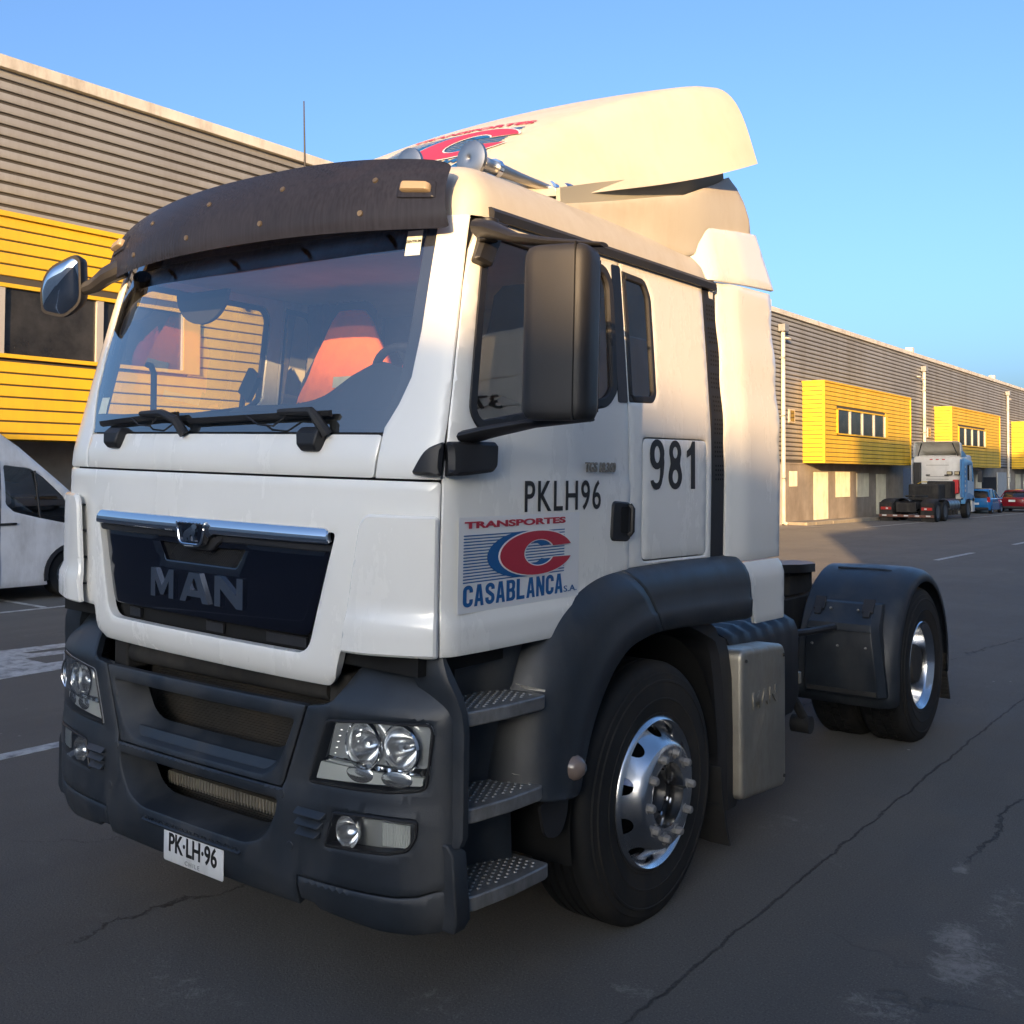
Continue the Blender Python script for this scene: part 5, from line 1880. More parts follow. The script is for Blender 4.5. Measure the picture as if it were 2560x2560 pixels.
for sg in (1, -1):
    fd = fender(0, 8.15, sg, 'front_fender')
    fender(8.18, 11, sg, 'fender_extension')
    # rubber flap at the foot of the fender
    lp = roundpoly([(.665, .655), (.845, .665), (.835, .575), (.790, .515), (.70, .53)], [.02, .02, .05, .05, .05], 4)
    d = patch(lp, [], lambda u, v, sg=sg: Vector((sg * 1.165, u, v)), step=.06, thick=.012, flip=sg < 0)
    d.build('fender_flap', M_BLACK, truck)
    # side marker lamp
    q = MB()
    q.lathe([(0, .048), (.010, .046), (.030, .036), (.044, .020), (.048, 0)], (0, 0, 0), axis='X', n=20)
    q.v = [(sg * (1.214 + x), .800 + y, .765 + z) for x, y, z in q.v]
    q.build('side_marker', mat('smoky_marker', (.17, .13, .11), rough=.2, spec=.7), truck, smooth=60)
    # wheel housing
    q = MB()
    rg = []
    for i in range(25):
        a = R(-12 + 190 * i / 24)
        rg.append([(sg * .72, 1.475 - .60 * math.cos(a), .505 + .635 * math.sin(a)), (sg * 1.15, 1.475 - .60 * math.cos(a), .505 + .635 * math.sin(a))])
    q.loft(rg, closed=False, cap=False)
    q.build('wheel_housing', M_VOID, truck)
    q = MB()
    q.bx(sg * .70, sg * .72, .75, 2.30, .45, 1.30)
    q.build('inner_wing', M_VOID, truck, smooth=0)

# ---- boarding steps
for sg in (1, -1):
    # recess: moulded back wall with shallow relief, front cheek beside the bumper
    def bw(u, v, sg=sg):
        return Vector((sg * (.985 + .05 * sstep(.33, .25, u) + .07 * sstep(.50, .64, u) + .012 * sstep(1.02, 1.10, v)), u, v))
    d = patch([(.215, .36), (.655, .36), (.64, .70), (.64, 1.10), (.72, 1.25), (.215, 1.25)], [], bw, step=.03, thick=.015, flip=sg < 0)
    wall = d.build('step_recess', M_PLAST, truck, smooth=50)
    q = MB()
    rg = []
    for (z, xo, yf, yb_) in ((1.245, 1.10, .205, .225), (1.20, 1.115, .200, .232), (1.15, 1.135, .200, .245), (1.10, 1.158, .212, .255), (1.05, 1.172, .222, .262), (.98, 1.178, .228, .266), (.66, 1.176, .226, .264), (.63, 1.165, .222, .256)):
        rg.append([(sg * (xo - .14), yf, z), (sg * (xo - .02), yf, z), (sg * xo, yf + .012, z), (sg * xo, yb_, z), (sg * (xo - .015), yb_ + .012, z), (sg * (xo - .14), yb_ + .012, z)])
    q.loft(rg)
    q.build('step_cheek', M_PLAST, truck, smooth=45)
    q = MB()
    rg = []
    for (z, xo, y0_, y1_) in ((.645, 1.14, .20, .235), (.61, 1.165, .205, .275), (.40, 1.175, .21, .285), (.365, 1.16, .215, .27)):
        rg.append([(sg * (xo - .15), y0_, z), (sg * xo, y0_, z), (sg * xo, y1_, z), (sg * (xo - .15), y1_, z)])
    q.loft(rg)
    q.build('lower_cheek', M_PLAST, truck, bevel=.01)
    for (z, y0_, y1_, xo0, xo1, nm) in ((.995, .268, .655, 1.165, 1.205, 'boarding_step'), (.690, .268, .640, 1.170, 1.205, 'boarding_step'), (.408, .285, .690, 1.165, 1.195, 'boarding_step')):
        q = MB()
        lp = [(.96, y0_), (xo0 - .02, y0_), (xo0, y0_ + .03), ((xo0 + xo1) / 2 + .01, (y0_ + y1_) / 2), (xo1, y1_ - .03), (xo1 - .01, y1_), (.96, y1_)]
        q.prism(lp, lambda u, v, t, sg=sg: (sg * u, v, t), z, z + .050)
        stp = q.build(nm, M_STEP, truck, bevel=.008)
        q = MB()
        k_ = 0
        yy = y0_ + .03
        while yy < y1_ - .02:
            xx = 1.0 + (.012 if k_ % 2 else 0)
            lim = lerp_tab([(y0_, xo0 - .03), (y1_, xo1 - .025)], yy)
            while xx < lim:
                q.cyl((sg * xx, yy, z + .050), (sg * xx, yy, z + .054), .0075, .0050, n=8)
                xx += .027
            yy += .026
            k_ += 1
        q.build('step_studs', mat('worn_stud', (.27, .265, .25), rough=.4, metal=.7), stp)['kind'] = 'stuff'
    # worn-through scuffs above the step ends
    for (y, z) in ((.62, 1.068), (.60, .765)):
        q = MB()
        q.add([(sg * 1.105, y - .02, z + .010), (sg * 1.150, y + .02, z - .004), (sg * 1.180, y + .055, z - .014), (sg * 1.178, y + .055, z - .022), (sg * 1.12, y + .02, z - .014)], [(0, 1, 2, 3, 4)])
        q.build('torn_edge', mat('bare_plastic', (.55, .53, .48), rough=.7), wall, smooth=0)

# ---- wheels
def wheel_unit(name, x, y, sg, kind):
    root = bpy.data.objects.new(name, None)
    COL.objects.link(root)
    root.parent = truck
    root.location = (x, y, .505)
    root.empty_display_size = .2
    rout = .527
    W_ = .296
    q = MB()
    xo = .022
    def cl(pts_):
        return [(a, b_, max(c_, -.503)) for a, b_, c_ in pts_]
    # tyre section, outboard side positive
    pr = [(-.002, .296), (.006, .308), (.010, .318), (.007, .321), (.013, .345), (.019, .372), (.022, .374), (.022, .380), (.019, .382), (.021, .415), (.018, .442), (.021, .445), (.020, .452), (.014, .455), (.010, .470), (.010, .478), (.003, .482), (-.001, .500), (-.010, .511), (-.022, .520), (-.036, .5255)]
    if kind == 'front':
        for gx in (-.075, -.118, -.162, -.205):
            pr += [(gx + .008, .527), (gx + .005, .513), (gx - .005, .513), (gx - .008, .527)]
    else:
        pr += [(-.07, .516), (-.21, .516)]
    pr += [(-.244, .5255), (-.260, .519), (-.276, .503), (-.286, .487), (-.298, .450), (-.302, .400), (-.296, .345), (-.286, .310), (-.278, .296)]
    q.lathe(pr, (0, 0, 0), axis='X', n=96)
    q.v = cl([(sg * a, b_, c_) for a, b_, c_ in q.v])
    q.build('tyre', M_RUB, root, smooth=40)
    if kind != 'front':
        q = MB()
        nb_ = 46
        for i in range(nb_):
            for (gx, w, ph) in ((-.058, .044, 0), (-.112, .046, .5), (-.168, .046, .2), (-.222, .044, .7)):
                t = 2 * math.pi * (i + ph) / nb_
                hl_ = .60 * math.pi / nb_ * 1.35
                P = []
                for tt in (t - hl_, t + hl_):
                    for rr in (.508, .5265):
                        for xx in (gx - w / 2, gx + w / 2):
                            P.append((sg * xx, rr * math.cos(tt), max(rr * math.sin(tt), -.503)))
                q.add(P, [(0, 1, 3, 2), (4, 6, 7, 5), (0, 4, 5, 1), (2, 3, 7, 6), (0, 2, 6, 4), (1, 5, 7, 3)])
        q.build('tread_blocks', M_RUB, root, smooth=0)['kind'] = 'stuff'
    else:
        # raised ring on the sidewall
        pass
    if kind == 'inner':
        return root
    if kind == 'front':
        tabr = [(0.0, .2985, .000), (.10, .2950, .010), (.16, .289, .004), (.24, .280, -.026), (.32, .268, -.034), (.44, .246, -.014), (.58, .220, .022), (.70, .203, .050), (.78, .194, .060), (.84, .186, .0625), (.96, .146, .0625), (1.0, .140, .058), (1.06, .138, .0), (1.10, .137, -.06)]
        rt_ = [(a, b_) for a, b_, c_ in tabr]
        xt_ = [(a, c_) for a, b_, c_ in tabr]
        def rm(u, v):
            r_ = smooth_tab(rt_, v)
            return Vector((sg * (smooth_tab(xt_, v)), r_ * math.cos(u), r_ * math.sin(u)))
        holes = []
        for i in range(10):
            t0 = 2 * math.pi * (i + .5) / 10
            holes.append([(t0 + .135 * math.cos(a), .46 + .135 * math.sin(a)) for a in [2 * math.pi * j / 16 for j in range(16)]])
        d = patch([(0, 0), (2 * math.pi, 0), (2 * math.pi, 1.10), (0, 1.10)], holes, rm, step=.055, thick=.012, flip=sg > 0)
        d.build('rim', M_ALU, root, smooth=50, weld=True)
        q = MB()
        q.lathe([(-.07, .285), (-.07, 0)], (0, 0, 0), axis='X', n=32)
        q.v = [(sg * a, b_, c_) for a, b_, c_ in q.v]
        q.build('brake_drum', M_VOID, root)
        q = MB()
        q.lathe([(-.06, .137), (-.012, .128), (-.006, .095), (-.012, .088), (-.02, .086), (.010, .076), (.016, .0)], (0, 0, 0), axis='X', n=32)
        q.v = [(sg * a, b_, c_) for a, b_, c_ in q.v]
        q.build('hub', mat('oily_hub', (.008, .008, .009), rough=.5, spec=.3), root, smooth=40)
        q = None
        for i in range(10):
            a = 2 * math.pi * (i + .25) / 10
            c = (0, .110 * math.cos(a), .110 * math.sin(a))
            if q is None:
                qq = MB()
                qq.cyl((-.02 * sg, 0, 0), (.008 * sg, 0, 0), .0085, n=6)
                q = qq.build('hub_bolt', M_ALU, root, smooth=30)
                o = q
            else:
                o = copy_part(q, root)
            o.location = c
        nut = None
        for i in range(10):
            a = 2 * math.pi * i / 10 + .06
            c = (sg * .0625, .1675 * math.cos(a), .1675 * math.sin(a))
            if nut is None:
                qq = MB()
                qq.cyl((0, 0, 0), (.012 * sg, 0, 0), .0275, .026, n=20)
                qq.cyl((.012 * sg, 0, 0), (.032 * sg, 0, 0), .0180, .0172, n=6)
                qq.cyl((.032 * sg, 0, 0), (.037 * sg, 0, 0), .0150, .0125, n=12)
                nut = qq.build('wheel_nut', M_NUT, root, smooth=30)
                o = nut
            else:
                o = copy_part(nut, root)
            o.location = c
            o.rotation_euler = (random.uniform(0, 1), 0, 0)
        # small blue maker's sticker on the rim face
        d = patch([(2.62, .42), (2.80, .42), (2.80, .60), (2.62, .60)], [], lambda u, v: rm(u, v) + Vector((sg * .002, 0, 0)), step=.06, thick=.001, flip=sg > 0)
        d.build('rim_sticker', mat('rim_sticker', (.20, .27, .48), rough=.4, var=.6, vscale=40), root, smooth=50)
    else:
        q = MB()
        q.lathe([(0.0, .2985), (.006, .293), (0, .288), (-.022, .280), (-.032, .268), (-.044, .264), (-.125, .258), (-.150, .248), (-.160, .225), (-.162, .14), (-.160, .139)], (0, 0, 0), axis='X', n=72)
        q.v = [(sg * a, b_, c_) for a, b_, c_ in q.v]
        q.build('rim', M_ALU, root, smooth=50)
        q = MB()
        q.lathe([(-.16, .139), (-.05, .134), (-.03, .12), (-.022, .06), (-.02, 0)], (0, 0, 0), axis='X', n=32)
        q.v = [(sg * a, b_, c_) for a, b_, c_ in q.v]
        q.build('hub', M_DUSTY, root, smooth=40)
        nut = None
        for i in range(10):
            a = 2 * math.pi * i / 10
            if nut is None:
                qq = MB()
                qq.cyl((0, 0, 0), (.035 * sg, 0, 0), .019, .018, n=6)
                nut = qq.build('wheel_nut', M_NUT, root, smooth=30)
                o = nut
            else:
                o = copy_part(nut, root)
            o.location = (sg * -.162, .1675 * math.cos(a), .1675 * math.sin(a))
    return root
for sg in (1, -1):
    wheel_unit('front_wheel', sg * 1.158, 1.475, sg, 'front')
    wheel_unit('rear_wheel', sg * 1.215, 5.075, sg, 'rear')
    wheel_unit('rear_inner_wheel', sg * .880, 5.075, sg, 'inner')
q = MB()
q.cyl((-.9, 1.475, .5), (.9, 1.475, .5), .06, n=12)
q.build('front_axle', M_DUSTY, truck)
q = MB()
q.cyl((-1.0, 5.075, .505), (1.0, 5.075, .505), .10, n=16)
q.lathe([(-.2, .08), (-.14, .18), (0, .24), (.14, .18), (.2, .08)], (0, 5.075, .505), axis='X', n=20)
q.build('rear_axle', M_DUSTY, truck, smooth=50)

# ---- mudguard strip, mudflap and bright cover box behind the front wheel
for sg in (1, -1):
    q = MB()
    rg = []
    for (z, y0_, y1_, xo) in ((1.165, 1.72, 1.96, 1.13), (1.10, 1.90, 2.085, 1.135), (1.06, 2.00, 2.11, 1.14), (1.04, 2.035, 2.165, 1.145), (.98, 2.060, 2.190, 1.15), (.85, 2.085, 2.215, 1.155), (.60, 2.110, 2.245, 1.16), (.28, 2.130, 2.262, 1.16), (.25, 2.150, 2.255, 1.155)):
        rg.append([(sg * (xo - .30), y0_ + .015, z), (sg * (xo - .03), y0_, z), (sg * xo, y0_ + .03, z), (sg * xo, y1_, z), (sg * (xo - .30), y1_, z)])
    q.loft(rg)
    q.build('rear_mudguard', M_BLACK, truck, smooth=45)
    q = MB()
    rg = []
    for (z, y) in ((.46, 2.105), (.30, 2.128), (.16, 2.165), (.085, 2.20)):
        n0 = []
        for (xx) in (.83, .95, 1.05, 1.15):
            n0.append((sg * xx, y + .004 * math.sin(xx * 60), z + (.012 * math.sin(xx * 47) if z < .1 else 0)))
        rg.append(n0 + [(a, b_ + .014, c_) for a, b_, c_ in n0[::-1]])
    q.loft(rg)
    q.build('mud_flap', M_DUSTY, truck)
    q = MB()
    rg = []
    rr = roundpoly([(2.215, .29), (2.735, .245), (2.735, .955), (2.215, .985)], [.03, .05, .07, .05], 5)
    for (x, k_) in ((.80, .0), (1.185, .0), (1.198, .004), (1.206, .016), (1.207, .03)):
        lp = rr if k_ == 0 else inset(rr, k_)
        rg.append([(sg * x, a, b_) for a, b_ in lp])
    q.loft(rg)
    cover = q.build('silencer_cover', M_ALUD, truck, smooth=50)
    if sg > 0:
        text_mesh('MAN', .105, .007, lambda u, v, t: Vector((1.206 + t, 2.47 + u, .725 + v)), M_ALUD, 'embossed_letters', cover, scale=(1.15, 1), bevel=.004, space=1.15)
    for (y, z) in ((2.255, .93), (2.70, .90), (2.70, .30)):
        q = MB()
        q.cyl((sg * 1.204, y, z), (sg * 1.213, y, z), .010, .008, n=8)
        q.build('cover_bolt', M_DUSTY, cover)
# black ribbed battery cover and frame-side tank
for sg in (1,):
    q = MB()
    rg = []
    n_r = 25
    for i in range(n_r):
        y = 2.36 + .84 * i / (n_r - 1)
        bump_ = .014 * (1 if (i % 4) in (1, 2) else 0)
        lp = [(.42, .50), (1.05, .50), (1.085, .60), (1.085, .95 + bump_ * .4), (1.06, 1.005 + bump_), (1.0, 1.035 + bump_), (.42, 1.045 + bump_)]
        rg.append([(sg * a, y, b_) for a, b_ in lp])
    q.loft(rg)
    q.build('battery_box', M_BLACK, truck, smooth=50)
    q = MB()
    q.bx(.93, 1.09, 3.202, 3.23, .66, .72)
    q.build('box_clamp', M_ALUD, truck, smooth=0)
    q = MB()
    q.tube([(.95, 3.28, .62), (.97, 3.42, .52), (1.0, 3.50, .40), (.98, 3.52, .36)], [.03, .028, .026, .045], n=10)
    q.cyl((.93, 3.5, .37), (1.04, 3.5, .37), .05, n=16)
    q.build('brake_lever', M_DUSTY, truck)
    q = MB()
    q.cyl((.55, 3.32, .68), (.55, 3.95, .68), .15, n=24)
    q.build('air_tank', M_DUSTY, truck, bevel=.02)

# ---- chassis
for x in (-.40, .40):
    q = MB()
    q.bx(x - .04, x + .04, .6, 6.05, .66, .93)
    q.build('frame_rail', M_DUSTY, truck, bevel=.006)
for y in (2.3, 3.2, 4.3, 6.0):
    q = MB()
    q.bx(-.36, .36, y - .05, y + .05, .70, .90)
    q.build('cross_member', M_DUSTY, truck, smooth=0)
q = MB()
q.bx(-.43, .43, 3.55, 4.6, .932, .955)
q.build('deck_plate', mat('tread_plate', (.22, .20, .17), rough=.5, metal=.5, var=.3, vscale=12, dirt=(.12, .10, .08), dscale=5, damt=.6), truck, smooth=0)
q = MB()
lp = [(-.42, 4.55), (.42, 4.55), (.47, 4.8), (.44, 5.15), (.30, 5.45), (.18, 5.62), (.10, 5.62), (.06, 5.25), (-.06, 5.25), (-.10, 5.62), (-.18, 5.62), (-.30, 5.45), (-.44, 5.15), (-.47, 4.8)]
q.prism(lp, lambda u, v, t: (u, v, t + (v - 5.1) * -.05), 1.09, 1.15)
fifth = q.build('fifth_wheel', mat('greasy_steel', (.05, .047, .043), rough=.45, metal=.6, var=.4, vscale=8), truck, smooth=30)
q = MB()
for sx in (-1, 1):
    q.box((sx * .36, 4.95, 1.03), (.10, .42, .16))
q.build('fifth_wheel_base', M_DUSTY, fifth, smooth=0)['kind'] = 'stuff'
q = MB()
q.bx(.36, .60, 3.02, 3.32, 1.08, 1.24)
q.bx(.40, .58, 3.02, 3.28, .94, 1.08)
q.build('air_dryer', M_BLACK, truck, bevel=.012)
q = MB()
q.add([(.38, 3.30, .95), (.62, 3.30, .95), (.62, 3.72, .95), (.38, 3.72, .95), (.46, 3.30, 1.12), (.58, 3.30, 1.12), (.58, 3.42, 1.10), (.46, 3.42, 1.10)], [(0, 1, 2, 3), (4, 5, 6, 7), (0, 1, 5, 4), (1, 2, 6, 5), (2, 3, 7, 6), (3, 0, 4, 7)])
q.build('cab_mount', M_DUSTY, truck)
for k_, (x, z) in enumerate(((-.25, 1.0), (.0, 1.02), (.22, 1.0))):
    q = MB()
    q.tube([(x, 2.25, 1.45), (x, 2.45, 1.25), (x + .05, 2.8, 1.05), (x + .05, 3.4, 1.0 + .04 * k_), (x, 3.9, 1.0)], .016, n=8)
    q.build('air_hose', [mat('red_hose', (.3, .02, .02)), mat('yellow_hose', (.5, .35, .03)), M_BLACK][k_], truck)
q = MB()
q.tube([(.72, 3.62, .83), (.85, 3.95, .83), (.88, 4.32, .82)], .022, n=8)
q.build('fender_stay', M_BLACK, truck)
q = MB()
q.bx(-.55, .55, 1.0, 2.9, .55, 1.15)
q.build('engine_block', M_VOID, truck, smooth=0)
q = MB()
q.bx(-1.0, 1.0, .33, .40, .42, 1.16)
q.build('front_carrier', M_VOID, truck, smooth=0)
q = MB()
q.cyl((-.60, .235, 1.055), (.60, .235, 1.055), .045, n=14)
q.build('front_cross_tube', M_DUSTY, truck)
for x in (-.66, .66):
    q = MB()
    q.box((x, .25, 1.05), (.10, .12, .14))
    q.build('cab_hinge', M_DUSTY, truck, bevel=.015)

# ---- rear fenders: arch shell over the duals with a removable front cover
for sg in (1, -1):
    q = MB()
    rg = []
    arc = []
    for i in range(33):
        a = R(196 - 208 * i / 32)      # from the front foot over the top to the back
        rr = .665
        y = 5.075 + rr * math.cos(a)
        z = .50 + rr * math.sin(a)
        if a > R(148):
            y = min(y, 4.505 - .10 * sstep(.85, .40, z))
        arc.append((y, z, a))
    for (y, z, a) in arc:
        ny, nz = math.cos(a), math.sin(a)
        pr_ = [(.585, -.020), (.60, .0), (.90, .008), (1.13, .004), (1.195, -.010), (1.232, -.040), (1.240, -.085), (1.236, -.092)]
        rg.append([(sg * x, y + ny * d_, z + nz * d_) for x, d_ in pr_])
    q.loft(rg, closed=False, cap=False)
    o = q.build('rear_fender', M_PLAST, truck, smooth=50)
    so = o.modifiers.new('thickness', 'SOLIDIFY')
    so.thickness = .008
    so.offset = -1
    fend = o
    # front cover panel
    q = MB()
    rg = []
    for (z, y0_, y1_, xi, xo) in ((.385, 4.335, 4.42, .66, 1.19), (.40, 4.325, 4.42, .655, 1.195), (.79, 4.330, 4.44, .665, 1.150), (.845, 4.345, 4.46, .675, 1.145), (.905, 4.42, 4.52, .68, 1.135), (.965, 4.47, 4.56, .68, 1.125)):
        rg.append([(sg * xi, y1_, z), (sg * (xi + .02), y0_, z), (sg * (xo - .04), y0_, z), (sg * xo, y0_ + .05, z), (sg * xo, y1_ + .02, z)])
    q.loft(rg)
    cov = q.build('fender_cover', M_PLAST, truck, bevel=.008)
    q = MB()
    q.bx(sg * .70, sg * 1.12, 4.318, 4.330, .80, .806)
    q.build('cover_crease', M_PLAST, cov, smooth=0)
    q = MB()
    q.bx(sg * .70, sg * 1.15, 4.312, 4.330, .405, .43)
    q.build('cover_strip', M_DUSTY, cov, smooth=0)
    for x in (.74, 1.06):
        q = MB()
        q.box((sg * x, 4.452, .955), (.075, .016, .10), rot=(R(-35), 0, 0))
        st_ = q.build('rubber_strap', M_BLACK, cov, bevel=.006)
        q = MB()
        q.box((sg * x, 4.41, .905), (.045, .02, .05), rot=(R(-35), 0, 0))
        q.build('strap_buckle', M_BLACK, cov, bevel=.005)
    for (x, z, y) in ((.82, .925, 4.425), (1.0, .925, 4.425), (.73, .70, 4.322), (.90, .70, 4.322), (1.08, .70, 4.322)):
        q = MB()
        q.cyl((sg * x, y + .01, z), (sg * x, y - .008, z + .004), .009, .007, n=8)
        q.build('cover_rivet', M_NUT, cov)
    # rib across the top
    q = MB()
    q.tube([(sg * (.70 + .46 * i / 10), 5.075 + .671 * math.cos(R(104)), .50 + .671 * math.sin(R(104)) - (.0 if i < 8 else .006 * (i - 7))) for i in range(9)], .010, n=6)
    q.build('fender_rib', M_PLAST, fend)
    # rubber flap at the back
    q = MB()
    rg = []
    for (z, y) in ((.50, 5.690), (.42, 5.700), (.35, 5.715), (.15, 5.79)):
        rg.append([(sg * x, y, z) for x in (.62, 1.215)] + [(sg * x, y + .016, z) for x in (1.215, .62)])
    q.loft(rg)
    fl_ = q.build('mud_flap', M_DUSTY, truck, smooth=30)
    for k_ in range(12):
        z = .17 + k_ * .027
        q = MB()
        y = lerp_tab([(.15, 5.79), (.35, 5.715), (.42, 5.70), (.50, 5.69)], z)
        q.bx(sg * .66, sg * 1.21, y - .010, y + .002, z, z + .012)
        q.build('flap_rib', M_DUSTY, fl_, smooth=0)
q = MB()
q.bx(-.52, .52, 6.02, 6.10, .70, .86)
q.build('rear_beam', M_DUSTY, truck, smooth=0)

# ---- inside the cab
def ipart(mb_, name, m, parent=truck, **k):
    return mb_.build(name, m, parent, xf=CX, **k)
q = MB()
rg = []
for x in [-1.02 + 2.04 * i / 40 for i in range(41)]:
    h = 2.045 + .035 * sstep(-.45, -.30, x) + .135 * math.exp(-((x - .50) / .20) ** 2) + .02 * sstep(.0, .3, x)
    e_ = .10 * (abs(x) / 1.02) ** 2
    rg.append([(x, .20 + e_, 1.50), (x, .20 + e_, 1.985), (x, .30 + e_, 2.02), (x, .44 + e_, h - .03), (x, .50 + e_, h), (x, .60 + e_, h - .02), (x, .66 + e_, h - .12), (x, .70, 1.50)])
q.loft(rg)
ipart(q, 'dashboard', M_DASH, smooth=50)
q = MB()
ctr = Vector((.555, .70, 2.115))
rot_ = Matrix.Rotation(R(-52), 3, 'X')
q.tube([ctr + rot_ @ Vector((.225 * math.cos(t), .225 * math.sin(t), 0)) for t in [2 * math.pi * i / 40 for i in range(40)]], .0175, n=10, closed=True)
for a in (R(0), R(180), R(270)):
    q.cyl(ctr, ctr + rot_ @ Vector((.215 * math.cos(a), .215 * math.sin(a), 0)), .018, n=8)
q.cyl(ctr + rot_ @ Vector((0, 0, -.03)), ctr + rot_ @ Vector((0, 0, .02)), .08, n=20)
q.cyl(ctr, ctr + rot_ @ Vector((0, 0, -.35)), .03, n=10)
ipart(q, 'steering_wheel', mat('wheel_leather', (.025, .025, .027), rough=.55), smooth=40)
def seat(x):
    q = MB()
    rg = []
    for (z, w, y, th) in ((1.55, .22, 1.02, .10), (1.60, .25, 1.08, .14), (1.95, .26, 1.17, .13), (2.25, .235, 1.25, .12), (2.40, .18, 1.29, .10), (2.43, .15, 1.29, .08), (2.46, .145, 1.30, .09), (2.60, .14, 1.33, .09), (2.64, .10, 1.33, .06)):
        rg.append([(x + a, y + b_, z) for a, b_ in roundpoly([(-w, -th / 2), (w, -th / 2), (w, th / 2), (-w, th / 2)], .04, 3)])
    q.loft(rg)
    q.box((x, .88, 1.55), (.50, .50, .16))
    return ipart(q, 'seat', M_SEAT, smooth=50)
seat(.55)
seat(-.50)
# orange high-visibility jacket over the passenger seat back
M_ORANGE = mat('hivis_orange', (.95, .215, .028), rough=.75, var=.12, vscale=9, bump=.3, bscale=14)
jk = thing('hivis_jacket', 'orange high visibility jacket draped over the seat behind the windscreen', 'jacket', (0, 0, 0))
q = MB()
rg = []
for i in range(15):
    t = i / 14
    z = 2.575 - .52 * t
    w = .085 + .30 * t ** .8
    ring_ = []
    for k_ in range(20):
        a = math.pi * k_ / 19
        fold = .010 * math.sin(k_ * 2.1 + i * .35) * t
        ring_.append((-.385 + -w * math.cos(a) * (1 + .02 * math.sin(i * 1.3)), 1.215 - (.045 + .075 * t) * math.sin(a) ** .7 - fold, z))
    rg.append(ring_)
q.loft(rg, closed=False, cap=False)
jb = q.build('jacket_body', M_ORANGE, jk, xf=CX, smooth=60)
so = jb.modifiers.new('thickness', 'SOLIDIFY')
so.thickness = .008
M_TAPE = mat('reflective_tape', (.42, .46, .40), rough=.45)
def jpt(t, k_, lift):
    z = 2.575 - .52 * t
    w = .085 + .30 * t ** .8
    a = math.pi * k_ / 19
    i = t * 14
    fold = .010 * math.sin(k_ * 2.1 + i * .35) * t
    return CX(-.385 + -w * math.cos(a) * (1 + .02 * math.sin(i * 1.3)), 1.215 - (.045 + .075 * t) * math.sin(a) ** .7 - fold - lift, z)
for (t0, t1, k0, k1) in ((.62, .72, 9, 15), (.90, .98, 2, 9)):
    q = MB()
    n_k = 24
    rg = [[jpt(t, k0 + (k1 - k0) * j / n_k, .006) for t in (t0, t1)] for j in range(n_k + 1)]
    q.loft(rg, closed=False, cap=False)
    q.build('reflective_band', M_TAPE, jk, smooth=60)
# pink cloth on the bunk
pk = thing('pink_cloth', 'pink bundled cloth lying behind the steering wheel', 'cloth', (0, 0, 0))
q = MB()
rg = []
for i in range(9):
    t = i / 8
    r_ = .17 * math.sin(max(.04, t) * math.pi * .5)
    rg.append([CX(.02 + r_ * (1 + .12 * math.sin(3 * a + i)) * math.cos(a), 1.30 + r_ * .7 * math.sin(a), 2.40 - .26 * t ** 1.3 + .02 * math.sin(5 * a + i)) for a in [2 * math.pi * k_ / 20 for k_ in range(20)]])
q.loft(rg)
q.build('cloth_folds', mat('pink_fabric', (.72, .13, .16), rough=.9, var=.15, vscale=10), pk, smooth=60)
q = MB()
q.bx(-1.0, 1.0, 1.50, 2.08, 1.3, 2.13)
ipart(q, 'bunk', M_LINER, bevel=.05, seg=3)
# hanging curtain behind the passenger window, grab handle, phone holder, sun-blind disc
q = MB()
rg = []
for i in range(41):
    x_ = -1.0 + .45 * i / 40
    rg.append([(x_, 1.46 + .022 * math.sin(i * 1.35), 1.6), (x_, 1.46 + .018 * math.sin(i * 1.35 + .4), 2.68)])
q.loft(rg, closed=False, cap=False)
ipart(q, 'curtain', mat('curtain_cloth', (.22, .19, .15), rough=.9, var=.2, vscale=5), smooth=60)
q = MB()
q.tube([(-1.00, .50, 2.28), (-.97, .50, 2.275), (-.945, .50, 2.24), (-.940, .50, 2.06)], .014, n=8)
ipart(q, 'grab_handle', M_DASH)
q = MB()
q.tube([(-.30, .50, 2.07), (-.29, .50, 2.13), (-.25, .50, 2.17)], .012, n=8)
q.box((-.235, .49, 2.165), (.075, .025, .12), rot=(0, R(35), 0))
ipart(q, 'phone_holder', M_BLACK)
q = MB()
lp = [(.19 * math.cos(t), .15 * math.sin(t)) for t in [math.pi + math.pi * i / 24 for i in range(25)]]
q.prism(lp, lambda u, v, t: (-.77 + u, .62 + t, 2.62 + v), 0, .02)
ipart(q, 'sun_blind', M_DASH)

# ================================================================ OTHER VEHICLES
def ring_section(y, w, z0, z1, rb, rt, n=5, top_w=None):
    """rounded cross-section in x/z at station y"""
    tw = w if top_w is None else top_w
    lp = roundpoly([(-w, z0), (w, z0), (tw, z1), (-tw, z1)], [rb, rb, rt, rt], n)
    return [(a, y, b_) for a, b_ in lp]

def simple_wheel(parent, x, y, z, r, w, sg, rim_m):
    q = MB()
    q.lathe([(0, r * .62), (.01, r * .70), (.018, r * .85), (.01, r * .95), (-.02, r), (-w + .02, r), (-w, r * .9), (-w, r * .6)], (x, y, z), axis='X', n=28)
    q.v = [(x + (a - x) * sg, b_, max(c_, z - r + .004)) for a, b_, c_ in q.v]
    t = q.build('tyre', M_RUB, parent, smooth=45)
    q = MB()
    q.lathe([(.004, r * .63), (-.015, r * .58), (-.03, r * .5), (-.012, r * .25), (-.005, r * .12), (-.004, 0)], (x, y, z), axis='X', n=20)
    q.v = [(x + (a - x) * sg, b_, c_) for a, b_, c_ in q.v]
    q.build('rim', rim_m, parent, smooth=45)

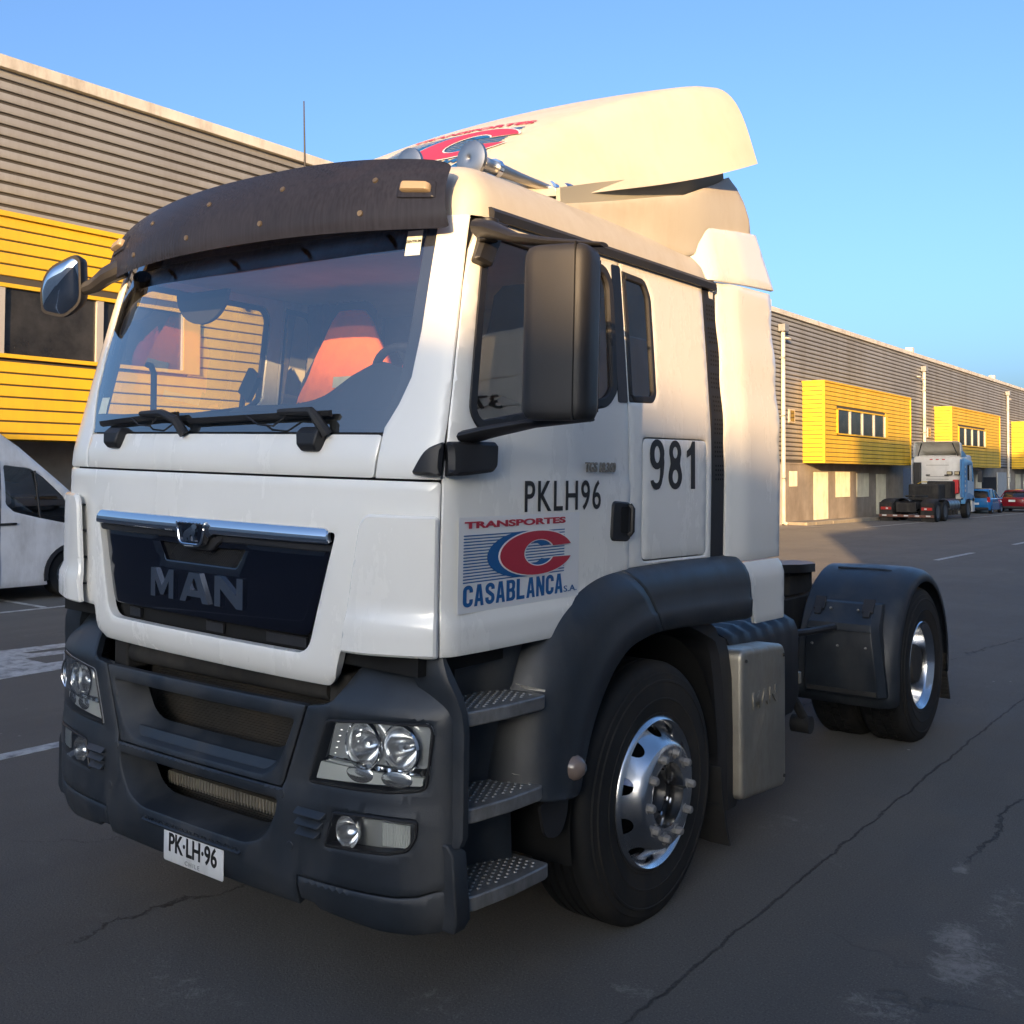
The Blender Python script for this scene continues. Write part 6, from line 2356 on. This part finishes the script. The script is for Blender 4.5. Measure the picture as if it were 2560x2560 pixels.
# ---- white panel van parked by the yellow offices
vanroot = thing('panel_van', 'dirty white high roof panel van parked under the yellow offices', 'van', (-11.62, 3.0, 0))
M_VAN = mat('van_white', (.74, .73, .72), rough=.35, coat=.4, var=.05, dirt=(.30, .27, .23), dscale=2.5, damt=.5)
M_VANG = glass_mat('van_glass', (.30, .33, .32), base=.06)
def vanside(sg):
    # (y, z) outline relative to the root; front toward +y
    out = [(-2.55, .22), (2.20, .21)]
    arc = [(2.62 - .40 * math.cos(a), .34 + .40 * math.sin(a)) for a in [R(-18 + 216 * i / 16) for i in range(17)]]
    arc = [p for p in arc if p[1] > .21]
    out += arc + [(3.10, .26), (3.25, .40), (3.28, .80), (3.20, 1.02), (2.70, 1.38), (2.29, 1.74), (1.85, 2.12), (1.50, 2.36), (1.10, 2.47), (.4, 2.51), (-2.4, 2.50), (-2.58, 2.38)]
    win = roundpoly([(1.64, 1.34), (1.75, 1.24), (2.10, 1.15), (2.50, 1.06), (2.52, 1.28), (2.44, 1.44), (2.16, 1.71), (1.98, 1.83), (1.62, 1.875)], [.03, .03, 0, .03, .03, 0, 0, .03, .03], 3)
    inx = lambda u, v: 1.02 - .10 * sstep(1.1, 2.5, v) - .12 * sstep(2.6, 3.3, u) + .012 * math.sin(v * 5)
    d = patch(out, [win], lambda u, v: Vector((sg * (inx(u, v) - .010 * sstep(.66, .60, v)), u, v)), step=.09, thick=.03, flip=sg < 0, edge=.012, edgedrop=.008)
    s_ = d.build('body_side', M_VAN, vanroot)
    d = patch(inset(win, -.008), [], lambda u, v: Vector((sg * (inx(u, v) - .006), u, v)), step=.1, flip=sg < 0, backless=True)
    d.build('side_window', M_VANG, s_)
    q = MB()
    q.cyl((sg * (1.005), 2.03, 1.80), (sg * 1.012, 2.12, 1.15), .016, n=6)
    q.build('window_divider', M_BLACK, s_)
    d = patch(roundpoly([(1.40, 1.055), (1.79, 1.060), (1.79, 1.09), (1.40, 1.085)], .012, 2), [], lambda u, v: Vector((sg * (inx(u, v) + .02), u, v)), step=.1, thick=.03, flip=sg < 0)
    d.build('door_handle', M_BLACK, s_)
    d = patch([(1.56, .23), (1.57, .23), (1.57, 1.93), (1.56, 1.93)], [], lambda u, v: Vector((sg * (inx(u, v) + .003), u, v)), step=.2, thick=.006, flip=sg < 0)
    d.build('door_gap', M_VOID, s_)
    a2 = [(2.62 - .44 * math.cos(a), .34 + .44 * math.sin(a)) for a in [R(-10 + 200 * i / 16) for i in range(17)]] + [(2.62 - .385 * math.cos(a), .34 + .385 * math.sin(a)) for a in [R(190 - 200 * i / 16) for i in range(17)]]
    d = patch(a2, [], lambda u, v: Vector((sg * (inx(u, v) + .010), u, v)), step=.1, thick=.05, flip=sg < 0)
    d.build('arch_trim', M_BLACK, s_)
    for yy in (2.62, -1.0):
        simple_wheel(vanroot, sg * .96, yy, .345, .345, .22, sg, mat('van_steel_rim', (.22, .22, .22), rough=.5, metal=.6))
vanside(1)
vanside(-1)
q = MB()
pro = [(3.27, .40), (3.28, .80), (3.20, 1.02), (2.70, 1.38)]
q.loft([[(-.90, y, z), (-.45, y + .06, z), (0, y + .08, z), (.45, y + .06, z), (.90, y, z)] for y, z in pro], closed=False, cap=False)
q.build('bonnet', M_VAN, vanroot)
q = MB()
q.loft([[(-.93 + .02 * i, y, z), (-.4, y + .05, z + .02), (.4, y + .05, z + .02), (.93 - .02 * i, y, z)] for i, (y, z) in enumerate([(2.70, 1.385), (2.29, 1.745), (1.85, 2.125)])], closed=False, cap=False)
q.build('windscreen', M_VANG, vanroot)
q = MB()
q.loft([[(-.92, y, z), (-.7, y, z + .03), (0, y, z + .05), (.7, y, z + .03), (.92, y, z)] for y, z in [(1.85, 2.12), (1.5, 2.36), (1.1, 2.47), (.4, 2.51), (-2.4, 2.50), (-2.58, 2.38)]], closed=False, cap=False)
q.build('roof', M_VAN, vanroot)
q = MB()
q.bx(-.95, .95, -2.57, 2.5, .25, .32)
q.build('floor', M_VOID, vanroot, smooth=0)
q = MB()
q.bx(-.9, .9, 2.2, 2.55, .9, 1.15)
q.build('dashboard', M_DASH, vanroot, bevel=.03)
q = MB()
q.box((.55, 2.05, 1.02), (.22, .16, .02), rot=(R(30), 0, 0))
q.build('paper_note', mat('paper_note', (.75, .45, .35)), vanroot, smooth=0)
for x in (.5, -.5):
    q = MB()
    q.box((x, 1.30, 1.25), (.48, .14, .75))
    q.build('seat', M_SEAT, vanroot, bevel=.05)
q = MB()
q.bx(-.95, .95, .95, 1.0, .3, 2.4)
q.build('bulkhead', mat('van_bulkhead', (.45, .45, .45), rough=.7), vanroot, smooth=0)
for (y, z, r_) in ((1.18, .52, .05), (1.38, .50, .035), (.9, .47, .06), (1.75, .53, .012), (1.3, .40, .02)):
    q = MB()
    q.cyl((.98, y, z), (1.011, y, z + .01), r_, r_ * .6, n=9)
    q.build('dent_patch', mat('bare_filler', (.42, .41, .40), rough=.8, var=.4, vscale=30), vanroot)

# ---- far tractor truck with a blue side
ft = thing('tractor_truck', 'white and blue three axle tractor truck parked beyond the first yellow office', 'truck', (-11.2, 47.3, gz(49) ))
M_FT_W = mat('chalky_white', (.62, .60, .56), rough=.5, var=.06, dirt=(.35, .31, .25), dscale=2.5, damt=.4)
M_FT_B = mat('truck_blue', (.10, .30, .55), rough=.35, coat=.3, var=.08)
def fpart(q, n, m_, **k):
    return q.build(n, m_, ft, **k)
CY0, CY1 = 5.30, 7.55
q = MB()
q.loft([ring_section(y, w, 1.0, z1, .08, .20) for y, w, z1 in ((CY0, 1.16, 3.10), (CY0 + .1, 1.2, 3.2), (CY1 - .5, 1.22, 3.25), (CY1 - .12, 1.20, 2.6), (CY1, 1.14, 2.0))])
fpart(q, 'cab', M_FT_W, smooth=50)
for sg in (1, -1):
    out = [(CY0 + .02, 1.05), (CY1 - .1, 1.05), (CY1 - .05, 1.9), (CY1 - .35, 2.9), (CY0 + .3, 3.05), (CY0 + .02, 3.05)]
    win = roundpoly([(CY0 + .85, 1.95), (CY1 - .22, 1.85), (CY1 - .45, 2.72), (CY0 + .85, 2.72)], .06, 3)
    d = patch(out, [win], lambda u, v, sg=sg: Vector((sg * 1.235, u, v)), step=.3, thick=.03, flip=sg < 0, edge=.01, edgedrop=.006)
    s_ = fpart(d, 'cab_side', M_FT_B)
    d = patch(win, [], lambda u, v, sg=sg: Vector((sg * 1.215, u, v)), step=.4, thick=.01, flip=sg < 0)
    d.build('side_window', M_WGLASS, s_)
    d = patch(roundpoly([(CY0 + .9, 1.1), (CY1 - .15, 1.1), (CY1 - .15, 1.85), (CY0 + .9, 1.9)], .06, 3), [], lambda u, v, sg=sg: Vector((sg * 1.243, u, v)), step=.4, thick=.01, flip=sg < 0)
    d.build('door_panel', mat('pale_blue', (.38, .50, .62), rough=.4), s_)
    for i in range(6):
        q = MB()
        q.box((sg * 1.245, CY0 + .42, 2.62 - i * .24), (.012, .12, .11))
        q.build('side_lettering', M_FT_W, s_, smooth=0)
    q = MB()
    q.loft([[(sg * (1.10 + .02 * k_), y, z) for k_, (y, z) in enumerate(((CY0 + .1, 3.05), (CY0 + .1, 3.35), (CY0 + .45, 3.32), (CY0 + 1.1, 3.05)))], [(sg * (1.18 + .0 * k_), y, z) for k_, (y, z) in enumerate(((CY0 + .05, 3.05), (CY0 + .05, 3.45), (CY0 + .5, 3.38), (CY0 + 1.2, 3.05)))]])
    fpart(q, 'roof_side_fairing', M_FT_B)
    q = MB()
    q.box((sg * 1.55, CY1 - .05, 2.15), (.24, .18, .62))
    mo = fpart(q, 'door_mirror', M_BLACK, bevel=.04)
    q = MB()
    q.cyl((sg * 1.2, CY1 - .15, 2.5), (sg * 1.55, CY1 - .05, 2.5), .03, n=8)
    q.build('mirror_arm', M_BLACK, mo)
    # front fender and step skirt
    q = MB()
    q.loft([[(sg * 1.05, y, z), (sg * 1.25, y, z), (sg * 1.25, y, z - .3), (sg * 1.05, y, z - .3)] for y, z in ((CY0 + .25, 1.05), (CY0 + .6, 1.28), (CY0 + 1.2, 1.30), (CY0 + 1.75, 1.2), (CY1 - .1, 1.1))])
    fpart(q, 'front_fender', M_FT_B, smooth=50)
    q = MB()
    q.box((sg * 1.17, CY1 - .25, .68), (.16, .5, .75))
    fpart(q, 'step_skirt', M_FT_W, bevel=.03)
    # rear fenders with lamps
    q = MB()
    rg = []
    for i in range(13):
        a = R(180 - 180 * i / 12)
        rg.append([(sg * .62, 1.35 + (1.35 if i > 6 else 1.35) * math.cos(a), .62 + .46 * math.sin(a) ** .5), (sg * 1.24, 1.35 + 1.35 * math.cos(a), .62 + .44 * math.sin(a) ** .5)])
    q.loft(rg, closed=False, cap=False)
    o = fpart(q, 'rear_fender', M_DUSTY, smooth=50)
    so = o.modifiers.new('thickness', 'SOLIDIFY')
    so.thickness = .03
    q = MB()
    q.box((sg * .95, -.02, .60), (.62, .08, .62))
    lb = fpart(q, 'lamp_board', M_DUSTY, bevel=.03)
    q = MB()
    q.box((sg * .93, -.075, .62), (.48, .04, .13))
    q.build('tail_lamp', mat('tail_red', (.42, .02, .02), rough=.3), lb, bevel=.01)
    q = MB()
    q.box((sg * .88, -.098, .62), (.10, .01, .07))
    q.build('reverse_lens', M_FROST, lb, smooth=0)
    q = MB()
    q.box((sg * .95, .01, .12), (.60, .02, .25))
    fpart(q, 'mud_flap', M_DUSTY, smooth=0)
    for (yy, xx, kk) in ((.72, 1.22, 1), (2.02, 1.22, 1), (.72, .90, 0), (2.02, .90, 0), (CY0 + 1.15, 1.20, 1)):
        simple_wheel(ft, sg * xx, yy, .50, .50, .30, sg, mat('dusty_rim', (.10, .10, .10), rough=.6, metal=.3))
    q = MB()
    q.cyl((sg * .90, 2.75, .72), (sg * .90, 4.75, .72), .33, n=28)
    tk = fpart(q, 'fuel_tank', mat('dull_tank', (.20, .21, .22), rough=.35, metal=.8, var=.15), bevel=.03)
    for yy in (3.15, 3.75, 4.35):
        q = MB()
        q.lathe([(-.03, .337), (.03, .337)], (sg * .90, yy, .72), axis='Y', n=28)
        q.build('tank_strap', M_BLACK, tk)
        q = MB()
        q.bx(sg * .62, sg * 1.2, yy - .04, yy + .04, .25, .55)
        q.build('tank_bracket', M_DUSTY, tk, smooth=0)
q = MB()
q.box((0, -.06, .28), (2.5, .10, .12))
bb_ = fpart(q, 'rear_bumper_bar', mat('rusty_red_bar', (.16, .07, .05), rough=.7, var=.3, vscale=4), bevel=.01)
for i in range(5):
    q = MB()
    q.box((-1.0 + i * .5, -.115, .29), (.20, .01, .06))
    q.build('reflector_strip', M_FROST, bb_, smooth=0)
for x in (-.4, .4):
    q = MB()
    q.bx(x - .05, x + .05, -.05, 6.5, .62, .92)
    fpart(q, 'frame_rail', M_DUSTY, smooth=0)
q = MB()
q.bx(-.45, .45, -.10, .02, .45, .90)
fpart(q, 'rear_cross_member', M_DUSTY, bevel=.02)
q = MB()
lp = [(-.45, 1.9), (.45, 1.9), (.48, 1.5), (.35, 1.0), (.15, .75), (.08, 1.15), (-.08, 1.15), (-.15, .75), (-.35, 1.0), (-.48, 1.5)]
q.prism(lp, lambda u, v, t: (u, v, t), 1.14, 1.22)
fpart(q, 'fifth_wheel', mat('greasy_steel', (0, 0, 0)), smooth=30)
q = MB()
q.bx(-.85, .60, 3.2, 5.2, .92, 1.75)
q.bx(-.3, .9, 4.4, 5.25, .92, 1.9)
fpart(q, 'gearbox_cover', M_DUSTY, bevel=.08)
q = MB()
q.box((-.95, CY0 - .12, 2.05), (.34, .22, 1.6))
fpart(q, 'intake_stack', M_BLACK, bevel=.03)
q = MB()
q.box((.92, CY0 - .12, 1.62), (.30, .24, .72))
fpart(q, 'extinguisher_box', mat('red_box', (.50, .025, .03), rough=.4), bevel=.06, seg=3)
for x in (.62, .98):
    q = MB()
    q.box((x, CY0 - .10, 2.30), (.26, .16, .20))
    wl_ = fpart(q, 'work_lamp', M_DUSTY, bevel=.03)
    q = MB()
    q.box((x, CY0 - .185, 2.31), (.20, .01, .14))
    q.build('lamp_glass', mat('sandy_glass', (.45, .38, .24), rough=.3), wl_, smooth=0)
for i, z in enumerate((1.86, 1.98, 2.12, 2.70)):
    q = MB()
    q.bx(-.55, .55, CY0 - .012, CY0 + .02, z, z + .015)
    fpart(q, 'wall_crease', M_DUSTY, smooth=0)
q = MB()
for sg in (1, -1):
    q.cyl((sg * .55, CY0 - .06, 2.2), (sg * .35, CY0 - .06, 2.2), .03, n=8)
fpart(q, 'grab_rails', M_BLACK)['kind'] = 'stuff'
for i in range(3):
    q = MB()
    q.box((-.30 + i * .30, CY0 - .015, 3.0), (.14, .02, .05))
    fpart(q, 'red_reflector', mat('tail_red', (0, 0, 0)), smooth=0)
# open-backed roof spoiler
q = MB()
q.loft([[(-w, y, 3.12), (-w + .03, y, z - .06), (-w + .12, y, z), (w - .12, y, z), (w - .03, y, z - .06), (w, y, 3.12)] for y, w, z in ((CY0 - .15, 1.16, 3.92), (CY0 + .3, 1.14, 3.85), (CY0 + .9, 1.05, 3.55), (CY0 + 1.4, .95, 3.22))], closed=False, cap=False)
o = fpart(q, 'roof_spoiler', M_FT_W, smooth=45)
so = o.modifiers.new('thickness', 'SOLIDIFY')
so.thickness = .03
for sg in (1, -1):
    q = MB()
    q.cyl((sg * 1.0, CY0 + .1, 3.1), (sg * .75, CY0 - .08, 3.82), .03, n=8)
    fpart(q, 'spoiler_strut', M_BLACK)
    q = MB()
    q.bx(sg * 1.17, sg * 1.20, CY0 - .35, CY0 + .05, 1.1, 3.0)
    fpart(q, 'side_deflector', M_FT_W if sg < 0 else M_FT_B, bevel=.01)
q = MB()
q.tube([(-.95, CY0 - .3, 1.25), (-1.0, CY0 - .55, 1.65), (-.6, CY0 - .7, 1.85), (.0, CY0 - .6, 1.85), (.25, CY0 - .5, 1.6)], .025, n=8)
fpart(q, 'air_hose', mat('yellow_hose', (0, 0, 0)))

# ---- two parked cars
def car(name, label, loc, paint, prof, half, wheelz, wr, wb, kind):
    """prof: list of (y, z_bonnet_line); a lower body and a glazed cabin, rear toward -y"""
    t = thing(name, label, 'car', loc)
    L0, L1 = prof['len']
    body = MB()
    st = []
    for (y, w, z0, z1) in prof['body']:
        st.append(ring_section(y, w * half, z0, z1, .10, .10, 4))
    body.loft(st)
    bo = body.build('body', paint, t, smooth=50)
    cabn = MB()
    st = []
    for (y, w, wt, z0, z1) in prof['cabin']:
        st.append(ring_section(y, w * half, z0, z1, .02, .10, 4, top_w=wt * half))
    cabn.loft(st)
    cabn.build('glasshouse', M_WGLASS, t, smooth=50)
    rf = MB()
    st = []
    for (y, wt, z1) in prof['roof']:
        st.append([(-wt * half, y, z1 - .05), (-wt * half * .92, y, z1), (0, y, z1 + .03), (wt * half * .92, y, z1), (wt * half, y, z1 - .05)])
    rf.loft(st, closed=False, cap=False)
    o = rf.build('roof', paint, t, smooth=50)
    so = o.modifiers.new('thickness', 'SOLIDIFY')
    so.thickness = .02
    for sg in (1, -1):
        for (ya, za, yb, zb, wa, wb_) in prof['pillars']:
            q = MB()
            q.tube([(sg * half * wa, ya, za), (sg * half * wb_, yb, zb)], .035, n=6)
            q.build('pillar', paint, t)
        q = MB()
        yl, zl = prof['lamp']
        q.box((sg * half * .86, yl, zl), (.26 if kind == 'sedan' else .16, .12, .16 if kind == 'sedan' else .30), rot=(0, 0, sg * R(-12)))
        q.build('tail_lamp', mat('car_tail', (.55, .03, .03), rough=.15, spec=.8), t, bevel=.03)
        for yy in wb:
            simple_wheel(t, sg * half * .97, yy, wr, wr, .20, sg, mat('car_rim', (.30, .30, .31), rough=.3, metal=.8))
        q = MB()
        q.box((sg * (half + .09), prof['mir'], .95), (.16, .10, .12))
        q.build('wing_mirror', paint, t, bevel=.03)
    q = MB()
    q.box((0, prof['plate'][0], prof['plate'][1]), (.40, .02, .13))
    q.build('number_plate', mat('plate_white', (0, 0, 0)), t, smooth=0)
    q = MB()
    q.box((0, prof['plate'][0] + .06, .33), (half * 1.7, .12, .16))
    q.build('lower_valance', M_BLACK, t, bevel=.03)
    return t
hatch_p = dict(len=(0, 3.7), body=[(0, .80, .28, .82), (.08, .93, .22, .96), (.6, .99, .2, .98), (2.4, 1.0, .2, .96), (3.2, .95, .22, .82), (3.6, .82, .28, .68), (3.68, .70, .34, .6)],
               cabin=[(.10, .86, .74, .92, 1.0), (.35, .90, .76, .92, 1.40), (.9, .92, .78, .92, 1.50), (1.7, .92, .78, .92, 1.49), (2.2, .90, .74, .90, 1.28), (2.75, .88, .72, .86, .95)],
               roof=[(.22, .74, 1.40), (.5, .78, 1.50), (1.0, .79, 1.53), (1.7, .78, 1.51), (2.1, .73, 1.38)],
               pillars=[(.10, .95, .38, 1.42, .90, .75), (1.35, .95, 1.35, 1.50, .93, .79), (2.72, .93, 2.0, 1.42, .88, .75)], lamp=(.05, .88), mir=2.35, plate=(-.02, .62))
sedan_p = dict(len=(0, 4.4), body=[(0, .78, .30, .88), (.08, .92, .24, .98), (.7, .99, .2, 1.0), (2.8, 1.0, .2, .96), (3.8, .95, .22, .84), (4.3, .82, .28, .70), (4.4, .70, .34, .6)],
               cabin=[(.75, .86, .70, .95, 1.02), (1.25, .90, .74, .95, 1.38), (1.8, .92, .76, .93, 1.45), (2.5, .92, .76, .93, 1.43), (2.95, .90, .72, .90, 1.22), (3.35, .86, .70, .88, .95)],
               roof=[(1.15, .72, 1.36), (1.5, .76, 1.45), (2.0, .77, 1.48), (2.5, .75, 1.45), (2.8, .70, 1.32)],
               pillars=[(.72, .99, 1.3, 1.40, .88, .73), (2.1, .95, 2.1, 1.45, .93, .77), (3.32, .93, 2.7, 1.38, .87, .72)], lamp=(.04, .86), mir=3.0, plate=(-.02, .76))
car('parked_car', 'blue hatchback parked in front of the white and blue truck', (-12.22, 64.85, gz(66)), mat('car_blue', (.015, .14, .36), rough=.25, coat=.8), hatch_p, .86, .3, .31, (.62, 3.02), 'hatch')
car('parked_car', 'dark red saloon car parked ahead of the blue hatchback', (-11.45, 71.2, gz(73)), mat('car_red', (.20, .008, .014), rough=.25, coat=.8), sedan_p, .90, .3, .33, (.80, 3.45), 'sedan')

# ---- white box truck parked on the other side of the lane (seen mirrored in the driver's window)
bt = thing('box_truck', 'white box truck parked across the lane, seen mirrored in the door window', 'truck', (5.9, 6.2, 0))
M_BOXW = mat('box_white', (.80, .78, .72), rough=.4, var=.04, dirt=(.5, .44, .34), dscale=2, damt=.3)
q = MB()
q.bx(-1.25, 1.25, 0, 6.2, 1.0, 3.9)
q.build('cargo_box', M_BOXW, bt, bevel=.04)
for i in range(7):
    q = MB()
    q.bx(-1.15, 1.15, -.02, -.002, 1.1 + i * .38, 1.46 + i * .38)
    q.build('rear_slat', M_BOXW, bt, bevel=.006)
q = MB()
q.bx(-1.2, 1.2, -.05, .1, .5, .75)
q.build('rear_bumper', M_DUSTY, bt, bevel=.02)
for x in (-.45, .45):
    q = MB()
    q.bx(x - .05, x + .05, .1, 8.2, .7, 1.0)
    q.build('frame_rail', M_DUSTY, bt, smooth=0)
q = MB()
q.loft([ring_section(y, w, .75, z1, .08, .15) for y, w, z1 in ((6.35, 1.15, 2.75), (6.6, 1.18, 2.85), (7.6, 1.17, 2.8), (8.2, 1.1, 1.8))])
q.build('cab', M_BOXW, bt, smooth=50)
for sg in (1, -1):
    q = MB()
    q.bx(sg * 1.165, sg * 1.19, 6.9, 7.6, 1.75, 2.45)
    q.build('cab_window', M_WGLASS, bt, smooth=0)
    q = MB()
    q.box((sg * .95, -.06, .62), (.36, .03, .12))
    q.build('tail_lamp', mat('tail_red', (0, 0, 0)), bt, smooth=0)
    for yy in (1.5, 7.2):
        simple_wheel(bt, sg * 1.15, yy, .48, .48, .28, sg, M_NUT)
text_mesh('15', .42, .004, lambda u, v, t: Vector((-.35 + u, -.026 - t, 2.05 + v)), mat('number_blue', (.05, .08, .2)), 'fleet_number', bt, bevel=.01)
text_mesh('3725', .26, .004, lambda u, v, t: Vector((-.2 + u, -.026 - t, 3.05 + v)), M_INK, 'fleet_number', bt, bevel=.004)
